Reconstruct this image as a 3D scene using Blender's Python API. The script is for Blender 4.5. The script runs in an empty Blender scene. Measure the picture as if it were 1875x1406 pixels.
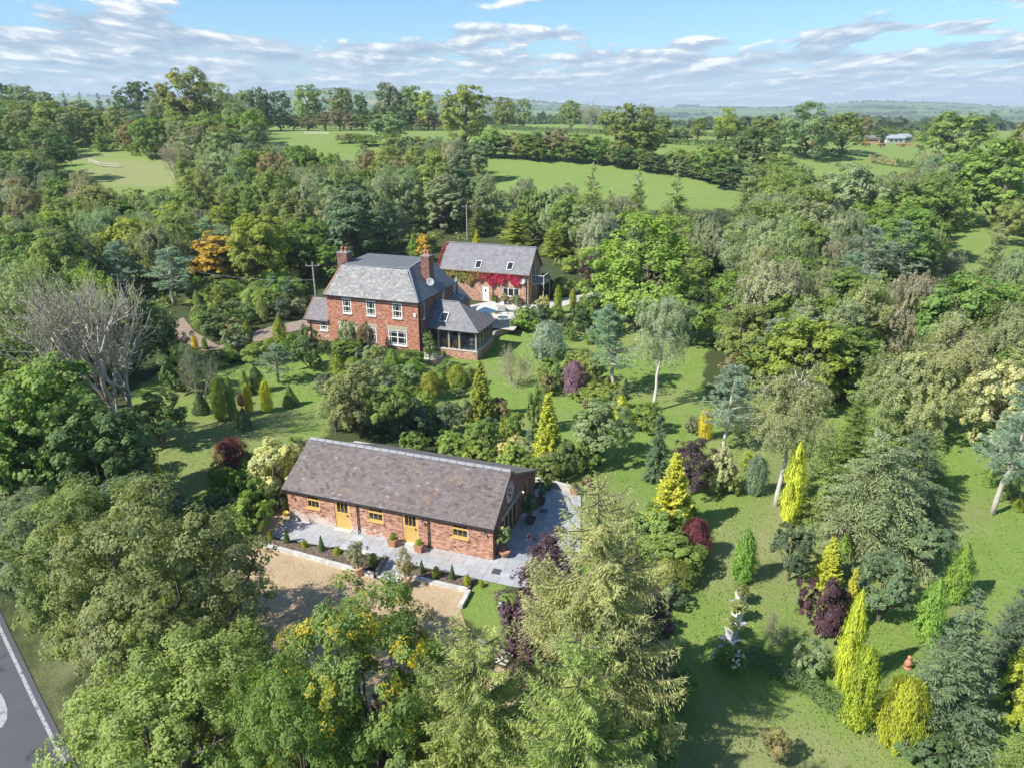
import bpy, math, random
import numpy as np
from mathutils import Vector, Matrix

R = math.radians
rnd = random.Random(7)
scene = bpy.context.scene
COL = scene.collection

# ---------------------------------------------------------------- camera, light, exposure
F_PX, CX, CY, PITCH, CAM_H = 1301.0, 937.5, 703.0, R(21.3), 24.0
cam_data = bpy.data.cameras.new('camera')
cam_data.sensor_fit = 'HORIZONTAL'
cam_data.sensor_width = 36.0
cam_data.lens = 36.0 * F_PX / 1875.0
cam_data.clip_start = 0.5
cam_data.clip_end = 30000
camera = bpy.data.objects.new('camera', cam_data)
camera.location = (0, 0, CAM_H)
camera.rotation_euler = (R(90) - PITCH, 0, 0)
COL.objects.link(camera)
scene.camera = camera

SUN_AZ, SUN_EL = R(28), R(44)          # direction the light travels on the ground, height of the sun
sun_dir = Vector((math.cos(SUN_AZ) * math.cos(SUN_EL), math.sin(SUN_AZ) * math.cos(SUN_EL), -math.sin(SUN_EL)))
sun_data = bpy.data.lights.new('sun', 'SUN')
sun_data.energy = 4.6
sun_data.angle = R(0.53)
sun_data.color = (1.0, 0.955, 0.88)
sun = bpy.data.objects.new('sun', sun_data)
sun.rotation_euler = sun_dir.to_track_quat('-Z', 'Y').to_euler()
sun.location = (-100, -60, 200)
COL.objects.link(sun)

scene.view_settings.view_transform = 'Standard'
scene.view_settings.look = 'None'
scene.view_settings.gamma = 1.0
scene.view_settings.exposure = 0.78
scene.view_settings.use_curve_mapping = False
scene.render.engine = 'CYCLES'
scene.cycles.max_bounces = 6
scene.cycles.diffuse_bounces = 3
scene.cycles.glossy_bounces = 2
scene.cycles.transmission_bounces = 4
scene.cycles.volume_bounces = 0
scene.cycles.transparent_max_bounces = 6
scene.cycles.use_denoising = True

# ---------------------------------------------------------------- node helpers
def nn(nt, typ, **kw):
    n = nt.nodes.new(typ)
    for k, v in kw.items():
        setattr(n, k, v)
    return n

def setin(nt, sock, v):
    if hasattr(v, 'is_output') or isinstance(v, bpy.types.NodeSocket):
        nt.links.new(v, sock)
    else:
        sock.default_value = v

def math_n(nt, op, a, b=0.0, c=0.0, clamp=False):
    n = nn(nt, 'ShaderNodeMath', operation=op, use_clamp=clamp)
    setin(nt, n.inputs[0], a); setin(nt, n.inputs[1], b)
    if len(n.inputs) > 2: setin(nt, n.inputs[2], c)
    return n.outputs[0]

def mixc(nt, fac, a, b, blend='MIX'):
    n = nn(nt, 'ShaderNodeMix', data_type='RGBA', blend_type=blend)
    setin(nt, n.inputs[0], fac)
    def c(v): return v if isinstance(v, bpy.types.NodeSocket) else (tuple(v) + (1,) if len(v) == 3 else v)
    setin(nt, n.inputs[6], c(a)); setin(nt, n.inputs[7], c(b))
    return n.outputs[2]

def noise(nt, vec, scale, detail=3, rough=0.55, dist=0.0):
    n = nn(nt, 'ShaderNodeTexNoise')
    n.inputs['Scale'].default_value = scale; n.inputs['Detail'].default_value = detail
    n.inputs['Roughness'].default_value = rough; n.inputs['Distortion'].default_value = dist
    if vec is not None: nt.links.new(vec, n.inputs['Vector'])
    return n.outputs['Fac']

def ramp(nt, fac, stops, interp='LINEAR'):
    n = nn(nt, 'ShaderNodeValToRGB'); cr = n.color_ramp; cr.interpolation = interp
    while len(cr.elements) < len(stops): cr.elements.new(0.5)
    for e, (p, c) in zip(cr.elements, stops):
        e.position = p; e.color = tuple(c) + (1,) if len(c) == 3 else c
    nt.links.new(fac, n.inputs[0])
    return n.outputs[0]

def sstep(nt, v, lo, hi):
    n = nn(nt, 'ShaderNodeMapRange', interpolation_type='SMOOTHSTEP')
    setin(nt, n.inputs[0], v)
    setin(nt, n.inputs[1], lo); setin(nt, n.inputs[2], hi)
    return n.outputs[0]

# ---------------------------------------------------------------- world: Nishita sky with fair-weather clouds
world = bpy.data.worlds.new('World')
scene.world = world
world.use_nodes = True
wt = world.node_tree
wt.nodes.clear()
sky = nn(wt, 'ShaderNodeTexSky', sky_type='NISHITA')
sky.sun_disc = False
sky.sun_elevation = SUN_EL
sky.sun_rotation = math.atan2(-math.cos(SUN_AZ), -math.sin(SUN_AZ)) % (2 * math.pi)
sky.air_density = 1.0; sky.dust_density = 0.25; sky.ozone_density = 1.4
tc = nn(wt, 'ShaderNodeTexCoord')
sep = nn(wt, 'ShaderNodeSeparateXYZ'); wt.links.new(tc.outputs['Generated'], sep.inputs[0])
az = math_n(wt, 'ARCTAN2', sep.outputs[0], sep.outputs[1])
el = math_n(wt, 'ARCSINE', sep.outputs[2])
elp = math_n(wt, 'MAXIMUM', math_n(wt, 'ADD', el, 0.045), 0.012)
qx = math_n(wt, 'DIVIDE', az, math_n(wt, 'ADD', math_n(wt, 'MULTIPLY', elp, 0.55), 0.085))
qy = math_n(wt, 'MULTIPLY', math_n(wt, 'LOGARITHM', elp, 2.71828), 2.5)
comb = nn(wt, 'ShaderNodeCombineXYZ'); wt.links.new(qx, comb.inputs[0]); wt.links.new(qy, comb.inputs[1]); comb.inputs[2].default_value = 3.7
wp = nn(wt, 'ShaderNodeTexNoise'); wp.inputs['Scale'].default_value = 2.2; wp.inputs['Detail'].default_value = 3; wt.links.new(comb.outputs[0], wp.inputs['Vector'])
warp = nn(wt, 'ShaderNodeVectorMath', operation='MULTIPLY_ADD'); wt.links.new(wp.outputs['Color'], warp.inputs[0]); warp.inputs[1].default_value = (.22, .22, 0); wt.links.new(comb.outputs[0], warp.inputs[2])
def puffs(vec, scale):
    """billowy value: rounded cells of two sizes over a broad noise"""
    out_ = noise(wt, vec, 1.5, 7, 0.60)
    for s_, k_ in ((2.6, .22), (6.5, .07)):
        v_ = nn(wt, 'ShaderNodeTexVoronoi', feature='F1'); v_.inputs['Scale'].default_value = s_; v_.inputs['Detail'].default_value = 0; wt.links.new(vec, v_.inputs['Vector'])
        out_ = math_n(wt, 'ADD', out_, math_n(wt, 'MULTIPLY', math_n(wt, 'SUBTRACT', .40, v_.outputs['Distance']), k_ * scale))
    return out_
cn = puffs(warp.outputs[0], 1.0)
fine = noise(wt, warp.outputs[0], 6.0, 5, 0.6)
# a few cloud masses and clear gaps where the photograph has them; cover grows towards the horizon
def blob(a0, e0, wa, we, amp):
    da = math_n(wt, 'DIVIDE', math_n(wt, 'SUBTRACT', az, R(a0)), R(wa))
    de = math_n(wt, 'DIVIDE', math_n(wt, 'SUBTRACT', el, R(e0)), R(we))
    # flat bases: a cloud falls off faster below its middle than above
    s = math_n(wt, 'ADD', math_n(wt, 'MULTIPLY', da, da), math_n(wt, 'MULTIPLY', de, de))
    g = math_n(wt, 'POWER', 2.718, math_n(wt, 'MULTIPLY', s, -1.0))
    return math_n(wt, 'MULTIPLY', g, amp)
CLOUDS = [(-26, 5.3, 4.6, 1.0, .34), (-21.5, 4.3, 6.0, 0.6, .20), (-1.2, 5.05, 3.6, 0.62, .40), (3.6, 4.9, 2.4, .40, .24), (-34, 4.2, 4, .5, .22), (33, 6.2, 3.2, .32, .34), (38, 6.6, 4, .5, .3), (25, 4.8, 5.0, .22, .22), (14, 4.2, 2.2, .42, .26), (9, 3.2, 4, .35, .2),
          (5, 7.1, 3.5, .13, .30), (-34, 6.8, 2.5, .2, .28), (-8, 3.8, 4, .5, .16), (38, 4.2, 5, .4, .24), (-12, 3.0, 4, .3, .14), (20, 3.1, 6, .3, .16), (31, 3.0, 5, .3, .18),
          (12, 6.0, 6, .8, -.30), (-12.5, 6.0, 5.0, 1.0, -.36), (23, 6.2, 4.5, .6, -.24), (29, 4.0, 3.0, .25, -.20), (-34, 5.6, 2.6, .3, -.22), (1, 2.6, 3, .12, -.12)]
cover = math_n(wt, 'MULTIPLY', sstep(wt, el, R(5.6), R(2.8)), 0.25)
for b in CLOUDS:
    cover = math_n(wt, 'ADD', cover, blob(*b))
dens = math_n(wt, 'ADD', math_n(wt, 'ADD', cn, math_n(wt, 'MULTIPLY', math_n(wt, 'SUBTRACT', fine, 0.5), 0.16)), cover)
mask = math_n(wt, 'MAXIMUM', sstep(wt, dens, 0.55, 0.68), math_n(wt, 'MULTIPLY', sstep(wt, el, R(4.2), R(1.2)), .72))
# sunlit tops, bluish grey bases: compare the cloud with itself a little higher up and towards the sun
comb2 = nn(wt, 'ShaderNodeVectorMath', operation='ADD'); wt.links.new(warp.outputs[0], comb2.inputs[0]); comb2.inputs[1].default_value = (-.05, .13, 0)
cnu = puffs(comb2.outputs[0], 1.0)
lit = math_n(wt, 'ADD', 0.50, math_n(wt, 'MULTIPLY', math_n(wt, 'SUBTRACT', cn, cnu), 2.7))
for b in ((-26, 6.2, 4.0, .55, .38), (-1.5, 5.5, 3.6, .42, .50), (3.8, 5.3, 2.2, .3, .4), (-24, 4.2, 6, .45, -.22), (0, 4.55, 5, .25, -.12), (14, 4.6, 2, .3, .35)):
    lit = math_n(wt, 'ADD', lit, blob(*b))
lit = math_n(wt, 'ADD', lit, math_n(wt, 'MULTIPLY', math_n(wt, 'SUBTRACT', fine, 0.5), 0.9), clamp=True)
cloudc = ramp(wt, lit, [(0.0, (0.34, 0.47, 0.63)), (0.35, (0.46, 0.58, 0.73)), (0.62, (0.66, 0.76, 0.87)), (0.82, (0.98, 1.0, 1.03)), (1.0, (1.25, 1.25, 1.25))])
bg = nn(wt, 'ShaderNodeBackground'); bg.inputs['Strength'].default_value = 0.095
wt.links.new(mixc(wt, 1.0, sky.outputs[0], (0.56, 0.82, 1.04), 'MULTIPLY'), bg.inputs['Color'])
bg2 = nn(wt, 'ShaderNodeBackground'); bg2.inputs['Strength'].default_value = 0.57
wt.links.new(cloudc, bg2.inputs['Color'])
mx = nn(wt, 'ShaderNodeMixShader')
wt.links.new(math_n(wt, 'MULTIPLY', mask, 0.93), mx.inputs[0]); wt.links.new(bg.outputs[0], mx.inputs[1]); wt.links.new(bg2.outputs[0], mx.inputs[2])
wout = nn(wt, 'ShaderNodeOutputWorld'); wt.links.new(mx.outputs[0], wout.inputs['Surface'])

# ---------------------------------------------------------------- terrain
def S(x, a, b):
    t = np.clip((np.asarray(x, float) - a) / (b - a), 0, 1)
    return t * t * (3 - 2 * t)

def hnoise(x, y, s, k=0):
    x = np.asarray(x, float) / s; y = np.asarray(y, float) / s
    return (np.sin(x * 1.3 + 1.7 * k + 0.9 * np.sin(y * 1.1 + k)) + np.sin(y * 1.7 - 0.6 * x + 2.1 * k) + 0.6 * np.sin(2.9 * x + 2.3 * y + k)) / 2.6

HILLS = [(-40, 1.0), (-34, 1.15), (-30, 1.15), (-25, 0.9), (-20, 1.35), (-16, 1.55), (-12.5, 1.62), (-9, 1.45), (-5, 1.25), (-1, 0.92), (3, 0.70), (7, 0.35), (11, 0.35), (15, 0.32), (19, 0.28), (22, 0.42), (25, 0.60), (29, 0.55), (33, 0.30), (36, 0.38), (42, 0.6)]
def terrain(x, y):
    x = np.asarray(x, float); y = np.asarray(y, float)
    right = S(x, 30, 160)
    plateau = 14.0 - 4.0 * right
    z = plateau * S(y, 105 + 25 * right, 262)
    z = z + 0.35 * hnoise(x, y, 17) * S(y, 110, 170)
    z = z - 0.95 * S(x, -9.2, -5.5) * (1 - S(x, 24, 42)) * S(y, 41, 49) * (1 - S(y, 77, 86))
    z = z - (plateau + 14) * S(y, 430, 1000)
    far = S(y, 1500, 5200)
    azd = np.degrees(np.arctan2(x, np.maximum(y, 1.0)))
    elv = np.interp(azd, [h[0] for h in HILLS], [h[1] for h in HILLS]) * .92 - 0.36
    crest = 24 + np.tan(np.radians(elv)) * 5200 + 14
    z = z + far * crest * (1 - 0.5 * S(y, 5600, 9000)) + 16 * hnoise(x, y, 620, 2) * S(y, 1100, 2200) * (1 - S(y, 4300, 5200)) + 3 * hnoise(x, y, 190, 1) * S(y, 1100, 2500)
    return z

def ray(px, py):
    u = (px - CX) / F_PX; v = (py - CY) / F_PX
    return (u, math.cos(PITCH) - v * math.sin(PITCH), -math.sin(PITCH) - v * math.cos(PITCH))

_D = np.concatenate([np.linspace(12, 120, 400), np.geomspace(121, 7000, 900)])
def at(px, py):
    """ground point seen at a pixel of the 1875 x 1406 photograph"""
    r = ray(px, py)
    t = _D / r[1]
    g = CAM_H + r[2] * t - terrain(r[0] * t, _D)
    i = int(np.argmax(g < 0)) or len(_D) - 1
    a = g[i - 1] / (g[i - 1] - g[i]) if g[i - 1] > g[i] else 0
    Y = _D[i - 1] + a * (_D[i] - _D[i - 1])
    X = r[0] / r[1] * Y
    return Vector((X, Y, float(terrain(X, Y))))

def at_z(px, py, z=0.0):
    r = ray(px, py); t = (z - CAM_H) / r[2]
    return Vector((r[0] * t, r[1] * t, z))

def tree_spot(xm, yb, yt, wpx):
    """foot, height and width in metres of an upright thing seen from row yb up to row yt"""
    ym = (yb + yt) / 2
    xb = CX + (xm - CX) * (4035 - yb) / (4035 - ym)
    g = at(xb, yb)
    r = ray(xm, yt)
    h = CAM_H + r[2] * g.y / r[1] - g.z
    zc = g.y * math.cos(PITCH) - (g.z + h * .5 - CAM_H) * math.sin(PITCH)
    return g, max(h, 0.2), wpx * zc / F_PX

# ---------------------------------------------------------------- materials
MATS = {}
def new_mat(name):
    m = bpy.data.materials.new(name); m.use_nodes = True
    nt = m.node_tree; nt.nodes.clear()
    out = nn(nt, 'ShaderNodeOutputMaterial')
    MATS[name] = m
    return m, nt, out

def pbr(name, color, rough=0.7, metal=0.0, var=0.15, nscale=6.0, bump=0.0, bscale=40.0, tone=False, spec=0.5, dirt=None):
    """painted / stone / wood stock with noise wear; tone uses the per-face attribute"""
    m, nt, out = new_mat(name)
    p = nn(nt, 'ShaderNodeBsdfPrincipled')
    t = nn(nt, 'ShaderNodeTexCoord')
    n1 = noise(nt, t.outputs['Object'], nscale, 4)
    lo = tuple(c * (1 - var) for c in color); hi = tuple(min(1, c * (1 + var)) for c in color)
    c = mixc(nt, n1, lo, hi)
    if tone:
        a = nn(nt, 'ShaderNodeAttribute', attribute_name='tone')
        c = mixc(nt, a.outputs['Fac'], mixc(nt, 1.0, c, (0.62, 0.60, 0.62), 'MULTIPLY'), mixc(nt, 1.0, c, (1.4, 1.36, 1.3), 'MULTIPLY'))
    if dirt:
        n2 = noise(nt, t.outputs['Object'], dirt[1], 5, 0.65)
        c = mixc(nt, sstep(nt, n2, dirt[2], dirt[2] + 0.14), c, dirt[0])
    nt.links.new(c, p.inputs['Base Color'])
    p.inputs['Roughness'].default_value = rough; p.inputs['Metallic'].default_value = metal
    p.inputs['Specular IOR Level'].default_value = spec
    if bump:
        b = nn(nt, 'ShaderNodeBump'); b.inputs['Strength'].default_value = bump; b.inputs['Distance'].default_value = 0.02
        nt.links.new(noise(nt, t.outputs['Object'], bscale, 4), b.inputs['Height']); nt.links.new(b.outputs[0], p.inputs['Normal'])
    nt.links.new(p.outputs[0], out.inputs[0])
    return m

def foliage_mat(name, transl=0.32, gloss=0.05, accent=(0.60, 0.46, 0.04)):
    """leaf colour comes from the object's own colour; tone varies it leaf by leaf; the alpha says which share has turned"""
    m, nt, out = new_mat(name)
    oi = nn(nt, 'ShaderNodeObjectInfo')
    a = nn(nt, 'ShaderNodeAttribute', attribute_name='tone')
    b = nn(nt, 'ShaderNodeAttribute', attribute_name='clump')
    v = math_n(nt, 'ADD', math_n(nt, 'MULTIPLY', a.outputs['Fac'], 0.55), math_n(nt, 'MULTIPLY', b.outputs['Fac'], 0.45))
    g = math_n(nt, 'MULTIPLY', math_n(nt, 'ADD', math_n(nt, 'MULTIPLY', v, .80), 0.66), 2.6)
    cg = nn(nt, 'ShaderNodeCombineColor'); [nt.links.new(g, cg.inputs[i]) for i in range(3)]
    c = mixc(nt, 1.0, oi.outputs['Color'], cg.outputs[0], 'MULTIPLY')
    c = mixc(nt, math_n(nt, 'MULTIPLY', b.outputs['Fac'], 0.7), c, mixc(nt, 1.0, c, (1.16, 1.10, 0.72), 'MULTIPLY'))
    turn = math_n(nt, 'GREATER_THAN', math_n(nt, 'ADD', math_n(nt, 'MULTIPLY', b.outputs['Fac'], 0.72), math_n(nt, 'MULTIPLY', a.outputs['Fac'], 0.28)), oi.outputs['Alpha'])
    c = mixc(nt, turn, c, accent)
    d = nn(nt, 'ShaderNodeBsdfDiffuse'); nt.links.new(c, d.inputs[0])
    tr = nn(nt, 'ShaderNodeBsdfTranslucent'); nt.links.new(mixc(nt, 1.0, c, (1.25, 1.35, 0.7), 'MULTIPLY'), tr.inputs[0])
    gl = nn(nt, 'ShaderNodeBsdfGlossy'); gl.inputs['Roughness'].default_value = 0.6; gl.inputs[0].default_value = (.9, .95, 1, 1)
    m1 = nn(nt, 'ShaderNodeMixShader'); m1.inputs[0].default_value = transl
    nt.links.new(d.outputs[0], m1.inputs[1]); nt.links.new(tr.outputs[0], m1.inputs[2])
    m2 = nn(nt, 'ShaderNodeMixShader'); m2.inputs[0].default_value = gloss
    nt.links.new(m1.outputs[0], m2.inputs[1]); nt.links.new(gl.outputs[0], m2.inputs[2])
    nt.links.new(m2.outputs[0], out.inputs[0])
    return m

foliage_mat('leaves', 0.42, .012)
foliage_mat('needles', 0.34, 0.012)
foliage_mat('turning_leaves', 0.4, 0.012, (0.34, 0.06, 0.02))
pbr('bark', (0.13, 0.105, 0.08), 0.9, var=0.4, nscale=3, bump=0.6, bscale=14)
pbr('birch_bark', (0.55, 0.52, 0.47), 0.8, var=0.2, nscale=4, dirt=((0.06, 0.05, 0.045), 3.0, 0.56))
pbr('pale_bark', (0.46, 0.41, 0.34), 0.85, var=0.3, nscale=3)
pbr('red_bark', (0.24, 0.15, 0.10), 0.9, var=0.3, nscale=3)

# ---------------------------------------------------------------- mesh builders
class MB:
    def __init__(self): self.v = []; self.f = []; self.t = []
    def face(self, idx, tone=0.5): self.f.append(idx); self.t.append(tone)
    def add(self, vs, fs, tone=0.5):
        k = len(self.v); self.v.extend(vs)
        for f in fs: self.f.append([k + i for i in f]); self.t.append(tone)
    def box(self, x0, x1, y0, y1, z0, z1, tone=0.5):
        self.add([(x0, y0, z0), (x1, y0, z0), (x1, y1, z0), (x0, y1, z0), (x0, y0, z1), (x1, y0, z1), (x1, y1, z1), (x0, y1, z1)],
                 [(0, 3, 2, 1), (4, 5, 6, 7), (0, 1, 5, 4), (1, 2, 6, 5), (2, 3, 7, 6), (3, 0, 4, 7)], tone)
    def obox(self, c, ax, ay, az_, tone=0.5):
        """box about c with half-axis vectors"""
        c = Vector(c); ax = Vector(ax); ay = Vector(ay); az_ = Vector(az_)
        vs = [tuple(c + sx * ax + sy * ay + sz * az_) for sz in (-1, 1) for sx, sy in ((-1, -1), (1, -1), (1, 1), (-1, 1))]
        self.add(vs, [(0, 3, 2, 1), (4, 5, 6, 7), (0, 1, 5, 4), (1, 2, 6, 5), (2, 3, 7, 6), (3, 0, 4, 7)], tone)
    def bar(self, a, b, w, d=None, tone=0.5):
        """square bar from a to b"""
        a = Vector(a); b = Vector(b); t = (b - a); L = t.length
        if L < 1e-6: return
        t.normalize(); up = Vector((0, 0, 1)) if abs(t.z) < 0.9 else Vector((1, 0, 0))
        s = t.cross(up).normalized(); q = s.cross(t)
        self.obox((a + b) / 2, t * L / 2, s * w / 2, q * (d or w) / 2, tone)
    def prism(self, bottom, top, tone=0.5):
        n = len(bottom)
        self.add([tuple(p) for p in bottom] + [tuple(p) for p in top],
                 [tuple(reversed(range(n))), tuple(range(n, 2 * n))] + [(i, (i + 1) % n, n + (i + 1) % n, n + i) for i in range(n)], tone)
    def lathe(self, prof, c=(0, 0, 0), n=16, tone=0.5, close=True):
        vs = []; fs = []
        for r, z in prof:
            for i in range(n):
                a = 2 * math.pi * i / n
                vs.append((c[0] + r * math.cos(a), c[1] + r * math.sin(a), c[2] + z))
        for j in range(len(prof) - 1):
            for i in range(n):
                fs.append((j * n + i, j * n + (i + 1) % n, (j + 1) * n + (i + 1) % n, (j + 1) * n + i))
        if close: fs.append(tuple(reversed(range(n)))); fs.append(tuple(range((len(prof) - 1) * n, len(prof) * n)))
        self.add(vs, fs, tone)
    def tube(self, pts, rad, n=6, tone=0.5):
        pts = [Vector(p) for p in pts]; vs = []; fs = []
        prev = None
        for k, p in enumerate(pts):
            t = (pts[min(k + 1, len(pts) - 1)] - pts[max(k - 1, 0)])
            if t.length < 1e-9: t = Vector((0, 0, 1))
            t.normalize()
            if prev is None:
                up = Vector((1, 0, 0)) if abs(t.x) < 0.8 else Vector((0, 1, 0))
                s = t.cross(up).normalized()
            else:
                s = (prev - t * prev.dot(t))
                s = s.normalized() if s.length > 1e-6 else t.cross(Vector((1, 0, 0))).normalized()
            prev = s; q = t.cross(s)
            r = rad[k] if isinstance(rad, (list, tuple)) else rad
            for i in range(n):
                a = 2 * math.pi * i / n
                vs.append(tuple(p + (s * math.cos(a) + q * math.sin(a)) * r))
        for j in range(len(pts) - 1):
            for i in range(n):
                fs.append((j * n + i, j * n + (i + 1) % n, (j + 1) * n + (i + 1) % n, (j + 1) * n + i))
        fs.append(tuple(reversed(range(n)))); fs.append(tuple(range((len(pts) - 1) * n, len(pts) * n)))
        self.add(vs, fs, tone)
    def mesh(self, name, mat, smooth=False):
        me = bpy.data.meshes.new(name)
        me.from_pydata([tuple(p) for p in self.v], [], self.f)
        me.materials.append(MATS[mat] if isinstance(mat, str) else mat)
        at_ = me.attributes.new('tone', 'FLOAT', 'FACE')
        at_.data.foreach_set('value', np.array(self.t, np.float32))
        if smooth: me.polygons.foreach_set('use_smooth', [True] * len(me.polygons))
        return me
    def build(self, name, mat, parent=None, smooth=False, loc=None):
        return link(name, self.mesh(name, mat, smooth), parent, loc)

def link(name, me, parent=None, loc=None):
    o = bpy.data.objects.new(name, me); COL.objects.link(o)
    if parent is not None: o.parent = parent
    if loc is not None: o.location = loc
    return o

def tag(o, label=None, cat=None, group=None, kind=None):
    if label: o['label'] = label
    if cat: o['category'] = cat
    if group: o['group'] = group
    if kind: o['kind'] = kind
    return o

def empty(name, loc, rz=0.0):
    o = bpy.data.objects.new(name, None); COL.objects.link(o)
    o.location = loc; o.rotation_euler = (0, 0, rz); o.empty_display_size = 0.3
    return o

def quads_mesh(name, V, mat, tone, clump):
    """V: (n,4,3) array of quads"""
    n = len(V)
    me = bpy.data.meshes.new(name)
    me.vertices.add(4 * n); me.vertices.foreach_set('co', V.reshape(-1).astype(np.float32))
    me.loops.add(4 * n); me.loops.foreach_set('vertex_index', np.arange(4 * n, dtype=np.int32))
    me.polygons.add(n); me.polygons.foreach_set('loop_start', np.arange(0, 4 * n, 4, dtype=np.int32))
    me.polygons.foreach_set('loop_total', np.full(n, 4, np.int32))
    me.update(calc_edges=True)
    me.materials.append(MATS[mat])
    for nm, arr in (('tone', tone), ('clump', clump)):
        a = me.attributes.new(nm, 'FLOAT', 'FACE'); a.data.foreach_set('value', np.asarray(arr, np.float32))
    return me

def unit(a):
    return a / np.maximum(np.linalg.norm(a, axis=-1, keepdims=True), 1e-9)

def rdirs(g, n):
    return unit(g.normal(size=(n, 3)))

def leaves(P, N, U, w, l):
    """diamond leaves: centre, normal, long axis, width, length"""
    N = unit(N); T = unit(U - N * np.sum(U * N, axis=1, keepdims=True)); B = np.cross(N, T)
    w = np.broadcast_to(np.asarray(w, float), (len(P),))[:, None] / 2; l = np.broadcast_to(np.asarray(l, float), (len(P),))[:, None] / 2
    return np.stack([P - T * l, P + B * w - T * l * .15, P + T * l, P - B * w - T * l * .15], axis=1)
# ---------------------------------------------------------------- tree prototypes (mesh data shared by all alike trees)
PROTO = {}
def limb(mb, a, b, r0, r1, g, n=5, wob=0.08, sag=0.0, sides=6):
    a = np.array(a, float); b = np.array(b, float); L = np.linalg.norm(b - a)
    pts = []; rad = []
    for i in range(n + 1):
        t = i / n
        p = a + (b - a) * t + g.normal(size=3) * wob * L * math.sin(math.pi * t) * 0.5
        p[2] += sag * L * math.sin(math.pi * t)
        pts.append(p); rad.append(r0 + (r1 - r0) * t)
    mb.tube(pts, rad, sides)
    return pts

def broadleaf(seed, H=10., Rr=4., base=0.2, nc=70, nl=20000, leaf=0.2, crs=(0.2, 0.34), top=1.0, open_=0.0, bark='bark', sprays=10, flat=0.72, power=2.2):
    g = np.random.default_rng(seed)
    lob = [(g.integers(1, 5), g.uniform(0, 6.28), g.uniform(.05, .17)) for _ in range(5)]
    cz = H * (1 + base) / 2; hz = H * (1 - base) / 2
    cen = []
    while len(cen) < nc:
        d = rdirs(g, 1)[0]
        if d[2] < -0.82: continue
        k = g.uniform(0.45, 0.9) ** 0.8
        a = math.atan2(d[1], d[0])
        m = 1 + sum(am * math.cos(f * a + ph + 1.5 * d[2]) for f, ph, am in lob)
        s = (abs(d[0]) ** power + abs(d[1]) ** power + abs(d[2]) ** power) ** (-1 / power)
        r = Rr * m * k * s
        z = cz + hz * k * d[2] * s * (1 + 0.12 * g.normal())
        if z < H * max(base * .8, .05): continue
        if d[2] > 0: r *= (1 - (1 - top) * d[2])
        cen.append((d[0] * r, d[1] * r, min(z, H * .93), g.uniform(*crs) * Rr))
    cen = np.array(cen)
    w = cen[:, 3] ** 2; w /= w.sum()
    ci = g.choice(len(cen), nl, p=w)
    spr = rdirs(g, nc * sprays).reshape(nc, sprays, 3)
    out = unit(cen[:, :3] - np.array([0, 0, H * base])); out[:, 2] = np.abs(out[:, 2]) * .6 + 0.25; out = unit(out)
    spr = unit(spr + out[:, None, :] * 0.55)
    si = g.integers(0, sprays, nl)
    sd = spr[ci, si]
    rc = cen[ci, 3][:, None]
    sz = g.uniform(.6, 1.15, (nc, sprays))[ci, si][:, None]
    P = cen[ci, :3] + sd * rc * 0.74 * np.array([1, 1, flat]) + rdirs(g, nl) * rc * 0.36 * sz * g.uniform(.5, 1, (nl, 1)) ** .5 * np.array([1, 1, flat])
    N = sd * 0.9 + out[ci] * .6 + rdirs(g, nl) * 0.55 + np.array([0, 0, .35])
    s = leaf * g.uniform(.65, 1.3, nl)
    V = leaves(P, N, rdirs(g, nl) + np.array([0, 0, -.4]), s * .75, s)
    ct = g.uniform(0, 1, nc)
    stt = g.uniform(0, 1, (nc, sprays))
    clump = 0.55 * ct[ci] + 0.45 * stt[ci, si]
    tr = MB()
    lean = g.normal(size=2) * H * .015
    tp = limb(tr, (0, 0, -0.4), (lean[0], lean[1], H * 0.62), Rr * .085, Rr * .03, g, 6, .04, sides=8)
    for i in g.choice(nc, min(nc, 22), replace=False):
        c = cen[i]; t = g.uniform(.25, .85)
        k = int(t * (len(tp) - 1)); a = tp[k]
        limb(tr, a, c[:3], Rr * .035 * (1 - t * .5), Rr * .008, g, 4, .12, sag=-.05, sides=5)
    return [('trunk', tr, bark)], ('crown', V, 'leaves', g.uniform(0, 1, nl), clump), H, Rr

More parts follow.
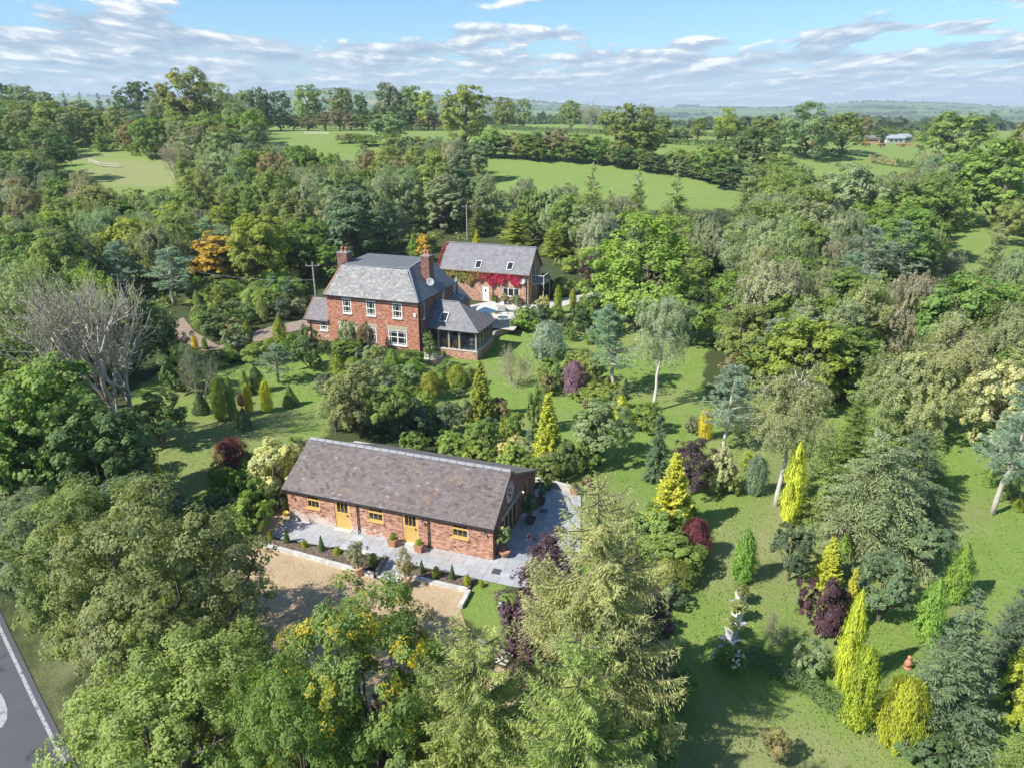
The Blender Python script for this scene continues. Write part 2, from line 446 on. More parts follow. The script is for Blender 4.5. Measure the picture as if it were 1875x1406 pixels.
def weeping(seed, H=11., Rr=3., ns=520, per=34, leaf=0.13, bark='birch_bark', base=.22, hang=1.0, dens=1.0, upright=0.9):
    """birch / willow: arching boughs with hanging strands of small leaves"""
    g = np.random.default_rng(seed)
    tr = MB()
    lean = g.normal(size=2) * H * .03
    tp = limb(tr, (0, 0, -0.4), (lean[0], lean[1], H * .93), H * .022, H * .004, g, 8, .03, sides=7)
    Ps = []; Us = []; cl = []
    nb = 34
    for b in range(nb):
        t = base + (1 - base) * (b / nb) ** .85 + g.normal() * .01
        t = min(t, .97)
        k = t * (len(tp) - 1); a = tp[int(k)] + (tp[min(int(k) + 1, len(tp) - 1)] - tp[int(k)]) * (k - int(k))
        az_ = b * 2.4 + g.normal() * .5
        h = (t - base) / (1 - base)
        L = Rr * (0.35 + 1.0 * math.sin(math.pi * min(1, (h * .82 + .18))) ** .8) * g.uniform(.7, 1.15) * (1 if h < .8 else .75)
        d = np.array([math.cos(az_), math.sin(az_), 0])
        rise = L * g.uniform(.35, upright)
        mid = a + d * L * .6 + np.array([0, 0, rise])
        end = a + d * L + np.array([0, 0, rise * .8])
        pts = [a, a * .45 + mid * .55 - d * L * .05, mid, end]
        tr.tube(pts, [H * .005 * (1.2 - h), H * .003, H * .0018, H * .0008], 4)
        q = max(3, int(ns / nb * (0.5 + L / Rr)))
        ctone = g.uniform()
        for s in range(q):
            u = g.uniform(.25, 1.0)
            p = (pts[1] * (1 - u) / .75 + end * (u - .25) / .75) if u < .6 else mid + (end - mid) * (u - .6) / .4
            p = p + g.normal(size=3) * np.array([.16, .16, .10]) * L
            sl = hang * H * g.uniform(.05, .15)
            m = int(per * dens * g.uniform(.6, 1.2))
            tt = g.uniform(0, 1, m)[:, None]
            drift = g.normal(size=3) * .16 * sl + d * sl * .15
            P = p + drift * tt + np.array([0, 0, -1]) * tt * sl + g.normal(size=(m, 3)) * .10 * sl + g.normal(size=(m, 3)) * .09
            Ps.append(P); Us.append(np.tile(np.array([0, 0, -1.]) + d * .25, (m, 1)))
            cl.append(np.full(m, .5 * ctone + .5 * g.uniform()))
    P = np.concatenate(Ps); U = np.concatenate(Us) + g.normal(size=P.shape) * .85; n = len(P)
    out = P * np.array([1, 1, 0]); N = unit(out) + rdirs(g, n) * .7 + np.array([0, 0, .5])
    s = leaf * g.uniform(.7, 1.3, n)
    V = leaves(P, N, U, s * .6, s * 1.15)
    return [('trunk', tr, bark)], ('crown', V, 'leaves', g.uniform(0, 1, n), np.concatenate(cl)), H, Rr

def conifer(seed, H=12., Rr=3., whorls=26, per=8, needle=0.34, droop=.22, base=.06, bark='bark', fan=1.0, sparse=1.0, hang=0.0, uptip=0.25, twigs=False, taper=.9, w=.075):
    """spruce / larch / cedar: whorls of boughs carrying herringbone twigs"""
    g = np.random.default_rng(seed)
    tr = MB()
    lean = g.normal(size=2) * H * .012
    tr.tube([(0, 0, -.4), (lean[0] * .5, lean[1] * .5, H * .5), (lean[0], lean[1], H)], [H * .018, H * .010, H * .001], 7)
    Ps = []; Us = []; Ns = []; cl = []; ls = []
    for k in range(whorls):
        h = base + (1 - base) * (k + g.uniform(-.3, .3)) / whorls
        h = min(max(h, .02), .985)
        for j in range(per if h < .8 else max(4, per - 3)):
            az_ = g.uniform(0, 6.283)
            hh = h + g.uniform(-.5, .5) / whorls
            L = Rr * (1 - hh) ** taper * g.uniform(.78, 1.12) + .12
            if g.uniform() > sparse: L *= .55
            d = np.array([math.cos(az_), math.sin(az_), 0]); sd = np.array([-d[1], d[0], 0])
            a = np.array([lean[0] * hh, lean[1] * hh, H * hh])
            def bp(t):
                z = -droop * L * t * (1.5 - .5 * t) + uptip * L * t ** 3 + (.25 * L * t if hh > .82 else 0)
                return a + d * L * t + np.array([0, 0, z])
            tr.tube([a, bp(.35), bp(.7), bp(.95)], [H * .0032 * (1.3 - hh), H * .0022, H * .0014, H * .0006], 3)
            m = max(5, int(L / needle * 3.6))
            ct = g.uniform()
            for i in range(m):
                t = (i + g.uniform()) / m * .92 + .10
                p = bp(t)
                tl = fan * L * .34 * (1.08 - t) ** .7 * g.uniform(.6, 1.2) + needle * .35
                for sgn in (-1, 1):
                    dr = unit(d * .75 + sd * sgn * g.uniform(.6, 1.1) + np.array([0, 0, g.normal() * .12 - hang]))
                    q = max(1, int(tl / needle * 1.7))
                    for c in range(q):
                        f = (c + .5) / q
                        Ps.append(p + dr * tl * f + np.array([0, 0, -hang * tl * f * f * 1.4])); Us.append(dr + np.array([0, 0, -hang * 1.3 * f])); cl.append(ct); ls.append(needle * (1.15 - .4 * f))
                if hang > .2 or twigs:
                    q = 2
                    for c in range(q):
                        Ps.append(p + np.array([g.normal() * .05, g.normal() * .05, -needle * (.3 + c * .7)])); Us.append(np.array([g.normal() * .2, g.normal() * .2, -1.])); cl.append(ct); ls.append(needle)
    P = np.array(Ps); U = np.array(Us) + g.normal(size=P.shape) * .18; n = len(P)
    P = P + g.normal(size=P.shape) * needle * .10
    N = np.tile([0, 0, 1.], (n, 1)) + rdirs(g, n) * .6
    V = leaves(P, N, U, w * g.uniform(.8, 1.3, n) * needle / .34, np.array(ls) * g.uniform(.8, 1.2, n))
    return [('trunk', tr, bark)], ('crown', V, 'needles', g.uniform(0, 1, n), np.clip(np.array(cl) * .7 + g.uniform(0, .3, n), 0, 1)), H, Rr

def column(seed, H=4., Rr=.8, n=9000, leaf=.16, prof='col', feather=.3, lumps=6, spiky=.0, bark='bark'):
    """clipped or naturally dense conifer: upright fronds over a surface of revolution"""
    g = np.random.default_rng(seed)
    h = g.uniform(0, 1, n) ** (.9 if prof == 'col' else 1.25)
    if prof == 'col': r = np.minimum(1, (h / .14 + .35)) * np.minimum(1, ((1 - h) / .30)) ** .55
    elif prof == 'cone': r = np.minimum(1, (h / .12 + .4)) * (1 - h) ** .8 * 1.08
    elif prof == 'flame': r = (np.sin(np.pi * (h ** .75 * .9 + .1)) ** .75)
    else: r = np.sqrt(np.maximum(0, 1 - (2 * h - .92) ** 2 / 1.17))                       # dome
    a = g.uniform(0, 6.283, n)
    lob = [(g.integers(2, 9), g.uniform(0, 6.28), g.uniform(1, 7) * (1 if g.uniform() > .5 else -1), g.uniform(.04, .14)) for _ in range(lumps)]
    m = np.ones(n)
    for f, ph, tz, am in lob: m += am * np.cos(f * a + ph + tz * h)
    # flame-like sprays
    k = 150; sa = g.uniform(0, 6.283, k); sh = g.uniform(0, 1, k); i = g.integers(0, k, n)
    use = g.uniform(0, 1, n) < feather
    a = np.where(use, sa[i] + g.normal(size=n) * .10, a); hh = np.where(use, np.clip(sh[i] + g.normal(size=n) * .03, 0, 1), h)
    r = np.interp(hh, np.sort(h), r[np.argsort(h)]); rr = Rr * r * m * np.where(use, 1.06 + g.uniform(0, .16 + spiky, n), g.uniform(.86, 1.04, n))
    P = np.stack([rr * np.cos(a), rr * np.sin(a), H * (hh * .97 + .01) + np.where(use, g.uniform(0, .10, n), 0)], 1)
    out = np.stack([np.cos(a), np.sin(a), np.zeros(n)], 1)
    N = out + rdirs(g, n) * .6 + np.array([0, 0, .25])
    up = np.array([0, 0, 1.]) if prof != 'dome' else np.array([0, 0, .4])
    U = up + out * .45 + rdirs(g, n) * .35
    s = leaf * g.uniform(.6, 1.3, n)
    tr = MB(); tr.tube([(0, 0, -.2), (0, 0, H * .5), (0, 0, H * .85)], [Rr * .12, Rr * .09, Rr * .02], 6)
    cl = .5 + .5 * np.sin(a * 3 + hh * 9 + seed)
    return [('trunk', tr, bark)], ('crown', leaves(P, N, U, s * .5, s * 1.2), 'needles', g.uniform(0, 1, n), np.clip(cl * .6 + g.uniform(0, .4, n), 0, 1)), H, Rr

def pine(seed, H=10., Rr=3., nb=46, leaf=.24, base=.3, bark='pale_bark', tufts=10, per=28):
    g = np.random.default_rng(seed)
    tr = MB(); lean = g.normal(size=2) * H * .04
    tp = limb(tr, (0, 0, -.4), (lean[0], lean[1], H * .95), H * .02, H * .004, g, 7, .04, sides=7)
    Ps = []; Ns = []; cl = []
    for b in range(nb):
        t = base + (1 - base) * b / nb
        a = tp[min(int(t * 7), 7)] * 1.0; a = np.array([a[0], a[1], H * .95 * t])
        az_ = b * 2.4 + g.normal() * .6; h = (t - base) / (1 - base)
        L = Rr * (1 - h * .72) * g.uniform(.55, 1.12) * (0.75 + .25 * min(1, h * 4))
        d = np.array([math.cos(az_), math.sin(az_), g.uniform(.05, .5)])
        e = a + d * L
        limb(tr, a, e, H * .006 * (1.2 - h), H * .0015, g, 3, .15, sides=4)
        ct = g.uniform()
        for s in range(tufts):
            u = g.uniform(.35, 1.0)
            c = a + d * L * u + g.normal(size=3) * np.array([.17, .17, .10]) * L
            q = rdirs(g, per); q[:, 2] = q[:, 2] * .7 + .35
            Ps.append(c + unit(q) * leaf * .75 * g.uniform(.5, 1.1, (per, 1))); Ns.append(q); cl.append(np.full(per, .6 * ct + .4 * g.uniform()))
    P = np.concatenate(Ps); U = np.concatenate(Ns); n = len(P)
    V = leaves(P, rdirs(g, n) + np.array([0, 0, .6]), U, leaf * .16 * g.uniform(.8, 1.3, n), leaf * 1.1 * g.uniform(.8, 1.2, n))
    return [('trunk', tr, bark)], ('crown', V, 'needles', g.uniform(0, 1, n), np.concatenate(cl)), H, Rr

def shrub(seed, H=2., Rr=1.2, nl=9000, leaf=.11, nc=30, flat=.85, wispy=.0, twiggy=False):
    parts, crown, H, Rr = broadleaf(seed, H, Rr, base=.04, nc=nc, nl=nl, leaf=leaf, crs=(.26, .42), flat=flat, power=2.4, sprays=8)
    n, V, m, t, c = crown
    return parts, (n, V, m, t, c), H, Rr

def bare(seed, H=10., spread=1.0, levels=5, leafy=0):
    g = np.random.default_rng(seed); tr = MB(); tips = []
    def grow(p, d, L, r, lv):
        n = 4; pts = [p]; rad = [r]
        q = p.copy(); dd = d.copy()
        for i in range(n):
            dd = unit(dd + g.normal(size=3) * .14 + np.array([0, 0, .05]))
            q = q + dd * L / n; pts.append(q); rad.append(r * (1 - .5 * (i + 1) / n))
        tr.tube(pts, rad, 6 if lv < 2 else (4 if lv < 3 else 3), g.uniform())
        if lv >= levels: tips.extend(pts[2:]); return
        k = (5 if lv == 0 else 4) if lv < 2 else 4
        for j in range(k + (lv > 2)):
            s = pts[g.integers(2, n + 1)] if j else pts[-1]
            ax = rdirs(g, 1)[0]; side = unit(np.cross(dd, ax))
            nd = unit(dd * .95 + side * g.uniform(.35, .8) * spread * (.9 if j else .3) + np.array([0, 0, .05]))
            grow(s, nd, L * g.uniform(.58, .86), r * .56 * (1.1 if j == 0 else .85), lv + 1)
    trunkL = H * .24
    b = np.array([0, 0, -.3])
    for i in range(3):
        d = unit(np.array([g.normal() * .22, g.normal() * .22, 1.]))
        grow(b + np.array([g.normal() * .15, g.normal() * .15, 0]), d, trunkL * 1.15, H * .017, 0)
    crown = None
    if leafy:
        T = np.array(tips); T = T[g.integers(0, len(T), leafy)] + g.normal(size=(leafy, 3)) * .12
        crown = ('crown', leaves(T, rdirs(g, leafy) + np.array([0, 0, .5]), rdirs(g, leafy), .07, .1), 'leaves', g.uniform(0, 1, leafy), g.uniform(0, 1, leafy))
    return [('trunk', tr, 'pale_bark')], crown, H, H * .4

def reg(kind, *variants):
    PROTO[kind] = []
    for parts, crown, H, Rr in variants:
        pm = [(nm, mb.mesh(kind + '_' + nm, mt, True)) for nm, mb, mt in parts]
        cm = quads_mesh(kind + '_crown', crown[1], crown[2], crown[3], crown[4]) if crown else None
        ext = None
        if crown is not None:
            c = crown[1].reshape(-1, 3)
            rad = np.percentile(np.hypot(c[:, 0], c[:, 1]), 96); top = np.percentile(c[:, 2], 99.9)
        else:
            c = np.array(parts[0][1].v); rad = np.percentile(np.hypot(c[:, 0], c[:, 1]), 97); top = c[:, 2].max()
        PROTO[kind].append((pm, cm, float(top), float(rad)))

reg('big', *[broadleaf(11 + i, 11, 4.8, .10, 200, 76000, .125, (.13, .21), sprays=12) for i in range(3)])
reg('oak', *[broadleaf(21 + i, 12, 5.4, .10, 120, 18000, .34, (.15, .25), sprays=9) for i in range(4)])
reg('tall', *[broadleaf(31 + i, 12, 3.4, .08, 90, 15000, .27, (.2, .32), top=.75, sprays=9) for i in range(3)])
reg('ash', *[broadleaf(41 + i, 12, 4.4, .08, 90, 16000, .26, (.17, .28), sprays=14, flat=.9) for i in range(3)])
reg('willow', *[weeping(51 + i, 11, 3.9, 640, 36, .21, 'bark', .10, .75) for i in range(2)])
reg('birch', *[weeping(61 + i, 12, 2.6, 520, 34, .155, 'birch_bark', .22, .62) for i in range(3)], weeping(66, 12, 2.8, 480, 32, .155, 'birch_bark', .42, .62))
reg('spruce', *[conifer(71 + i, 11, 3.0, 26, 9, .34, .30, .03) for i in range(2)])
reg('cedar', conifer(75, 8, 5.2, 20, 9, .34, .10, .12, taper=.55, uptip=-.10, hang=.15), conifer(76, 8, 4.6, 18, 9, .34, .06, .14, taper=.6, uptip=-.08, hang=.12))
reg('larch', *[conifer(81 + i, 13, 3.1, 24, 7, .36, .12, .08, 'pale_bark', 1.0, .8, hang=.35, uptip=.22, twigs=True, taper=.75) for i in range(3)])
reg('biglarch', *[conifer(86 + i, 13, 4.3, 29, 9, .25, .20, .05, 'bark', 1.1, .72, hang=.42, uptip=.30, twigs=True, taper=.42, w=.055) for i in range(2)])
reg('pine', *[pine(91 + i) for i in range(3)])
reg('column', *[column(101 + i, 4, .75, 9000, .15, 'col', .45, lumps=8, spiky=.10) for i in range(2)])
reg('flame', *[column(111 + i, 4, .85, 10000, .15, 'flame', .55, lumps=9, spiky=.16) for i in range(2)])
reg('cone', column(121, 2, .6, 6000, .09, 'cone', .1, lumps=2))
reg('plume', conifer(131, 5, 1.35, 30, 9, .20, .30, .03, hang=.5, uptip=.1, w=.15), conifer(132, 5, 1.3, 30, 9, .20, .12, .03, hang=.25, uptip=.35, w=.15))
reg('dome', *[column(141 + i, 2.2, 1.3, 11000, .13, 'dome', .3, spiky=.1) for i in range(2)])
reg('shrub', *[shrub(151 + i, 2.4, 1.4, 9000, .12) for i in range(4)])
reg('roundtree', *[broadleaf(161 + i, 4.5, 1.9, .22, 40, 14000, .13, (.25, .38), sprays=8) for i in range(2)])
reg('twiggy', bare(171, 4, 1.3, 4, 1500))
reg('bare', bare(172, 11, 1.2, 4, 1800))
reg('greybare', bare(173, 8, 1.3, 4, 4500))
reg('weepcypress', conifer(181, 6, .9, 34, 5, .22, .75, .03, hang=.5, uptip=.0, w=.10, taper=.6))

# ---- leaf colours (albedo; alpha = threshold above which leaves have turned)
TINT = dict(
    g=(.072, .115, .026, 2), d=(.045, .076, .027, 2), o=(.092, .124, .036, 2), y=(.120, .155, .034, 2), br=(.085, .142, .028, 2),
    gr=(.094, .128, .062, 2), dg=(.055, .086, .042, 2), b=(.105, .106, .050, 2), bl=(.080, .122, .098, 2), sil=(.18, .23, .18, 2),
    au=(.27, .22, .028, 2), lime=(.165, .185, .022, 2), cy=(.19, .20, .028, 2), pu=(.040, .024, .034, 2), red=(.095, .024, .036, 2), mau=(.10, .078, .095, 2),
    orange=(.22, .145, .022, 2), gold=(.135, .140, .026, .84), mix=(.076, .118, .030, .72), tan=(.122, .130, .070, 2), lar=(.098, .138, .036, 2),
    larp=(.116, .150, .060, 2), cream=(.20, .22, .10, 2), hy=(.098, .132, .036, 2), flo=(.088, .110, .040, 2), up=(.100, .150, .030, 2), rust=(.088, .118, .040, .975), grb=(.118, .140, .078, 2))

TINT = {k_: (v_[0] * 1.13, v_[1] * 1.0, v_[2] * 1.25, v_[3]) for k_, v_ in TINT.items()}
TINT.update(rust=(.086, .104, .042, .98), sil=(.135, .165, .125, 2), au=(.235, .215, .030, 2), lime=(.150, .162, .024, 2), cy=(.200, .208, .034, 2), bl=(.095, .130, .098, 2), orange=(.20, .155, .034, 2), gold=(.130, .148, .032, .90), tan=(.118, .132, .070, 2), red=(.082, .030, .038, 2), pu=(.046, .028, .036, 2))
KCAT = dict(big='tree', oak='tree', tall='tree', ash='tree', willow='tree', birch='tree', spruce='conifer', cedar='conifer', larch='conifer', biglarch='conifer', pine='pine tree',
            column='conifer', flame='conifer', cone='topiary', plume='conifer', dome='shrub', shrub='shrub', roundtree='small tree', twiggy='small tree', bare='tree', greybare='tree', weepcypress='conifer')
KNAME = dict(big='broadleaf_tree', oak='oak_tree', tall='broadleaf_tree', ash='ash_tree', willow='willow_tree', birch='birch_tree', spruce='spruce_tree', cedar='cedar_tree', larch='larch_tree',
             biglarch='larch_tree', pine='pine_tree', column='columnar_conifer', flame='upright_cypress', cone='cone_topiary', plume='golden_cypress', dome='shrub', shrub='shrub',
             roundtree='round_tree', twiggy='orchard_tree', bare='bare_tree', greybare='bare_tree', weepcypress='weeping_cypress')
TREES = []
_vi = {}
def plant(kind, g, h, wdt, tint, label, group=None, zone=None, lean=(0, 0), var=None):
    vs = PROTO[kind]; i = _vi.get(kind, 0); _vi[kind] = i + 1
    pm, cm, top, rad = vs[(i if var is None else var) % len(vs)]
    root = empty(KNAME[kind], g, rnd.uniform(0, 6.28))
    # turn only trees with round crowns freely; scale the built tree to its measured size
    sc = Vector((wdt / 2 / rad, wdt / 2 / rad, h / top))
    root.rotation_euler = (lean[0], lean[1], rnd.uniform(0, 6.28))
    root.scale = sc
    for nm, me in pm: link(nm, me, root)
    if cm:
        o = link('crown', cm, root)
        t = TINT[tint]; j = [rnd.uniform(.86, 1.14) for _ in range(3)]; k = rnd.uniform(.9, 1.12)
        o.color = (t[0] * k * (.5 + .5 * j[0]), t[1] * k * (.5 + .5 * j[1]), t[2] * k * (.5 + .5 * j[2]), t[3])
    tag(root, label, KCAT[kind], group)
    TREES.append((root, kind, tint, zone, g))
    return root

def tree(kind, x, yb, yt, w, tint, label, group=None, zone=None, lean=(0, 0), var=None):
    g, h, wd = tree_spot(x, yb, yt, w)
    return plant(kind, g, h, wd, tint, label, group, zone, lean, var)
# ---------------------------------------------------------------- ground sheet
def pxpoly(pts): return np.array([tuple(at(*p))[:2] for p in pts])
def sdist(poly, X, Y):
    """signed distance to a polygon, positive inside"""
    inside = np.zeros(X.shape, bool); dmin = np.full(X.shape, 1e9)
    n = len(poly)
    for i in range(n):
        x0, y0 = poly[i]; x1, y1 = poly[(i + 1) % n]
        c = ((y0 > Y) != (y1 > Y)) & (X < (x1 - x0) * (Y - y0) / ((y1 - y0) or 1e-9) + x0)
        inside ^= c
        L2 = (x1 - x0) ** 2 + (y1 - y0) ** 2 or 1e-9
        t = np.clip(((X - x0) * (x1 - x0) + (Y - y0) * (y1 - y0)) / L2, 0, 1)
        dmin = np.minimum(dmin, np.hypot(X - x0 - t * (x1 - x0), Y - y0 - t * (y1 - y0)))
    return np.where(inside, dmin, -dmin)

LAWN = [
    [(235, 720), (300, 680), (400, 668), (470, 655), (545, 640), (600, 640), (640, 690), (600, 800), (530, 812), (500, 830), (450, 880), (430, 960), (380, 990), (340, 960), (240, 900)],
    [(820, 655), (900, 600), (935, 612), (960, 600), (1010, 560), (1340, 560), (1300, 640), (1290, 720), (1350, 800), (1420, 760), (1700, 690), (1900, 740), (2200, 900), (2400, 1560), (1130, 1600), (1140, 1250), (1060, 1100), (1062, 905), (985, 885), (900, 840), (780, 790), (650, 780), (600, 740), (660, 690), (740, 660)],
    [(1560, 640), (1610, 575), (1700, 575), (1700, 620)],
    [(1330, 720), (1420, 600), (1560, 640), (1500, 800)],
    [(860, 1040), (935, 1065), (950, 1120), (900, 1200), (850, 1130)],
]
FIELD = [
    [(1725, 385), (1800, 380), (1875, 420), (1990, 520), (1875, 560), (1800, 520), (1740, 470)],
    [(1720, 560), (1800, 520), (1990, 560), (1990, 640), (1780, 600)],
    [(340, 440), (420, 430), (430, 540), (340, 560)],
]
DRY = [
    [(1190, 1330), (1330, 1280), (1480, 1290), (1620, 1390), (1700, 1500), (1200, 1600)],
    [(1580, 870), (1680, 880), (1800, 960), (1760, 1010), (1640, 920)],
    [(1250, 960), (1500, 930), (1540, 990), (1420, 1060), (1260, 1100)],
    [(560, 1230), (60, 1130), (0, 1080), (140, 1420), (200, 1420), (130, 1250)],
    [(110, 270), (330, 300), (330, 345), (180, 340)],
]
for x_, y_, r_ in ((1365, 1064, 26), (1450, 1078, 30), (1580, 1335, 40), (1655, 1368, 36), (1560, 1262, 22), (1700, 1058, 24), (1456, 958, 22), (1420, 928, 20), (1386, 906, 18), (1708, 1178, 24), (1750, 1350, 50), (942, 708, 12), (1515, 1165, 30), (1293, 806, 12), (1700, 1180, 16), (1205, 880, 16), (446, 786, 10), (530, 744, 10), (1425, 1398, 18)):
    DRY.append([(x_ + r_ * math.cos(k_ * .785), y_ + r_ * .5 * math.sin(k_ * .785)) for k_ in range(8)])
GRAVEL_WOOD = [[(300, 560), (420, 590), (430, 640), (340, 660), (300, 620)]]

def geo(a, b, n): return list(np.geomspace(a, b, n))
xs = [-v for v in reversed(geo(62, 9000, 46))] + list(np.arange(-60, 92, 0.72)) + geo(93, 9000, 46)
ys = [-300, -120, -50, -15, 0, 8] + list(np.arange(14, 118, 0.72)) + geo(119, 9500, 120)
X, Y = np.meshgrid(np.array(xs), np.array(ys))
Z = terrain(X, Y)
def zone(polys):
    d = np.full(X.shape, -1e9)
    for p in polys: d = np.maximum(d, sdist(pxpoly(p), X, Y))
    return np.clip(d, -3, 3)
za = zone(LAWN)
zb = np.maximum(zone(FIELD), np.clip((Y - 150 - 0.12 * np.abs(X)) / 4, -3, 3))
zd = zone(DRY)
nx, ny = len(xs), len(ys)
gm = bpy.data.meshes.new('ground')
co = np.stack([X, Y, Z], -1).reshape(-1, 3)
idx = np.arange(nx * ny).reshape(ny, nx)
q = np.stack([idx[:-1, :-1], idx[:-1, 1:], idx[1:, 1:], idx[1:, :-1]], -1).reshape(-1, 4)
gm.vertices.add(len(co)); gm.vertices.foreach_set('co', co.reshape(-1).astype(np.float32))
gm.loops.add(q.size); gm.loops.foreach_set('vertex_index', q.reshape(-1).astype(np.int32))
gm.polygons.add(len(q)); gm.polygons.foreach_set('loop_start', np.arange(0, q.size, 4, dtype=np.int32)); gm.polygons.foreach_set('loop_total', np.full(len(q), 4, np.int32))
gm.polygons.foreach_set('use_smooth', np.ones(len(q), bool))
gm.update(calc_edges=True)
for nm, arr in (('lawn', za), ('field', zb), ('dry', zd)):
    a_ = gm.attributes.new(nm, 'FLOAT', 'POINT'); a_.data.foreach_set('value', arr.reshape(-1).astype(np.float32))

m, nt, out = new_mat('ground')
geo_n = nn(nt, 'ShaderNodeNewGeometry'); pos = geo_n.outputs['Position']
def attr(n): return nn(nt, 'ShaderNodeAttribute', attribute_name=n).outputs['Fac']
n_big = noise(nt, pos, 0.07, 4); n_mid = noise(nt, pos, 0.45, 5, 0.6); n_f = noise(nt, pos, 2.6, 5, 0.65); n_ff = noise(nt, pos, 11.0, 4, 0.7)
sp = nn(nt, 'ShaderNodeSeparateXYZ'); nt.links.new(pos, sp.inputs[0])
# mown lawn: streaks of the mower, worn and clover patches
mow = nn(nt, 'ShaderNodeTexWave'); mow.inputs['Scale'].default_value = 0.16; mow.inputs['Distortion'].default_value = 2.5; mow.inputs['Detail Scale'].default_value = .3
nt.links.new(pos, mow.inputs['Vector'])
lawn = mixc(nt, n_mid, (.158, .255, .048), (.250, .355, .080))
lawn = mixc(nt, math_n(nt, 'MULTIPLY', mow.outputs['Fac'], .42), lawn, (.25, .31, .09))
lawn = mixc(nt, sstep(nt, n_ff, .42, .72), lawn, mixc(nt, 1.0, lawn, (.62, .66, .55), 'MULTIPLY'))
lawn = mixc(nt, math_n(nt, 'MULTIPLY', sstep(nt, n_big, .44, .60), .75), lawn, mixc(nt, n_f, (.21, .25, .075), (.27, .28, .12)))
dryc = mixc(nt, n_f, (.24, .25, .10), (.36, .33, .19))
fieldc = mixc(nt, n_big, (.165, .25, .055), (.24, .32, .088))
fieldc = mixc(nt, math_n(nt, 'MULTIPLY', n_f, .3), fieldc, (.19, .21, .07))
# enclosed fields of the valley, beyond the plateau
vor = nn(nt, 'ShaderNodeTexVoronoi', feature='F1'); vor.inputs['Scale'].default_value = 0.0042; vor.inputs['Randomness'].default_value = .8
mp = nn(nt, 'ShaderNodeMapping'); mp.inputs['Scale'].default_value = (1, .62, 0); nt.links.new(pos, mp.inputs[0]); nt.links.new(mp.outputs[0], vor.inputs['Vector'])
sc_ = nn(nt, 'ShaderNodeSeparateColor'); nt.links.new(vor.outputs['Color'], sc_.inputs[0])
patch = ramp(nt, sc_.outputs[0], [(0, (.07, .14, .035)), (.35, (.12, .20, .05)), (.62, (.16, .22, .07)), (.86, (.13, .19, .05)), (.93, (.30, .25, .12)), (1, (.26, .23, .12))], 'CONSTANT')
patch = mixc(nt, .35, patch, fieldc)
vedge = nn(nt, 'ShaderNodeTexVoronoi', feature='DISTANCE_TO_EDGE'); vedge.inputs['Scale'].default_value = 0.0042; vedge.inputs['Randomness'].default_value = .8; nt.links.new(mp.outputs[0], vedge.inputs['Vector'])
patch = mixc(nt, sstep(nt, vedge.outputs[0], .018, .030), (.03, .05, .02), patch)
fieldc = mixc(nt, sstep(nt, sp.outputs[1], 430, 520), fieldc, patch)
floor = mixc(nt, n_mid, (.04, .065, .02), (.095, .10, .042))
floor = mixc(nt, sstep(nt, n_f, .5, .7), floor, (.05, .085, .02))
def edge(a, k=1.4): return sstep(nt, math_n(nt, 'ADD', a, math_n(nt, 'MULTIPLY', math_n(nt, 'SUBTRACT', n_mid, .5), k * 2)), -.15, .35)
c = mixc(nt, edge(attr('field')), floor, fieldc)
c = mixc(nt, edge(attr('lawn')), c, lawn)
c = mixc(nt, math_n(nt, 'MULTIPLY', sstep(nt, math_n(nt, 'ADD', attr('dry'), math_n(nt, 'MULTIPLY', math_n(nt, 'SUBTRACT', n_mid, .5), 7)), -1.2, 2.5), .62), c, dryc)
p = nn(nt, 'ShaderNodeBsdfPrincipled'); p.inputs['Roughness'].default_value = .95; p.inputs['Specular IOR Level'].default_value = .15
nt.links.new(c, p.inputs['Base Color'])
bp_ = nn(nt, 'ShaderNodeBump'); bp_.inputs['Strength'].default_value = .9; bp_.inputs['Distance'].default_value = .10
nt.links.new(math_n(nt, 'ADD', n_ff, n_f), bp_.inputs['Height']); nt.links.new(bp_.outputs[0], p.inputs['Normal'])
nt.links.new(p.outputs[0], out.inputs[0])
gm.materials.append(m)
tag(link('ground', gm), kind='structure')

# ---------------------------------------------------------------- roads, gravel, paving
def sheet(name, pts, mat, z=0.02, kind='structure', thick=0.0):
    """flat sheet laid on level ground; pts are world (x, y)"""
    mb = MB(); n = len(pts)
    if thick: mb.prism([(p[0], p[1], z - thick) for p in pts], [(p[0], p[1], z) for p in pts])
    else: mb.add([(p[0], p[1], z) for p in pts], [tuple(range(n))])
    o = mb.build(name, mat); tag(o, kind=kind); return o

def gravel_mat(name, c0, c1, c2, scale):
    m, nt, out = new_mat(name)
    g = nn(nt, 'ShaderNodeNewGeometry')
    v = nn(nt, 'ShaderNodeTexVoronoi'); v.inputs['Scale'].default_value = scale; nt.links.new(g.outputs['Position'], v.inputs['Vector'])
    s = nn(nt, 'ShaderNodeSeparateColor'); nt.links.new(v.outputs['Color'], s.inputs[0])
    c = ramp(nt, s.outputs[0], [(0, c0), (.45, c1), (1, c2)])
    c = mixc(nt, sstep(nt, noise(nt, g.outputs['Position'], .6, 5, .6), .42, .68), c, mixc(nt, 1.0, c, (.86, .83, .78), 'MULTIPLY'))
    p = nn(nt, 'ShaderNodeBsdfPrincipled'); p.inputs['Roughness'].default_value = .9
    nt.links.new(c, p.inputs['Base Color'])
    b = nn(nt, 'ShaderNodeBump'); b.inputs['Strength'].default_value = .9; b.inputs['Distance'].default_value = .03; b.invert = True
    nt.links.new(v.outputs['Distance'], b.inputs['Height']); nt.links.new(b.outputs[0], p.inputs['Normal'])
    nt.links.new(p.outputs[0], out.inputs[0])
gravel_mat('gravel', (.34, .235, .125), (.48, .35, .205), (.60, .48, .32), 34)
gravel_mat('shaded_pink_gravel', (.17, .12, .09), (.31, .235, .175), (.42, .34, .27), 26)  # darkened tone puts the shadow lying on the path into its colour
gravel_mat('soil', (.06, .042, .03), (.12, .088, .062), (.19, .15, .11), 9)
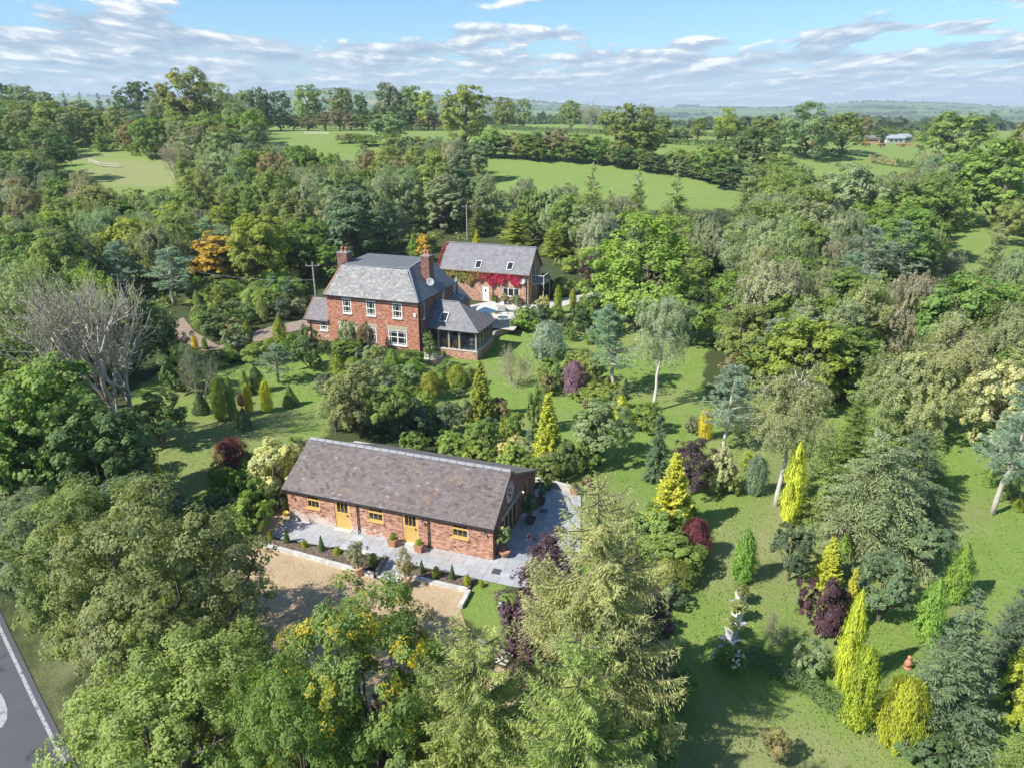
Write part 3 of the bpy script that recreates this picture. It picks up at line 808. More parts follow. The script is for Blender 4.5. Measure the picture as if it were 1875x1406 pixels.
def w(pts): return [tuple(at_z(x, y))[:2] for x, y in pts]
sheet('gravel_drive', w([(392, 1002), (452, 982), (505, 925), (534, 935), (528, 955), (497, 978), (472, 996), (478, 1001), (656, 1049), (700, 1064), (757, 1062), (856, 1084), (842, 1112), (870, 1200), (980, 1250), (900, 1330), (620, 1320), (540, 1235), (470, 1170), (420, 1060)]), 'gravel', .03)
sheet('gravel_path', w([(318, 590), (336, 582), (356, 608), (400, 634), (440, 624), (470, 606), (500, 598), (562, 585), (568, 600), (505, 616), (470, 628), (400, 646), (352, 640), (322, 622)]), 'shaded_pink_gravel', .04)

# asphalt lane
m, nt, out = new_mat('asphalt')
g = nn(nt, 'ShaderNodeNewGeometry')
c = mixc(nt, noise(nt, g.outputs['Position'], 1.2, 5), (.052, .056, .064), (.082, .086, .095))
c = mixc(nt, math_n(nt, 'MULTIPLY', noise(nt, g.outputs['Position'], 30, 3), .5), c, (.13, .13, .135))
c = mixc(nt, sstep(nt, noise(nt, g.outputs['Position'], .35, 5, .7), .56, .66), c, (.04, .043, .05))
p = nn(nt, 'ShaderNodeBsdfPrincipled'); p.inputs['Roughness'].default_value = .85; nt.links.new(c, p.inputs['Base Color'])
b = nn(nt, 'ShaderNodeBump'); b.inputs['Strength'].default_value = .4; b.inputs['Distance'].default_value = .01; nt.links.new(noise(nt, g.outputs['Position'], 45, 3), b.inputs['Height']); nt.links.new(b.outputs[0], p.inputs['Normal'])
nt.links.new(p.outputs[0], out.inputs[0])
pbr('road_paint', (.34, .355, .37), .8, var=.2, nscale=4, dirt=((.09, .095, .10), 5, .52))
ra, rb = at_z(-6, 1130), at_z(126, 1406)
rd = (rb - ra).normalized(); rn = Vector((-rd.y, rd.x, 0));
if rn.x > 0: rn = -rn
def rp(s, t): q_ = ra + rd * s + rn * t; return (q_.x, q_.y)
def strip(name, s0, s1, t0, t1, mat, z):
    n = 14; mb = MB()
    vs = []
    for i in range(n + 1):
        s = s0 + (s1 - s0) * i / n; bend = .0009 * (s - 6) ** 2
        for t in (t0 - bend, t1 - bend): a_, b_ = rp(s, t); vs.append((a_, b_, z))
    mb.add(vs, [(2 * i, 2 * i + 1, 2 * i + 3, 2 * i + 2) for i in range(n)])
    return mb.build(name, mat)
tag(strip('road', -60, 26, -.2, 6.6, 'asphalt', .03), kind='structure')
tag(strip('road_edge_line', -60, 26, .02, .16, 'road_paint', .034), kind='structure')
tag(strip('road_edge_line', -60, 26, 6.1, 6.24, 'road_paint', .034), kind='structure')
mk = MB()
pa = w([(-60, 1262), (2, 1270), (9, 1283), (14, 1300), (13, 1318), (4, 1332), (-16, 1336), (-60, 1335)])
mk.add([(p_[0], p_[1], .036) for p_ in pa], [tuple(range(len(pa)))])
tag(mk.build('road_marking', 'road_paint'), kind='structure')

# patio: dark joint bed and single slabs
pbr('joint', (.16, .15, .14), .95, var=.3, nscale=5)
m, nt, out = new_mat('slab')
t_ = nn(nt, 'ShaderNodeNewGeometry'); oi = nn(nt, 'ShaderNodeObjectInfo')
base = ramp(nt, oi.outputs['Random'], [(0, (.30, .315, .33)), (.3, (.40, .415, .43)), (.6, (.345, .35, .355)), (.85, (.44, .45, .46)), (1, (.36, .345, .315))])
c = mixc(nt, noise(nt, t_.outputs['Position'], 2.2, 5, .6), mixc(nt, 1.0, base, (.80, .80, .82), 'MULTIPLY'), mixc(nt, 1.0, base, (1.18, 1.18, 1.17), 'MULTIPLY'))
c = mixc(nt, sstep(nt, noise(nt, t_.outputs['Position'], .8, 4, .7), .60, .74), c, (.27, .245, .21))
p = nn(nt, 'ShaderNodeBsdfPrincipled'); p.inputs['Roughness'].default_value = .62; nt.links.new(c, p.inputs['Base Color'])
b = nn(nt, 'ShaderNodeBump'); b.inputs['Strength'].default_value = .35; b.inputs['Distance'].default_value = .01; nt.links.new(noise(nt, t_.outputs['Position'], 9, 4), b.inputs['Height']); nt.links.new(b.outputs[0], p.inputs['Normal'])
nt.links.new(p.outputs[0], out.inputs[0])

BARN_O = at_z(903, 1027); BARN_R = R(-18.975)
bcs, bsn = math.cos(BARN_R), math.sin(BARN_R)
def bl(x, y, z=0.0): return Vector((BARN_O.x + x * bcs - y * bsn, BARN_O.y + x * bsn + y * bcs, z))
def to_barn(p): dx, dy = p[0] - BARN_O.x, p[1] - BARN_O.y; return (dx * bcs + dy * bsn, -dx * bsn + dy * bcs)
patio_px = [(533, 950), (905, 1024), (979, 905), (980, 886), (1064, 908), (1062, 1010), (1040, 1080), (945, 1076), (862, 1058), (757, 1035), (738, 1058), (724, 1070), (690, 1058), (706, 1022), (660, 1012), (490, 983)]
patio_l = np.array([to_barn(at_z(x, y)) for x, y in patio_px])
patio_root = sheet('patio', [tuple(bl(*p))[:2] for p in patio_l], 'joint', .030)
cell = .66
count = 0
slab_cache = {}
def clip_poly(poly, x0, x1, y0, y1):
    def cl(pts, f, inter):
        o = []
        for i in range(len(pts)):
            a, b_ = pts[i], pts[(i + 1) % len(pts)]
            if f(a): o.append(a)
            if f(a) != f(b_): o.append(inter(a, b_))
        return o
    def ix(v): return lambda a, b_: (v, a[1] + (b_[1] - a[1]) * (v - a[0]) / (b_[0] - a[0]))
    def iy(v): return lambda a, b_: (a[0] + (b_[0] - a[0]) * (v - a[1]) / (b_[1] - a[1]), v)
    for f, it in ((lambda p: p[0] >= x0, ix(x0)), (lambda p: p[0] <= x1, ix(x1)), (lambda p: p[1] >= y0, iy(y0)), (lambda p: p[1] <= y1, iy(y1))):
        poly = cl(poly, f, it)
        if len(poly) < 3: return []
    return poly
rows = []
yy = patio_l[:, 1].min()
rs = random.Random(5)
while yy < patio_l[:, 1].max():
    hgt = rs.choice([.45, .6, .6, .75]); xx = patio_l[:, 0].min() - rs.uniform(0, .6)
    while xx < patio_l[:, 0].max():
        wd = rs.choice([.45, .6, .75, .9, .9])
        x0_, x1_, y0_, y1_ = xx + .008, xx + wd - .008, yy + .008, yy + hgt - .008
        pl = clip_poly([tuple(p) for p in patio_l], x0_, x1_, y0_, y1_)
        if len(pl) >= 3:
            ar = abs(sum(pl[i][0] * pl[(i + 1) % len(pl)][1] - pl[(i + 1) % len(pl)][0] * pl[i][1] for i in range(len(pl)))) / 2
            if ar > .03 and count < 298:
                count += 1
                key = (round(wd, 2), hgt) if abs(ar - (wd - .016) * (hgt - .016)) < 1e-4 else None
                cx_, cy_ = (x0_ + x1_) / 2, (y0_ + y1_) / 2
                if key and key in slab_cache: me = slab_cache[key]
                else:
                    mb = MB(); mb.prism([(a - cx_, b_ - cy_, 0) for a, b_ in pl], [(a - cx_, b_ - cy_, .034) for a, b_ in pl]); me = mb.mesh('paving_slab', 'slab')
                    if key: slab_cache[key] = me
                o = link('paving_slab', me, patio_root); wp = bl(cx_, cy_)
                o.location = (wp.x, wp.y, .034 + rs.uniform(0, .006)); o.rotation_euler = (rs.uniform(-.004, .004), rs.uniform(-.004, .004), BARN_R)
        xx += wd
    yy += hgt
# ---------------------------------------------------------------- building stock
m, nt, out = new_mat('brick')
def brick_mat(name, lo, mid, hi, white=0.0):
    m, nt, out = new_mat(name)
    a = nn(nt, 'ShaderNodeAttribute', attribute_name='tone'); t = nn(nt, 'ShaderNodeTexCoord')
    c = ramp(nt, a.outputs['Fac'], [(0, lo), (.18, tuple((l + m_) / 2 for l, m_ in zip(lo, mid))), (.55, mid), (.9, hi), (1, tuple(min(1, h * 1.15) for h in hi))])
    c = mixc(nt, math_n(nt, 'MULTIPLY', noise(nt, t.outputs['Object'], 1.1, 4), .5), c, mixc(nt, 1.0, c, (.72, .70, .72), 'MULTIPLY'))
    if white:
        sx = nn(nt, 'ShaderNodeSeparateXYZ'); nt.links.new(t.outputs['Object'], sx.inputs[0])
        low = sstep(nt, sx.outputs[2], 1.25, .1)
        lft = math_n(nt, 'ADD', math_n(nt, 'MULTIPLY', sstep(nt, sx.outputs[0], -4.0, -11.5), .85), .12)
        k = math_n(nt, 'MULTIPLY', math_n(nt, 'MULTIPLY', low, lft), white)
        n_ = math_n(nt, 'MULTIPLY', math_n(nt, 'ADD', noise(nt, t.outputs['Object'], 1.6, 5, .7), noise(nt, t.outputs['Object'], 7, 3, .7)), .5)
        c = mixc(nt, math_n(nt, 'MULTIPLY', sstep(nt, math_n(nt, 'ADD', n_, math_n(nt, 'MULTIPLY', k, .23)), .60, .66), .8), c, (.62, .56, .50))
    p = nn(nt, 'ShaderNodeBsdfPrincipled'); p.inputs['Roughness'].default_value = .88; nt.links.new(c, p.inputs['Base Color'])
    nt.links.new(p.outputs[0], out.inputs[0])
brick_mat('barn_brick', (.16, .085, .065), (.50, .255, .17), (.62, .36, .25), 1.0)
brick_mat('house_brick', (.24, .09, .06), (.50, .20, .12), (.60, .32, .21))
brick_mat('annex_brick', (.26, .12, .085), (.52, .27, .18), (.64, .42, .30))
brick_mat('dark_brick', (.13, .06, .05), (.26, .12, .09), (.36, .20, .15))  # darker copy: puts shade of the right-hand walls into colour; chimneys use it too
pbr('mortar', (.46, .41, .36), .95, var=.18, nscale=3)
pbr('red_mortar', (.42, .28, .22), .95, var=.18, nscale=3)
def slate_mat(name, cols, lichen=None, gloss=.55, spec=.5):
    m, nt, out = new_mat(name)
    a = nn(nt, 'ShaderNodeAttribute', attribute_name='tone'); t = nn(nt, 'ShaderNodeTexCoord')
    c = ramp(nt, a.outputs['Fac'], cols)
    c = mixc(nt, noise(nt, t.outputs['Object'], .7, 4), mixc(nt, 1.0, c, (.78, .78, .80), 'MULTIPLY'), mixc(nt, 1.0, c, (1.15, 1.14, 1.12), 'MULTIPLY'))
    if lichen:
        n_ = math_n(nt, 'ADD', math_n(nt, 'MULTIPLY', noise(nt, t.outputs['Object'], .9, 5, .7), .6), math_n(nt, 'MULTIPLY', noise(nt, t.outputs['Object'], 8, 4, .7), .45))
        c = mixc(nt, math_n(nt, 'MULTIPLY', sstep(nt, n_, .56, .66), .55), c, lichen)
        c = mixc(nt, sstep(nt, noise(nt, t.outputs['Object'], 16, 2, .5), .76, .79), c, (.55, .53, .48))
    p = nn(nt, 'ShaderNodeBsdfPrincipled'); p.inputs['Roughness'].default_value = gloss; p.inputs['Specular IOR Level'].default_value = spec; nt.links.new(c, p.inputs['Base Color'])
    b = nn(nt, 'ShaderNodeBump'); b.inputs['Strength'].default_value = .25; b.inputs['Distance'].default_value = .006; nt.links.new(noise(nt, t.outputs['Object'], 22, 3), b.inputs['Height']); nt.links.new(b.outputs[0], p.inputs['Normal'])
    nt.links.new(p.outputs[0], out.inputs[0])
slate_mat('barn_slate', [(0, (.075, .055, .055)), (.3, (.125, .098, .092)), (.55, (.15, .124, .118)), (.8, (.18, .158, .155)), (.97, (.20, .118, .085)), (1, (.23, .22, .22))], (.27, .165, .07))
slate_mat('rear_slate', [(0, (.12, .10, .10)), (.5, (.165, .145, .142)), (1, (.20, .18, .178))], None, .8, .3)
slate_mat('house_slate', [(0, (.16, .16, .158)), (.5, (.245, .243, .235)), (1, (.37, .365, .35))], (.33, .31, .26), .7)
slate_mat('side_slate', [(0, (.13, .14, .155)), (.5, (.17, .18, .195)), (1, (.21, .22, .235))], None, .55)  # front slate darkened: the side slope's shade is put into its colour
slate_mat('plum_slate', [(0, (.15, .13, .13)), (.5, (.19, .17, .17)), (1, (.24, .215, .215))], None, .7)
slate_mat('grey_slate', [(0, (.14, .14, .15)), (.5, (.20, .195, .205)), (1, (.26, .255, .26))], (.25, .235, .19), .6)
slate_mat('oxide', [(0, (.15, .15, .16)), (1, (.15, .15, .16))], None, .6)
pbr('felt_roof', (.125, .135, .14), .8, var=.15, nscale=.6)
pbr('ridge_tile', (.25, .255, .26), .7, var=.18, nscale=3, dirt=((.22, .21, .19), 3, .6))
pbr('oak_paint', (.66, .43, .14), .6, var=.16, nscale=5)
pbr('white_paint', (.80, .80, .77), .45, var=.05)
pbr('grey_white', (.60, .60, .57), .6, var=.08)
pbr('stone_lintel', (.42, .37, .27), .9, var=.15)
pbr('pale_sill', (.60, .57, .50), .85, var=.12)
pbr('black_plastic', (.025, .025, .028), .35, var=.1)
pbr('lead', (.24, .25, .27), .6, var=.1)
pbr('oak_post', (.36, .31, .24), .85, var=.2)
pbr('old_oak', (.20, .15, .10), .85, var=.3)
pbr('terracotta', (.44, .215, .13), .85, var=.15, nscale=5)
pbr('pale_terracotta', (.55, .36, .26), .85, var=.12, nscale=5, dirt=((.62, .56, .50), 4, .62))
pbr('dark_pot', (.10, .075, .065), .7, var=.2)
pbr('white_pot', (.62, .63, .64), .5, var=.04)
pbr('sleeper', (.47, .45, .41), .9, var=.22, nscale=2, dirt=((.70, .69, .66), 3, .5), bump=.3)
pbr('dark_sleeper', (.19, .155, .125), .9, var=.3, nscale=3)
pbr('coping', (.50, .475, .42), .85, var=.15, nscale=2)
pbr('wicker', (.42, .26, .13), .85, var=.3, nscale=12)
pbr('steel', (.55, .56, .57), .35, metal=.8, var=.1)
pbr('iron', (.10, .10, .11), .6, var=.2)
pbr('canvas', (.80, .78, .72), .85, var=.04)
pbr('wood_grey', (.34, .32, .28), .9, var=.25)
pbr('interior', (.16, .13, .10), .9, var=.2)
pbr('red_plastic', (.50, .05, .04), .5, var=.1)
pbr('yellow_plastic', (.62, .46, .04), .5, var=.1)
pbr('blue_glaze', (.05, .09, .20), .25, var=.1)
pbr('green_copper', (.18, .36, .32), .6, var=.1)
pbr('render_grey', (.45, .45, .43), .85, var=.1)
pbr('barn_cladding', (.33, .36, .38), .7, var=.2)
m, nt, out = new_mat('glass')
p = nn(nt, 'ShaderNodeBsdfPrincipled'); p.inputs['Base Color'].default_value = (.022, .026, .028, 1); p.inputs['Roughness'].default_value = .06; p.inputs['Specular IOR Level'].default_value = .9
t = nn(nt, 'ShaderNodeTexCoord'); b = nn(nt, 'ShaderNodeBump'); b.inputs['Strength'].default_value = .06; b.inputs['Distance'].default_value = .02
nt.links.new(noise(nt, t.outputs['Object'], 1.5, 2), b.inputs['Height']); nt.links.new(b.outputs[0], p.inputs['Normal']); nt.links.new(p.outputs[0], out.inputs[0])
m, nt, out = new_mat('clear_glass')
p = nn(nt, 'ShaderNodeBsdfPrincipled'); p.inputs['Base Color'].default_value = (.9, .94, .93, 1); p.inputs['Roughness'].default_value = .03; p.inputs['Transmission Weight'].default_value = 1.0; p.inputs['IOR'].default_value = 1.05
p.inputs['Specular IOR Level'].default_value = .9
nt.links.new(p.outputs[0], out.inputs[0])
m, nt, out = new_mat('lamp_glow')
e = nn(nt, 'ShaderNodeEmission'); e.inputs[0].default_value = (1, .75, .42, 1); e.inputs[1].default_value = 3.0; nt.links.new(e.outputs[0], out.inputs[0])

def top_at(prof, s):
    return float(np.interp(s, [p[0] for p in prof], [p[1] for p in prof]))

def wall(parent, O, ax, inn, prof, openings, brick_mat_, mortar_mat='mortar', z0=-.3, thick=.28, bw=.225, bh=.075, gap=.011, seed=1, lay=True, bricklabel=None):
    """brick wall in a building's frame. O: start, ax: unit direction along, inn: unit direction inwards, prof: [(s, top z)]"""
    g = random.Random(seed); O = Vector(O); ax = Vector(ax); inn = Vector(inn)
    mb = MB(); L = prof[-1][0]
    cuts = sorted(set([p[0] for p in prof] + [o[0] for o in openings] + [o[1] for o in openings]))
    def P(s, d, z): return tuple(O + ax * s + inn * d + Vector((0, 0, z)))
    for a, b_ in zip(cuts[:-1], cuts[1:]):
        if b_ - a < 1e-4: continue
        mid = (a + b_) / 2
        ops = sorted([(o[2], o[3]) for o in openings if o[0] <= mid <= o[1]])
        lo = z0; spans = []
        for z_a, z_b in ops:
            if z_a > lo: spans.append((lo, z_a))
            lo = max(lo, z_b)
        spans.append((lo, None))
        for z_a, z_b in spans:
            ta = top_at(prof, a + 1e-6) if z_b is None else z_b; tb = top_at(prof, b_ - 1e-6) if z_b is None else z_b
            if max(ta, tb) <= z_a + .01: continue
            ta = max(ta, z_a + .002); tb = max(tb, z_a + .002)
            mb.prism([P(a, .006, z_a), P(b_, .006, z_a), P(b_, thick, z_a), P(a, thick, z_a)], [P(a, .006, ta), P(b_, .006, tb), P(b_, thick, tb), P(a, thick, ta)])
    o = mb.build('wall', mortar_mat, parent)
    if lay:
        bb = MB(); z = max(z0, -.05) ; row = 0
        while z < max(p[1] for p in prof):
            zc = z + bh / 2
            # span of this course under the profile
            sg = np.linspace(0, L, 241); ok = np.interp(sg, [p[0] for p in prof], [p[1] for p in prof]) > z + bh
            if ok.any():
                sa = sg[ok].min(); sb = sg[ok].max()
                s = sa - (bw / 2 if row % 2 else 0) - .0
                while s < sb:
                    a = max(s, sa); e_ = min(s + bw - gap, sb)
                    segs = [(a, e_)]
                    for o0, o1, oz0, oz1 in openings:
                        if oz0 - .01 < zc < oz1 + .01:
                            ns = []
                            for x0, x1 in segs:
                                if x1 <= o0 or x0 >= o1: ns.append((x0, x1)); continue
                                if x0 < o0: ns.append((x0, o0))
                                if x1 > o1: ns.append((o1, x1))
                            segs = ns
                    for x0, x1 in segs:
                        if x1 - x0 < .03: continue
                        d = -g.uniform(0, .005); tn = g.random() ** (1.6 if g.random() < .12 else .8)
                        f = [P(x0, d, z), P(x1, d, z), P(x1, d, z + bh - gap), P(x0, d, z + bh - gap)]
                        k = [P(x0, .008, z), P(x1, .008, z), P(x1, .008, z + bh - gap), P(x0, .008, z + bh - gap)]
                        bb.add(f + k, [(0, 1, 2, 3), (0, 4, 5, 1), (3, 2, 6, 7), (1, 5, 6, 2), (0, 3, 7, 4)], tn)
                    s += bw
            z += bh; row += 1
        bo = bb.build('brick', brick_mat_, o); tag(bo, kind='stuff')
    return o

def roof_plane(parent, bl_, br_, tr_, tl_, slate, name='roof', wd=.30, ex=.22, seed=3, thick=.06, over=None):
    """slated trapezoid, lower edge bl->br, upper tl->tr, with a board under it"""
    g = random.Random(seed)
    bl_, br_, tr_, tl_ = map(Vector, (bl_, br_, tr_, tl_))
    n = (br_ - bl_).cross(tl_ - bl_).normalized()
    if n.z < 0: n = -n
    mb = MB(); base_ = [bl_, br_, tr_, tl_]
    mb.prism([tuple(p - n * thick) for p in base_], [tuple(p - n * .004) for p in base_])
    o = mb.build(name, slate, parent)
    ax = (br_ - bl_).normalized()
    up = n.cross(ax)
    if up.z < 0: up = -up
    H_ = (tl_ - bl_).dot(up); rows_ = max(1, int(round(H_ / ex))); exx = H_ / rows_
    sb = MB()
    for r in range(rows_):
        t0 = r / rows_; t1 = (r + 1) / rows_
        L0 = bl_ + (tl_ - bl_) * t0; R0 = br_ + (tr_ - br_) * t0
        L1 = bl_ + (tl_ - bl_) * t1; R1 = br_ + (tr_ - br_) * t1
        a0 = (L0 - bl_).dot(ax); b0 = (R0 - bl_).dot(ax); a1 = (L1 - bl_).dot(ax); b1 = (R1 - bl_).dot(ax)
        h0 = t0 * H_; h1 = t1 * H_
        s = min(a0, a1) - (wd / 2 if r % 2 else 0)
        while s < max(b0, b1):
            x0 = s + .006; x1 = s + wd - .006
            p0 = [max(x0, a0), min(x1, b0)]; p1 = [max(x0, a1), min(x1, b1)]
            if p0[1] - p0[0] > .02 or p1[1] - p1[0] > .02:
                if p0[1] < p0[0]: p0 = [max(min(p0[0], b0), a0)] * 2
                if p1[1] < p1[0]: p1 = [max(min(p1[0], b1), a1)] * 2
                lift = .016 + g.uniform(0, .008); tn = min(1, max(0, g.gauss(.5, .20)))
                A_ = bl_ + ax * p0[0] + up * (h0 - .01) + n * lift; B_ = bl_ + ax * p0[1] + up * (h0 - .01) + n * lift
                C_ = bl_ + ax * p1[1] + up * h1 + n * .004; D_ = bl_ + ax * p1[0] + up * h1 + n * .004
                sb.add([tuple(A_), tuple(B_), tuple(C_), tuple(D_), tuple(A_ - n * lift), tuple(B_ - n * lift)], [(0, 1, 2, 3), (4, 5, 1, 0)], tn)
            s += wd
    so = sb.build('slate', slate, o); tag(so, kind='stuff')
    return o

def window(parent, O, ax, inn, x0, x1, z0, z1, cols, rows_, frame='white_paint', fw=.06, bar=.025, sill='white_paint', depth=.07, glass='glass', splits=(), name='window', sillout=.05, margin=False):
    O = Vector(O); ax = Vector(ax); inn = Vector(inn)
    def P(s, d, z): return O + ax * s + inn * d + Vector((0, 0, z))
    W = empty(name, (0, 0, 0)); W.parent = parent
    fr = MB(); up = Vector((0, 0, 1))
    def fb(sa, sb, za, zb, d=depth, t=.05): fr.obox(P((sa + sb) / 2, d, (za + zb) / 2), ax * (sb - sa) / 2, inn * t / 2, up * (zb - za) / 2)
    fb(x0 + .002, x0 + fw, z0 + .002, z1 - .002); fb(x1 - fw, x1 - .002, z0 + .002, z1 - .002); fb(x0 + fw, x1 - fw, z1 - fw, z1 - .002); fb(x0 + fw, x1 - fw, z0 + .002, z0 + fw)
    for kind_, v, th in splits:
        if kind_ == 'h': fb(x0 + fw, x1 - fw, v - th / 2, v + th / 2, depth - .004, .055)
        else: fb(v - th / 2, v + th / 2, z0 + fw, z1 - fw, depth - .002, .052)
    for c_ in cols: fb(c_ - bar / 2, c_ + bar / 2, z0 + fw, z1 - fw, depth + .004, .03)
    for r_, a_, b_ in rows_: fb(a_, b_, r_ - bar / 2, r_ + bar / 2, depth + .006, .03)
    fr.build('frame', frame, W)
    pn = MB(); pn.obox(P((x0 + x1) / 2, depth + .02, (z0 + z1) / 2), ax * (x1 - x0 - fw) / 2, inn * .006, up * (z1 - z0 - fw) / 2)
    pn.build('pane', glass, W)
    if sill:
        sm = MB(); sm.obox(P((x0 + x1) / 2, -sillout / 2 + .03, z0 - .035), ax * ((x1 - x0) / 2 + .05), inn * (sillout / 2 + .03), up * .035)
        sm.build('sill', sill, W)
    return W

# ================================================================= BARN
barn = empty('brick_barn', BARN_O, BARN_R)
tag(barn, 'long low red brick barn with slate roof, yellow doors and a clock on its gable', 'barn')
BX = -13.5
ops = [(12.15, 11.23, 1.16, 2.14), (10.2, 9.15, 0, 2.10), (7.92, 6.9, 1.13, 2.12), (5.65, 4.63, 0, 2.10), (2.5, 1.5, 1.14, 2.12)]
opl = [(13.5 - a, 13.5 - b_, c_, d_) for a, b_, c_, d_ in ops]
wall(barn, (BX, 0, 0), (1, 0, 0), (0, 1, 0), [(0, 2.16), (13.5, 2.16)], opl, 'barn_brick', seed=2)
gp = [(0, 2.16), (2.86, 4.22), (3.45, 3.72), (8.0, 1.78)]
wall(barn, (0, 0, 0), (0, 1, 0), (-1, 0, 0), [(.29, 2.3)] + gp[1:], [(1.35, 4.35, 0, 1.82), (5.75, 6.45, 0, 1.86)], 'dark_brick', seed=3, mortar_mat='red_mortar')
wall(barn, (BX, 7.72, 0), (1, 0, 0), (0, 1, 0), [(0, 1.78), (13.2, 1.78)], [], 'barn_brick', lay=False)
wall(barn, (BX, .29, 0), (0, 1, 0), (1, 0, 0), [(0, 2.3), (2.57, 4.2), (3.2, 3.7), (7.42, 1.8)], [], 'barn_brick', seed=4)
roof_plane(barn, (BX - .28, -.15, 2.20), (.13, -.15, 2.20), (.13, 2.86, 4.36), (BX - .02, 2.86, 4.36), 'barn_slate', 'front_roof', .24, .145, 5)
roof_plane(barn, (.13, 3.45, 3.93), (-13.6, 3.45, 3.93), (-13.6, 2.88, 4.33), (.13, 2.88, 4.33), 'barn_slate', 'ridge_roof', .30, .2, 6)
# lower rear slope, falling away to the garden; it stops short of the left gable
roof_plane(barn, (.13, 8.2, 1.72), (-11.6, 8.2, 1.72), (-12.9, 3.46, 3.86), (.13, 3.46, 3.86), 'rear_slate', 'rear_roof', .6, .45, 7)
k = 24; seg = 13.55 / k
rt = MB()
for s_ in (-1, 1):
    rt.prism([(-seg / 2 + .016, 0, .04), (seg / 2 - .016, 0, .04), (seg / 2 - .016, s_ * .17, -.075), (-seg / 2 + .016, s_ * .17, -.075)],
             [(-seg / 2 + .016, 0, .062), (seg / 2 - .016, 0, .062), (seg / 2 - .016, s_ * .185, -.055), (-seg / 2 + .016, s_ * .185, -.055)])
rtm = rt.mesh('ridge_tile', 'ridge_tile')
for i in range(k):
    link('ridge_tile', rtm, barn, (-13.45 + seg * (i + .5), 2.87, 4.375 + rnd.uniform(-.006, .01))).rotation_euler = (rnd.uniform(-.01, .01), rnd.uniform(-.01, .01), rnd.uniform(-.012, .012))
vb = MB(); vb.bar((.10, -.18, 2.12), (.10, 2.86, 4.28), .035, .16); vb.bar((.10, 2.86, 4.28), (.10, 3.45, 3.80), .035, .14); vb.bar((.10, 3.45, 3.80), (.10, 8.2, 1.66), .035, .12)
vb.build('verge_board', 'dark_sleeper', barn)
gu = MB(); gu.tube([(BX - .3, -.205, 2.17), (.17, -.205, 2.15)], .052, 8); gu.build('gutter', 'black_plastic', barn)
for s_ in (8.6, 3.96):
    dp = MB(); dp.tube([(-s_, -.205, 2.13), (-s_, -.15, 2.05), (-s_, -.075, 1.97), (-s_, -.075, .12), (-s_, -.13, .03)], .036, 8)
    for z_ in (1.7, 1.0, .35): dp.box(-s_ - .06, -s_ + .06, -.06, -.004, z_, z_ + .05)
    dp.build('downpipe', 'black_plastic', barn)
F0 = ((0, 0, 0), (-1, 0, 0), (0, 1, 0))
for a, b_, z_a, z_b in (ops[0], ops[2], ops[4]):
    w_ = (b_ - a); x0, x1 = min(a, b_), max(a, b_); th = (x1 - x0 - .12) / 3
    window(barn, *F0, x0, x1, z_a, z_b, [x0 + .06 + th, x0 + .06 + 2 * th], [], 'oak_paint', .075, .022, 'oak_paint', .05, splits=[('h', z_a + .56, .11)], sillout=.09)
for a, b_, z_a, z_b in (ops[1], ops[3]):
    x0, x1 = min(a, b_), max(a, b_)
    D = empty('door', (0, 0, 0)); D.parent = barn
    fr = MB()
    def dbx(mb, sa, sb, za, zb, y0=.03, y1=.09): mb.box(-sb, -sa, y0, y1, za, zb)
    dbx(fr, x0 + .003, x0 + .10, .1, z_b - .003); dbx(fr, x1 - .10, x1 - .003, .1, z_b - .003); dbx(fr, x0 + .10, x1 - .10, z_b - .09, z_b - .003)
    dbx(fr, x0 + .10, x1 - .10, 1.12, 1.22, .025, .085); dbx(fr, x0 + .10, x0 + .16, 1.22, z_b - .09, .035, .085); dbx(fr, x1 - .16, x1 - .10, 1.22, z_b - .09, .035, .085)
    for q_ in (1, 2): xm = x0 + .16 + (x1 - x0 - .32) * q_ / 3; dbx(fr, xm - .012, xm + .012, 1.22, z_b - .09, .05, .08)
    fr.build('frame', 'oak_paint', D)
    n_b = 8; bwid = (x1 - x0 - .20) / n_b; bm_ = MB(); bm_.box(-bwid / 2 + .006, bwid / 2 - .006, .045, .075, .12, 1.12); bme = bm_.mesh('board', 'oak_paint')
    for q_ in range(n_b): link('board', bme, D, (-(x0 + .10 + bwid * (q_ + .5)), rnd.uniform(-.003, .003), 0))
    bk = MB(); dbx(bk, x0 + .10, x1 - .10, .12, 1.12, .076, .086); bk.build('back_board', 'dark_sleeper', D)
    gp_ = MB(); dbx(gp_, x0 + .10, x1 - .10, 1.22, z_b - .09, .082, .09); gp_.build('pane', 'glass', D)
    hd = MB(); hd.obox((-(x0 + .19), .0, 1.10), (.02, 0, 0), (0, .03, 0), (0, 0, .07)); hd.build('handle', 'iron', D)
    st_ = MB(); st_.box(-x1 - .06, -x0 + .06, -.22, .10, .0, .115); st_.build('door_step', 'pale_sill', barn)
# wall lanterns
def lantern(parent, p, out_, lit=False):
    out_ = Vector(out_); W = empty('wall_light', p); W.parent = parent
    a = MB(); a.obox(out_ * .015, out_.cross(Vector((0, 0, 1))) * .035, out_ * .012, (0, 0, .07)); a.tube([out_ * .02, out_ * .10 + Vector((0, 0, .10)), out_ * .16 + Vector((0, 0, .03))], .012, 5); a.lathe([(.075, 0), (.03, .07), (.008, .10)], tuple(out_ * .16 + Vector((0, 0, -.06))), 8)
    a.build('bracket', 'iron', W)
    b_ = MB(); b_.lathe([(.03, -.14), (.05, -.08), (.05, -.02)], tuple(out_ * .16 + Vector((0, 0, -.04))), 8); b_.build('lamp', 'lamp_glow' if lit else 'grey_white', W)
lantern(barn, (-.45, 0, 1.85), (0, -1, 0)); lantern(barn, (-13.1, 0, 1.8), (0, -1, 0)); lantern(barn, (-4.3, 0, 1.86), (0, -1, 0))
lantern(barn, (0, 1.10, 1.75), (1, 0, 0), True); lantern(barn, (0, 4.95, 1.95), (1, 0, 0), True)
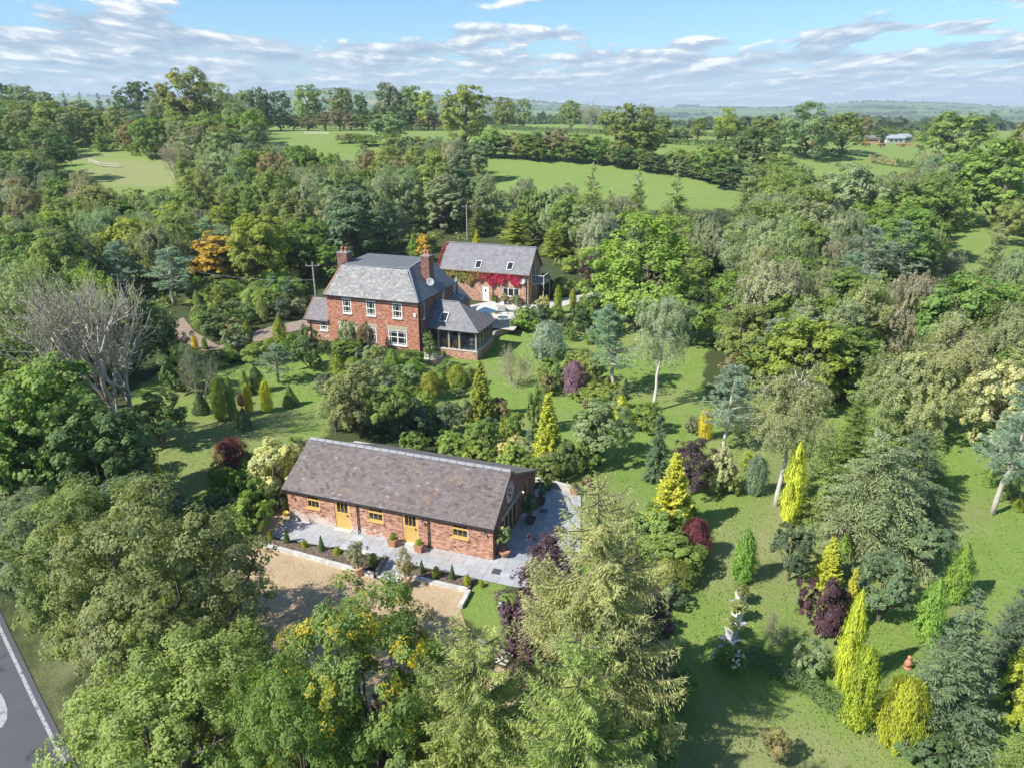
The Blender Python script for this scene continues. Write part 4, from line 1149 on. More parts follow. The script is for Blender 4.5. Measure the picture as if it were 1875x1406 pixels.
vt = MB(); vt.box(-6.4, -6.15, -.03, -.004, .50, .62); vt.build('air_vent', 'iron', barn)
# glazed gable opening under a long timber lintel
lt = MB(); lt.bar((.03, 1.2, 1.94), (.03, 4.55, 1.94), .10, .22); lt.build('lintel', 'wood_grey', barn)
gz = empty('glazed_door', (0, 0, 0)); gz.parent = barn
fr = MB()
for y_ in (1.40, 2.12, 2.84, 3.56, 4.30): fr.box(-.14, -.06, y_ - .045, y_ + .045, .02, 1.80)
fr.box(-.14, -.06, 1.355, 4.345, 1.72, 1.815); fr.box(-.14, -.06, 1.355, 4.345, .02, .10); fr.build('frame', 'oak_paint', gz)
pn = MB(); pn.box(-.11, -.095, 1.44, 4.26, .10, 1.72); pn.build('pane', 'glass', gz)
rd_ = empty('door', (0, 0, 0)); rd_.parent = barn
fr = MB(); fr.box(-.12, -.04, 5.76, 5.83, .02, 1.85); fr.box(-.12, -.04, 6.37, 6.44, .02, 1.85); fr.box(-.12, -.04, 5.83, 6.37, 1.77, 1.85); fr.box(-.11, -.05, 5.83, 6.37, .05, .8); fr.build('frame', 'oak_paint', rd_)
pn = MB(); pn.box(-.10, -.09, 5.83, 6.37, .8, 1.77); pn.build('pane', 'glass', rd_)
# skeleton clock with Roman numerals
ck = empty('clock', (.035, 2.86, 2.92)); ck.parent = barn
def ring(mb, r0, r1, t=.02, n=40):
    for i in range(n):
        a = 2 * math.pi * i / n; b2 = 2 * math.pi * (i + 1) / n
        q_ = [(-t / 2, r * math.cos(c2), r * math.sin(c2)) for r, c2 in ((r0, a), (r1, a), (r1, b2), (r0, b2))]
        mb.prism(q_, [(t / 2, p_[1], p_[2]) for p_ in q_])
cr_ = MB(); ring(cr_, .60, .635); ring(cr_, .36, .385); ring(cr_, .06, .09, n=16); cr_.build('dial_ring', 'white_paint', ck)
num = MB()
ROM = ['XII', 'I', 'II', 'III', 'IV', 'V', 'VI', 'VII', 'VIII', 'IX', 'X', 'XI']
for h_, s_ in enumerate(ROM):
    a = math.pi / 2 - h_ * math.pi / 6      # seen from outside (+x): y runs to the right
    rad_ = Vector((0, math.cos(a), math.sin(a))); tan_ = Vector((0, math.sin(a), -math.cos(a)))
    widths = {'I': .034, 'V': .075, 'X': .075}; tot = sum(widths[c_] for c_ in s_); x = -tot / 2
    for c_ in s_:
        w_ = widths[c_]; m0 = x + w_ / 2
        def pt(u_, v_): return rad_ * (.49 + v_ * .092) + tan_ * (u_)
        if c_ == 'I': num.bar(pt(m0, -1), pt(m0, 1), .017, .018)
        elif c_ == 'V': num.bar(pt(m0 - w_ * .36, 1), pt(m0, -1), .017, .018); num.bar(pt(m0 + w_ * .36, 1), pt(m0, -1), .012, .016)
        else: num.bar(pt(m0 - w_ * .36, 1), pt(m0 + w_ * .36, -1), .017, .018); num.bar(pt(m0 + w_ * .36, 1), pt(m0 - w_ * .36, -1), .012, .016)
        x += w_
num.build('numerals', 'white_paint', ck)
hn = MB(); hn.bar((.02, 0, 0), (.02, .10, .40), .03, .015); hn.bar((.02, 0, 0), (.02, .20, -.18), .04, .015); hn.build('hands', 'white_paint', ck)

# ================================================================= HOUSE
HR = R(-19.0)
HO = at_z(769, 644)
hcs, hsn = math.cos(HR), math.sin(HR)
def hl(x, y, z=0.0): return Vector((HO.x + x * hcs - y * hsn, HO.y + x * hsn + y * hcs, z))
house = empty('brick_house', HO, HR)
tag(house, 'two-storey red brick house with hipped slate roof and white sash windows', 'house')
WH = -10.83
uw = [(8.95, 7.87, 3.36, 4.98), (6.06, 4.96, 3.36, 5.0), (2.98, 1.86, 3.36, 5.0)]
lw = [(9.58, 7.45, .52, 2.0), (6.15, 5.05, .42, 2.08), (3.62, 1.46, .40, 2.08)]
ol = [(10.83 - a, 10.83 - b_, c_, d_) for a, b_, c_, d_ in uw + lw]
wall(house, (WH, 0, 0), (1, 0, 0), (0, 1, 0), [(0, 5.34), (10.83, 5.34)], ol, 'house_brick', 'red_mortar', seed=11, z0=-1.2)
HD = 9.0
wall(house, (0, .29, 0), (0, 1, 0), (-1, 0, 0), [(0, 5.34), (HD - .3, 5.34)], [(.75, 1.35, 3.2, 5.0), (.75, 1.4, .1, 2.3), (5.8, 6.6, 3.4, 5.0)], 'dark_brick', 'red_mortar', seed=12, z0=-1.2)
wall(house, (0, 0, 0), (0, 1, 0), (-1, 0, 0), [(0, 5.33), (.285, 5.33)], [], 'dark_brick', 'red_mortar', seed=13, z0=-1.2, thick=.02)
wall(house, (WH, .29, 0), (0, 1, 0), (1, 0, 0), [(0, 5.34), (HD - .3, 5.34)], [], 'house_brick', 'red_mortar', seed=14)
wall(house, (WH + .3, HD - .3, 0), (1, 0, 0), (0, 1, 0), [(0, 5.34), (10.2, 5.34)], [], 'house_brick', lay=False)
# hipped roof with a felted flat top
ZT = 8.05
e = [(WH - .15, -.25, 5.30), (.18, -.25, 5.30), (.18, HD + .2, 5.30), (WH - .15, HD + .2, 5.30)]
f = [(-10.05, 2.35, ZT), (-2.25, 2.75, ZT), (-2.9, 8.3, ZT + .12), (-10.2, 8.3, ZT + .12)]
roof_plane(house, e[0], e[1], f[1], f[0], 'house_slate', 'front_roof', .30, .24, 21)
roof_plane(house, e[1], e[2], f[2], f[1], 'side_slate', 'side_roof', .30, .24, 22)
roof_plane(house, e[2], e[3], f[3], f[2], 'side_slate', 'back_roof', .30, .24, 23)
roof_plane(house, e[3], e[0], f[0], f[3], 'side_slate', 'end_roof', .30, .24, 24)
fl = MB(); fl.prism([(p_[0], p_[1], p_[2] - .05) for p_ in f], [(p_[0] , p_[1], p_[2] + .035) for p_ in f]); fl.build('flat_roof', 'felt_roof', house)
sm = MB()
for q_ in range(1, 7): x_ = -10.1 + 7.3 * q_ / 7; sm.bar((x_, 2.6, ZT + .04), (x_ - .1, 8.2, ZT + .16), .05, .012)
sm.build('roof_seam', 'felt_roof', house)
hp = MB(); hp.bar(Vector(e[1]) + Vector((0, 0, .05)), Vector(f[1]) + Vector((0, 0, .05)), .16, .04); hp.bar(Vector(f[0]) + Vector((0, 0, .04)), Vector(f[1]) + Vector((0, 0, .04)), .2, .04); hp.bar(Vector(f[1]) + Vector((0, 0, .05)), Vector(f[2]) + Vector((0, 0, .05)), .14, .04)
hp.build('ridge_cap', 'lead', house)
hv = MB(); hv.bar(Vector(e[0]) + Vector((-.02, 0, .03)), Vector(f[0]) + Vector((-.02, 0, .03)), .16, .06); hv.build('hip_tile', 'terracotta', house)
gu = MB(); gu.tube([(WH - .2, -.32, 5.25), (.26, -.32, 5.25), (.26, HD + .2, 5.25)], .07, 6); gu.build('gutter', 'black_plastic', house)
dp = MB(); dp.tube([(.2, -.30, 5.2), (.09, .18, 4.95), (.09, .18, -.6)], .05, 6); dp.build('downpipe', 'black_plastic', house)
H0 = ((0, 0, 0), (-1, 0, 0), (0, 1, 0))
for a, b_, z_a, z_b in uw:
    x0, x1 = b_, a; fw = .11; zm = (z_a + z_b) / 2 - .02
    window(house, *H0, x0, x1, z_a, z_b, [x0 + .32, x1 - .32], [(z_b - .30, x0 + fw, x1 - fw), (z_a + .26, x0 + fw, x1 - fw)], 'white_paint', fw, .04, 'pale_sill', .04, splits=[('h', zm, .08)], sillout=.12)
    ll = MB(); ll.box(-x1 - .12, -x0 + .12, -.012, .05, z_b, z_b + .2); ll.build('lintel', 'pale_sill', house)
for i_, (a, b_, z_a, z_b) in enumerate(lw):
    x0, x1 = b_, a; fw = .11; zm = (z_a + z_b) / 2 + .05
    cols = [x0 + .3, x1 - .3]; sp_ = [('h', zm, .07)]
    if x1 - x0 > 1.5: sp_.append(('v', (x0 + x1) / 2, .12)); 
    window(house, *H0, x0, x1, z_a, z_b, cols, [(z_b - .28, x0 + fw, x1 - fw), (z_a + .24, x0 + fw, x1 - fw)], 'white_paint', fw, .04, 'pale_sill', .04, splits=sp_, sillout=.12)
    ll = MB(); ll.box(-x1 - .14, -x0 + .14, -.014, .05, z_b, z_b + .45); ll.build('lintel', 'stone_lintel', house)
S0 = ((0, .29, 0), (0, 1, 0), (-1, 0, 0))
window(house, *S0, .75, 1.35, 3.2, 5.0, [1.05], [], fw=.08); window(house, *S0, .75, 1.4, .1, 2.3, [1.07], [], fw=.08); window(house, *S0, 5.8, 6.6, 3.4, 5.0, [6.2], [], fw=.08)
al = MB(); al.box(-.52, -.24, -.09, -.006, 3.75, 4.10); al.box(-.48, -.28, -.10, -.088, 3.70, 3.78); al.build('alarm_box', 'white_paint', house)
def dish(parent, p, d, r=.38, name='satellite_dish'):
    D = empty(name, p); D.parent = parent; D.rotation_euler = Vector(d).to_track_quat('Z', 'Y').to_euler()
    a = MB(); a.lathe([(.02, -.06), (r * .5, -.04), (r * .85, 0), (r, .04), (r, .05), (r * .8, .02), (.02, -.04)], (0, 0, 0), 18); a.build('reflector', 'grey_white', D, True)
    b_ = MB(); b_.tube([(0, -r * .9, 0), (0, -r * .4, r * .9)], .015, 5); b_.obox((0, -r * .35, r * .95), (.04, 0, 0), (0, .04, 0), (0, 0, .05)); b_.tube([(0, 0, -.06), (0, -.1, -.35)], .02, 5); b_.build('arm', 'iron', D)
def chimney(parent, x0, x1, y0, y1, z0, z1, pots, seed, mat='dark_brick'):
    C = empty('chimney', (0, 0, 0)); C.parent = parent
    core = MB(); core.box(x0 + .01, x1 - .01, y0 + .01, y1 - .01, z0, z1); core.build('stack', 'red_mortar', C)
    bb = MB(); g = random.Random(seed); z = z0; row = 0
    while z < z1 - .08:
        out_ = .03 if z > z1 - .38 else 0
        for (ax0, ax1, fix, horiz) in ((x0, x1, y0 - out_, 0), (x0, x1, y1 + out_, 0), (y0, y1, x0 - out_, 1), (y0, y1, x1 + out_, 1)):
            s = ax0 - (.11 if row % 2 else 0)
            while s < ax1:
                a, b2 = max(s, ax0), min(s + .214, ax1)
                if b2 - a > .03:
                    t_ = g.random() ** .8; d_ = .012
                    if horiz: bb.box(fix - d_, fix + d_, a, b2, z, z + .064, t_)
                    else: bb.box(a, b2, fix - d_, fix + d_, z, z + .064, t_)
                s += .225
        z += .075; row += 1
    tag(bb.build('brick', mat, C), kind='stuff')
    cp = MB(); cp.box(x0 - .07, x1 + .07, y0 - .07, y1 + .07, z1, z1 + .09); cp.build('cap', 'lead', C)
    for px_, py_ in pots:
        p_ = MB(); p_.lathe([(.17, .09), (.145, .16), (.13, .5), (.165, .53), (.165, .6), (.10, .6), (.10, .3)], (px_, py_, z1), 12); p_.lathe([(.24, .085), (.20, .15), (.12, .17)], (px_, py_, z1), 12); p_.build('chimney_pot', 'terracotta', C, True)
chimney(house, -11.25, -10.05, 3.4, 4.5, 5.2, 9.05, [(-10.9, 3.95), (-10.4, 3.95)], 31)
chimney(house, -1.5, -.55, 4.2, 5.3, 5.6, 9.15, [(-1.2, 4.75), (-.85, 4.75)], 32)
dish(house, (-.30, 3.85, 6.55), (.55, -.75, .3), .42)
# ---- left annex
wall(house, (-13.65, .05, 0), (1, 0, 0), (0, 1, 0), [(0, 2.38), (2.82, 2.38)], [(1.58, 2.58, 1.12, 2.26)], 'annex_brick', 'mortar', seed=15, z0=-.6)
wall(house, (-13.65, .34, 0), (0, 1, 0), (1, 0, 0), [(0, 2.5), (1.7, 4.1), (3.6, 2.4)], [], 'annex_brick', 'mortar', seed=16, z0=-.3)
wall(house, (-13.3, 3.7, 0), (1, 0, 0), (0, 1, 0), [(0, 2.38), (2.4, 2.38)], [], 'annex_brick', lay=False)
roof_plane(house, (-13.85, -.2, 2.30), (-10.84, -.2, 2.30), (-10.84, 2.05, 4.25), (-13.85, 2.05, 4.25), 'plum_slate', 'annex_roof', .3, .24, 25)
roof_plane(house, (-10.84, 4.2, 2.30), (-13.85, 4.2, 2.30), (-13.85, 2.06, 4.25), (-10.84, 2.06, 4.25), 'plum_slate', 'annex_roof', .3, .24, 26)
vb = MB(); vb.bar((-13.86, -.25, 2.3), (-13.86, 2.05, 4.27), .06, .1); vb.build('verge_tile', 'terracotta', house)
window(house, (-13.65, .05, 0), (1, 0, 0), (0, 1, 0), 1.58, 2.58, 1.12, 2.26, [1.86, 2.3], [(2.0, 1.68, 2.48), (1.36, 1.68, 2.48)], fw=.10, bar=.04, splits=[('h', 1.69, .07)], depth=.04, sill='pale_sill', sillout=.1)
gu = MB(); gu.tube([(-13.9, -.27, 2.26), (-10.9, -.27, 2.26)], .06, 6); gu.build('gutter', 'black_plastic', house)
dp = MB(); dp.tube([(-13.2, -.27, 2.2), (-13.2, -.03, 2.05), (-13.2, -.03, -.2)], .045, 6); dp.build('downpipe', 'black_plastic', house)
# ---- oak-framed garden room
GX, GY0, GY1, GZ = 5.75, 1.75, 6.6, 2.3; GB = -1.15
pl = -.02
wall(house, (.02, GY0, 0), (1, 0, 0), (0, 1, 0), [(0, pl), (GX, pl)], [], 'annex_brick', 'mortar', seed=17, z0=GB, thick=.3)
wall(house, (GX, GY0, 0), (0, 1, 0), (-1, 0, 0), [(.0, pl - .003), (GY1 - GY0, pl - .003)], [], 'annex_brick', 'mortar', seed=18, z0=GB, thick=.3)
wall(house, (.02, GY1 - .3, 0), (1, 0, 0), (0, 1, 0), [(0, pl), (GX - .3, pl)], [], 'annex_brick', lay=False)
rows_ = MB()
bb = MB(); g = random.Random(4); 
for (side, a, b_) in (('f', .02, GX), ('s', GY0, GY1)):
    z = GB; row = 0
    while z < pl - .08:
        s = a - (.11 if row % 2 else 0)
        while s < b_:
            q0, q1 = max(s, a), min(s + .214, b_)
            if q1 - q0 > .03:
                t_ = g.random()
                if side == 'f': bb.box(q0, q1, GY0 - .006, GY0 + .01, z, z + .064, t_)
                else: bb.box(GX - .01, GX + .006, q0, q1, z, z + .064, t_)
            s += .225
        z += .075; row += 1
tag(bb.build('plinth_brick', 'annex_brick', house), kind='stuff')
cpb = MB(); cpb.box(.0, GX + .06, GY0 - .06, GY0 + .32, pl + .002, pl + .09); cpb.box(GX - .26, GX + .06, GY0 + .33, GY1 + .05, pl + .002, pl + .088); cpb.build('sill', 'pale_sill', house)
fl_ = MB(); fl_.box(.02, GX - .3, GY0 + .33, GY1 - .3, -.10, -.05); fl_.build('floor', 'coping', house)
for x_ in (.15, 1.35, 2.55, 3.75, GX - .12):
    q_ = MB(); q_.box(x_ - .09, x_ + .09, GY0 + .02, GY0 + .20, pl + .09, GZ - .02)
    q_.bar((x_ + (.09 if x_ < 5 else -.09), GY0 + .11, 1.75), (x_ + (.38 if x_ < 5 else -.38), GY0 + .11, 2.12), .09); q_.build('post', 'oak_post', house)
for y_ in (2.9, 3.8, 4.7, 5.6, 6.45):
    q_ = MB(); q_.box(GX - .2, GX - .04, y_ - .08, y_ + .08, pl + .09, GZ - .02); q_.build('post', 'oak_post', house)
bm_ = MB(); bm_.box(.02, GX, GY0 + .02, GY0 + .2, GZ - .16, GZ + .02); bm_.box(GX - .2, GX - .02, GY0 + .21, GY1, GZ - .16, GZ + .018); bm_.build('eaves_beam', 'oak_post', house)
for a, b_ in ((.24, 1.26), (1.44, 2.46), (2.64, 3.66), (3.84, 5.54)):
    q_ = MB(); q_.box(a, b_, GY0 + .10, GY0 + .112, pl + .1, GZ - .17); q_.build('pane', 'clear_glass', house)
for a, b_ in ((2.0, 2.82), (2.98, 3.72), (3.88, 4.62), (4.78, 5.52), (5.68, 6.37)):
    q_ = MB(); q_.box(GX - .12, GX - .108, a, b_, pl + .1, GZ - .17); q_.build('pane', 'clear_glass', house)
yc = (GY0 + GY1) / 2; za = 4.55; o_ = .28
E0, E1, E2, E3 = (0.01, GY0 - o_, 2.18), (GX + o_, GY0 - o_, 2.18), (GX + o_, GY1 + o_, 2.18), (.01, GY1 + o_, 2.18)
A0, A1 = (.01, yc, za), (2.75, yc, za)
roof_plane(house, E0, E1, A1, A0, 'grey_slate', 'garden_room_roof', .3, .24, 41)
roof_plane(house, E1, E2, (2.76, yc + .01, za), A1, 'plum_slate', 'garden_room_roof', .3, .24, 42)
roof_plane(house, E2, E3, A0, A1, 'grey_slate', 'garden_room_roof', .3, .24, 43)
hp = MB(); hp.bar(Vector(E1) + Vector((0, 0, .04)), Vector(A1) + Vector((0, 0, .05)), .14, .04); hp.bar(Vector(A0) + Vector((0, 0, .04)), Vector(A1) + Vector((0, 0, .04)), .2, .05); hp.build('hip_tile', 'lead', house)
gu = MB(); gu.tube([(.05, GY0 - o_ - .06, 2.14), (GX + o_ + .06, GY0 - o_ - .06, 2.14), (GX + o_ + .06, GY1 + o_, 2.14)], .05, 6); gu.build('gutter', 'black_plastic', house)
def skylight(parent, c, ax, up, w_, h_, frame='grey_white'):
    W = empty('roof_window', c); W.parent = parent
    ax = Vector(ax).normalized(); up = Vector(up).normalized(); n = ax.cross(up)
    if n.z < 0: n = -n
    a = MB()
    for s_ in (-1, 1):
        a.obox(ax * s_ * w_ / 2 + n * .05, ax * .045, up * (h_ / 2 + .045), n * .05); a.obox(up * s_ * h_ / 2 + n * .05, ax * (w_ / 2 - .046), up * .045, n * .048)
    a.build('frame', frame, W)
    b_ = MB(); b_.obox(n * .06, ax * (w_ / 2 - .04), up * (h_ / 2 - .04), n * .01); b_.build('pane', 'glass', W)
fu = Vector((0, yc - GY0 + o_, za - 2.18)).normalized()
t_ = .42; skylight(house, (1.75, GY0 - o_ + (yc - GY0 + o_) * t_, 2.18 + (za - 2.18) * t_ + .02), (1, 0, 0), fu, .78, 1.1)
# garden room furniture: wicker chairs, cushions and a table
def armchair(x, y, rz):
    t = empty('wicker_armchair', hl(x, y, -.05), HR + rz)
    a = MB(); a.box(-.35, .35, -.3, .35, .22, .42); a.build('seat', 'wicker', t)
    b_ = MB(); b_.prism([(-.36, .28, .05), (.36, .28, .05), (.36, .38, .05), (-.36, .38, .05)], [(-.33, .38, .95), (.33, .38, .95), (.33, .48, .93), (-.33, .48, .93)]); b_.build('backrest', 'wicker', t)
    for s_ in (-1, 1): c_ = MB(); c_.box(s_ * .42 - .06, s_ * .42 + .06, -.3, .36, .05, .62); c_.build('armrest', 'wicker', t)
    d_ = MB(); d_.box(-.3, .3, -.28, .27, .425, .52); d_.build('cushion', 'canvas', t)
    for sx in (-1, 1):
        for sy in (-1, 1): l_ = MB(); l_.tube([(sx * .3, sy * .25, 0), (sx * .3, sy * .25, .22)], .03, 6); l_.build('leg', 'wicker', t)
    return t
tag(armchair(1.9, 2.9, math.pi), 'wicker armchair inside the garden room, nearest the house wall', 'armchair', 'wicker chairs in the garden room')
tag(armchair(3.1, 2.9, math.pi), 'middle wicker armchair behind the garden room glass', 'armchair', 'wicker chairs in the garden room')
tag(armchair(3.7, 4.3, -1.2), 'wicker armchair farther inside the garden room, turned sideways', 'armchair', 'wicker chairs in the garden room')
sd = empty('side_table', hl(4.75, 2.75, -.05)); a = MB(); a.lathe([(.28, .5), (.28, .54), (.01, .54)], n=14); a.build('table_top', 'white_paint', sd)
for q_ in range(3): l_ = MB(); l_.tube([(.2 * math.cos(q_ * 2.09), .2 * math.sin(q_ * 2.09), 0), (.08 * math.cos(q_ * 2.09), .08 * math.sin(q_ * 2.09), .5)], .02, 5); l_.build('leg', 'white_paint', sd)
tag(sd, 'small white round side table at the corner of the garden room', 'table')
lp_ = empty('table_lamp', hl(4.75, 2.75, .49)); a = MB(); a.lathe([(.10, 0), (.03, .05), (.05, .2), (.02, .38)], n=12); a.build('base', 'white_paint', lp_, True)
b_ = MB(); b_.lathe([(.24, .36), (.16, .66), (.15, .66), (.23, .36)], n=14, close=False); b_.build('lamp_shade', 'canvas', lp_, True)
tag(lp_, 'white table lamp standing on the round side table', 'lamp')
# ---- low rear wing with a roof window
wall(house, (.5, HD, 0), (0, 1, 0), (-1, 0, 0), [(0, 2.62), (3.7, 2.62)], [(1.9, 2.9, .9, 2.0)], 'house_brick', 'red_mortar', seed=20)
window(house, (.5, HD, 0), (0, 1, 0), (-1, 0, 0), 1.9, 2.9, .9, 2.0, [2.4], [], fw=.08)
wall(house, (.2, 12.7, 0), (-1, 0, 0), (0, -1, 0), [(0, 2.7), (2.2, 4.9), (4.4, 2.7)], [], 'house_brick', lay=False)
wall(house, (-4.5, HD, 0), (0, 1, 0), (1, 0, 0), [(0, 2.62), (3.7, 2.62)], [], 'house_brick', lay=False)
roof_plane(house, (.75, 8.8, 2.5), (.75, 12.95, 2.5), (-2.0, 12.95, 5.05), (-2.0, 8.8, 5.05), 'plum_slate', 'rear_wing_roof', .3, .24, 44)
roof_plane(house, (-4.75, 12.95, 2.5), (-4.75, 9.3, 2.5), (-2.01, 9.3, 5.05), (-2.01, 12.95, 5.05), 'plum_slate', 'rear_wing_roof', .3, .24, 45)
skylight(house, (-.25, 11.0, 3.46), (0, 1, 0), (-2.75, 0, 2.55), .8, 1.3)

# ================================================================= CREEPER-CLAD COTTAGE BEHIND
CO = at_z(967, 558.9)
cot = empty('brick_cottage', CO, HR)
tag(cot, 'brick cottage with grey slate roof, red creeper and a balcony at its gable', 'cottage')
CW = -12.3; CD = 5.4
def cl_(x, y, z=0.0): return Vector((CO.x + x * hcs - y * hsn, CO.y + x * hsn + y * hcs, z))
wall(cot, (CW, 0, 0), (1, 0, 0), (0, 1, 0), [(0, 4.1), (12.3, 4.1)], [(12.3 - 3.52, 12.3 - 1.22, .92, 2.05), (12.3 - 6.42, 12.3 - 5.42, 0, 2.05)], 'annex_brick', seed=51)
wall(cot, (0, .29, 0), (0, 1, 0), (-1, 0, 0), [(0, 4.35), (2.41, 6.75), (CD - .29, 4.1)], [(1.5, 3.1, 2.75, 5.0), (1.5, 3.3, .05, 2.1)], 'annex_brick', seed=52)
wall(cot, (0, 0, 0), (0, 1, 0), (-1, 0, 0), [(0, 4.1), (.285, 4.35)], [], 'annex_brick', seed=53, thick=.02)
wall(cot, (CW, .29, 0), (0, 1, 0), (1, 0, 0), [(0, 4.35), (2.41, 6.75), (CD - .3, 4.1)], [], 'annex_brick', seed=54)
wall(cot, (CW + .3, CD - .3, 0), (1, 0, 0), (0, 1, 0), [(0, 4.1), (11.7, 4.1)], [], 'annex_brick', lay=False)
roof_plane(cot, (CW - .2, -.3, 3.98), (.22, -.3, 3.98), (.22, 2.7, 7.0), (CW - .2, 2.7, 7.0), 'grey_slate', 'front_roof', .3, .24, 55)
roof_plane(cot, (.22, CD + .3, 3.98), (CW - .2, CD + .3, 3.98), (CW - .2, 2.71, 7.0), (.22, 2.71, 7.0), 'grey_slate', 'back_roof', .3, .24, 56)
rg = MB(); rg.bar((CW - .2, 2.705, 7.04), (.22, 2.705, 7.04), .22, .05); rg.build('ridge_tile', 'ridge_tile', cot)
vb = MB(); vb.bar((.23, -.32, 3.94), (.23, 2.7, 6.98), .04, .18); vb.bar((.23, 2.7, 6.98), (.23, CD + .3, 3.94), .04, .18); vb.build('verge_board', 'old_oak', cot)
gu = MB(); gu.tube([(CW, -.37, 3.93), (.2, -.37, 3.93)], .06, 6); gu.build('gutter', 'old_oak', cot)
for x_ in (-.25, -4.85): dp = MB(); dp.tube([(x_, -.35, 3.9), (x_, -.07, 3.7), (x_, -.07, .0)], .05, 6); dp.build('downpipe', 'black_plastic', cot)
fr_ = Vector((0, 3.0, 3.02)).normalized()
for x_, t_ in ((-7.0, .24), (-2.62, .26)): skylight(cot, (x_, -.3 + 3.0 * t_ + .0, 3.98 + 3.02 * t_ + .02), (1, 0, 0), fr_, .75, 1.1)
window(cot, *F0, 1.22, 3.52, .92, 2.05, [], [], 'white_paint', .09, .03, 'pale_sill', .05, splits=[('v', 1.99, .10), ('v', 2.75, .10)], sillout=.1)
D = empty('door', (0, 0, 0)); D.parent = cot
a = MB(); a.box(-6.40, -6.32, .02, .12, .0, 2.03); a.box(-5.52, -5.44, .02, .12, 0, 2.03); a.box(-6.32, -5.52, .02, .12, 1.95, 2.03); a.build('frame', 'grey_white', D)
a = MB(); a.box(-6.31, -5.53, .05, .1, .02, 1.94); a.build('panel', 'white_paint', D); a = MB(); a.box(-6.02, -5.82, .035, .052, 1.25, 1.6); a.build('pane', 'glass', D)
C1 = ((0, .29, 0), (0, 1, 0), (-1, 0, 0))
window(cot, *C1, 1.5, 3.1, 2.75, 5.0, [], [], fw=.09, splits=[('v', 2.3, .1)], sill=None, name='balcony_door'); window(cot, *C1, 1.5, 3.3, .05, 2.1, [], [], fw=.09, splits=[('v', 2.4, .1)], sill=None, name='garden_door')
bal = empty('balcony', (0, 0, 0)); bal.parent = cot
a = MB(); a.box(.02, 1.75, 1.2, 4.3, 2.55, 2.68); a.build('deck', 'wood_grey', bal)
a = MB()
for x_, y_ in ((.06, 1.24), (1.7, 1.24), (1.7, 2.75), (1.7, 4.26), (.06, 4.26)): a.box(x_ - .03, x_ + .03, y_ - .03, y_ + .03, 2.68, 3.65)
a.bar((.06, 1.24, 3.66), (1.7, 1.24, 3.66), .06); a.bar((1.7, 1.24, 3.665), (1.7, 4.26, 3.665), .06); a.bar((.06, 4.26, 3.66), (1.7, 4.26, 3.66), .06); a.build('railing', 'white_paint', bal)
for (a0, a1, b0, b1) in ((.1, 1.66, 1.235, 1.245),): a = MB(); a.box(a0, a1, b0, b1, 2.74, 3.6); a.build('pane', 'clear_glass', bal)
a = MB(); a.box(1.695, 1.705, 1.3, 4.2, 2.74, 3.6); a.build('pane', 'clear_glass', bal)
for y_ in (1.3, 4.2): a = MB(); a.bar((1.65, y_, 0), (1.65, y_, 2.55), .1); a.build('post', 'oak_post', bal)
dish(cot, (-.75, -.22, 3.05), (.3, -.9, .3), .34)
# creeper on the front wall and up the left verge
def leafpatch(name, n, fn, size, parent, col, mat='leaves', seed=1):
    g = np.random.default_rng(seed); P, N, cl2 = fn(g, n); U = rdirs(g, n) + np.array([0, 0, -.6])
    s = size * g.uniform(.7, 1.3, n)
    me = quads_mesh(name, leaves(P, N + rdirs(g, n) * .6, U, s * .8, s), mat, g.uniform(0, 1, n), np.clip(cl2 + g.normal(size=n) * .1, 0, 1))
    o = link(name, me, parent); o.color = col; return o
def creep(x0, x1, dense):
    def fn(g, n):
        x = g.uniform(x0, x1, n); u = g.uniform(0, 1, n) ** .8
        low = 2.62 + .38 * np.sin(x * 1.7) + .25 * np.sin(x * 4.1) + (.25 if dense else 0)
        z = 4.02 - u * (4.02 - low)
        y = -.04 - np.abs(g.normal(size=n)) * .13 - .12 * (1 + np.sin(x * 5 + z * 4)) / 2
        return np.stack([x, y, z], 1), np.tile([0, -1., .35], (n, 1)), (np.sin(x * 3 + z * 2.3) + 1) / 2
    return fn
leafpatch('creeper', 2600, creep(-5.9, -.95, False), .17, cot, (.17, .016, .040, 2), seed=1)['label'] = 'crimson creeper'
leafpatch('creeper', 1200, creep(-7.6, -5.3, False), .17, cot, (.14, .035, .028, 2), seed=2)['label'] = 'red and russet creeper'
leafpatch('creeper', 3000, creep(-12.2, -6.6, False), .18, cot, (.115, .105, .035, .86), 'turning_leaves', seed=3)['label'] = 'olive green creeper'
def verge(g, n):
    t = g.uniform(0, 1, n); return np.stack([CW - .2 + g.normal(size=n) * .12 - .05 + .25 * (t > .88), -.3 + 3.0 * t, 4.0 + 3.02 * t + g.uniform(-.1, .12, n)], 1), np.tile([-.5, -.5, .7], (n, 1)), t
leafpatch('creeper', 700, verge, .16, cot, (.13, .018, .028, 2), seed=4)['label'] = 'dark red creeper up the left verge'
# ================================================================= TREES AND SHRUBS, nearest first
T = tree
_ts = tree_spot
def tree_spot(xm, yb, yt, wpx):
    g, h, wd = _ts(xm, yb, yt, wpx)
    if g.y > 424:                      # the rest of the plateau's edge is hidden: keep trees on it
        k = 424 / g.y; g = Vector((g.x * k, 424, float(terrain(g.x * k, 424))))
        r = ray(xm, yt); h = max(3, CAM_H + r[2] * g.y / r[1] - g.z); wd *= k
    return g, h, wd
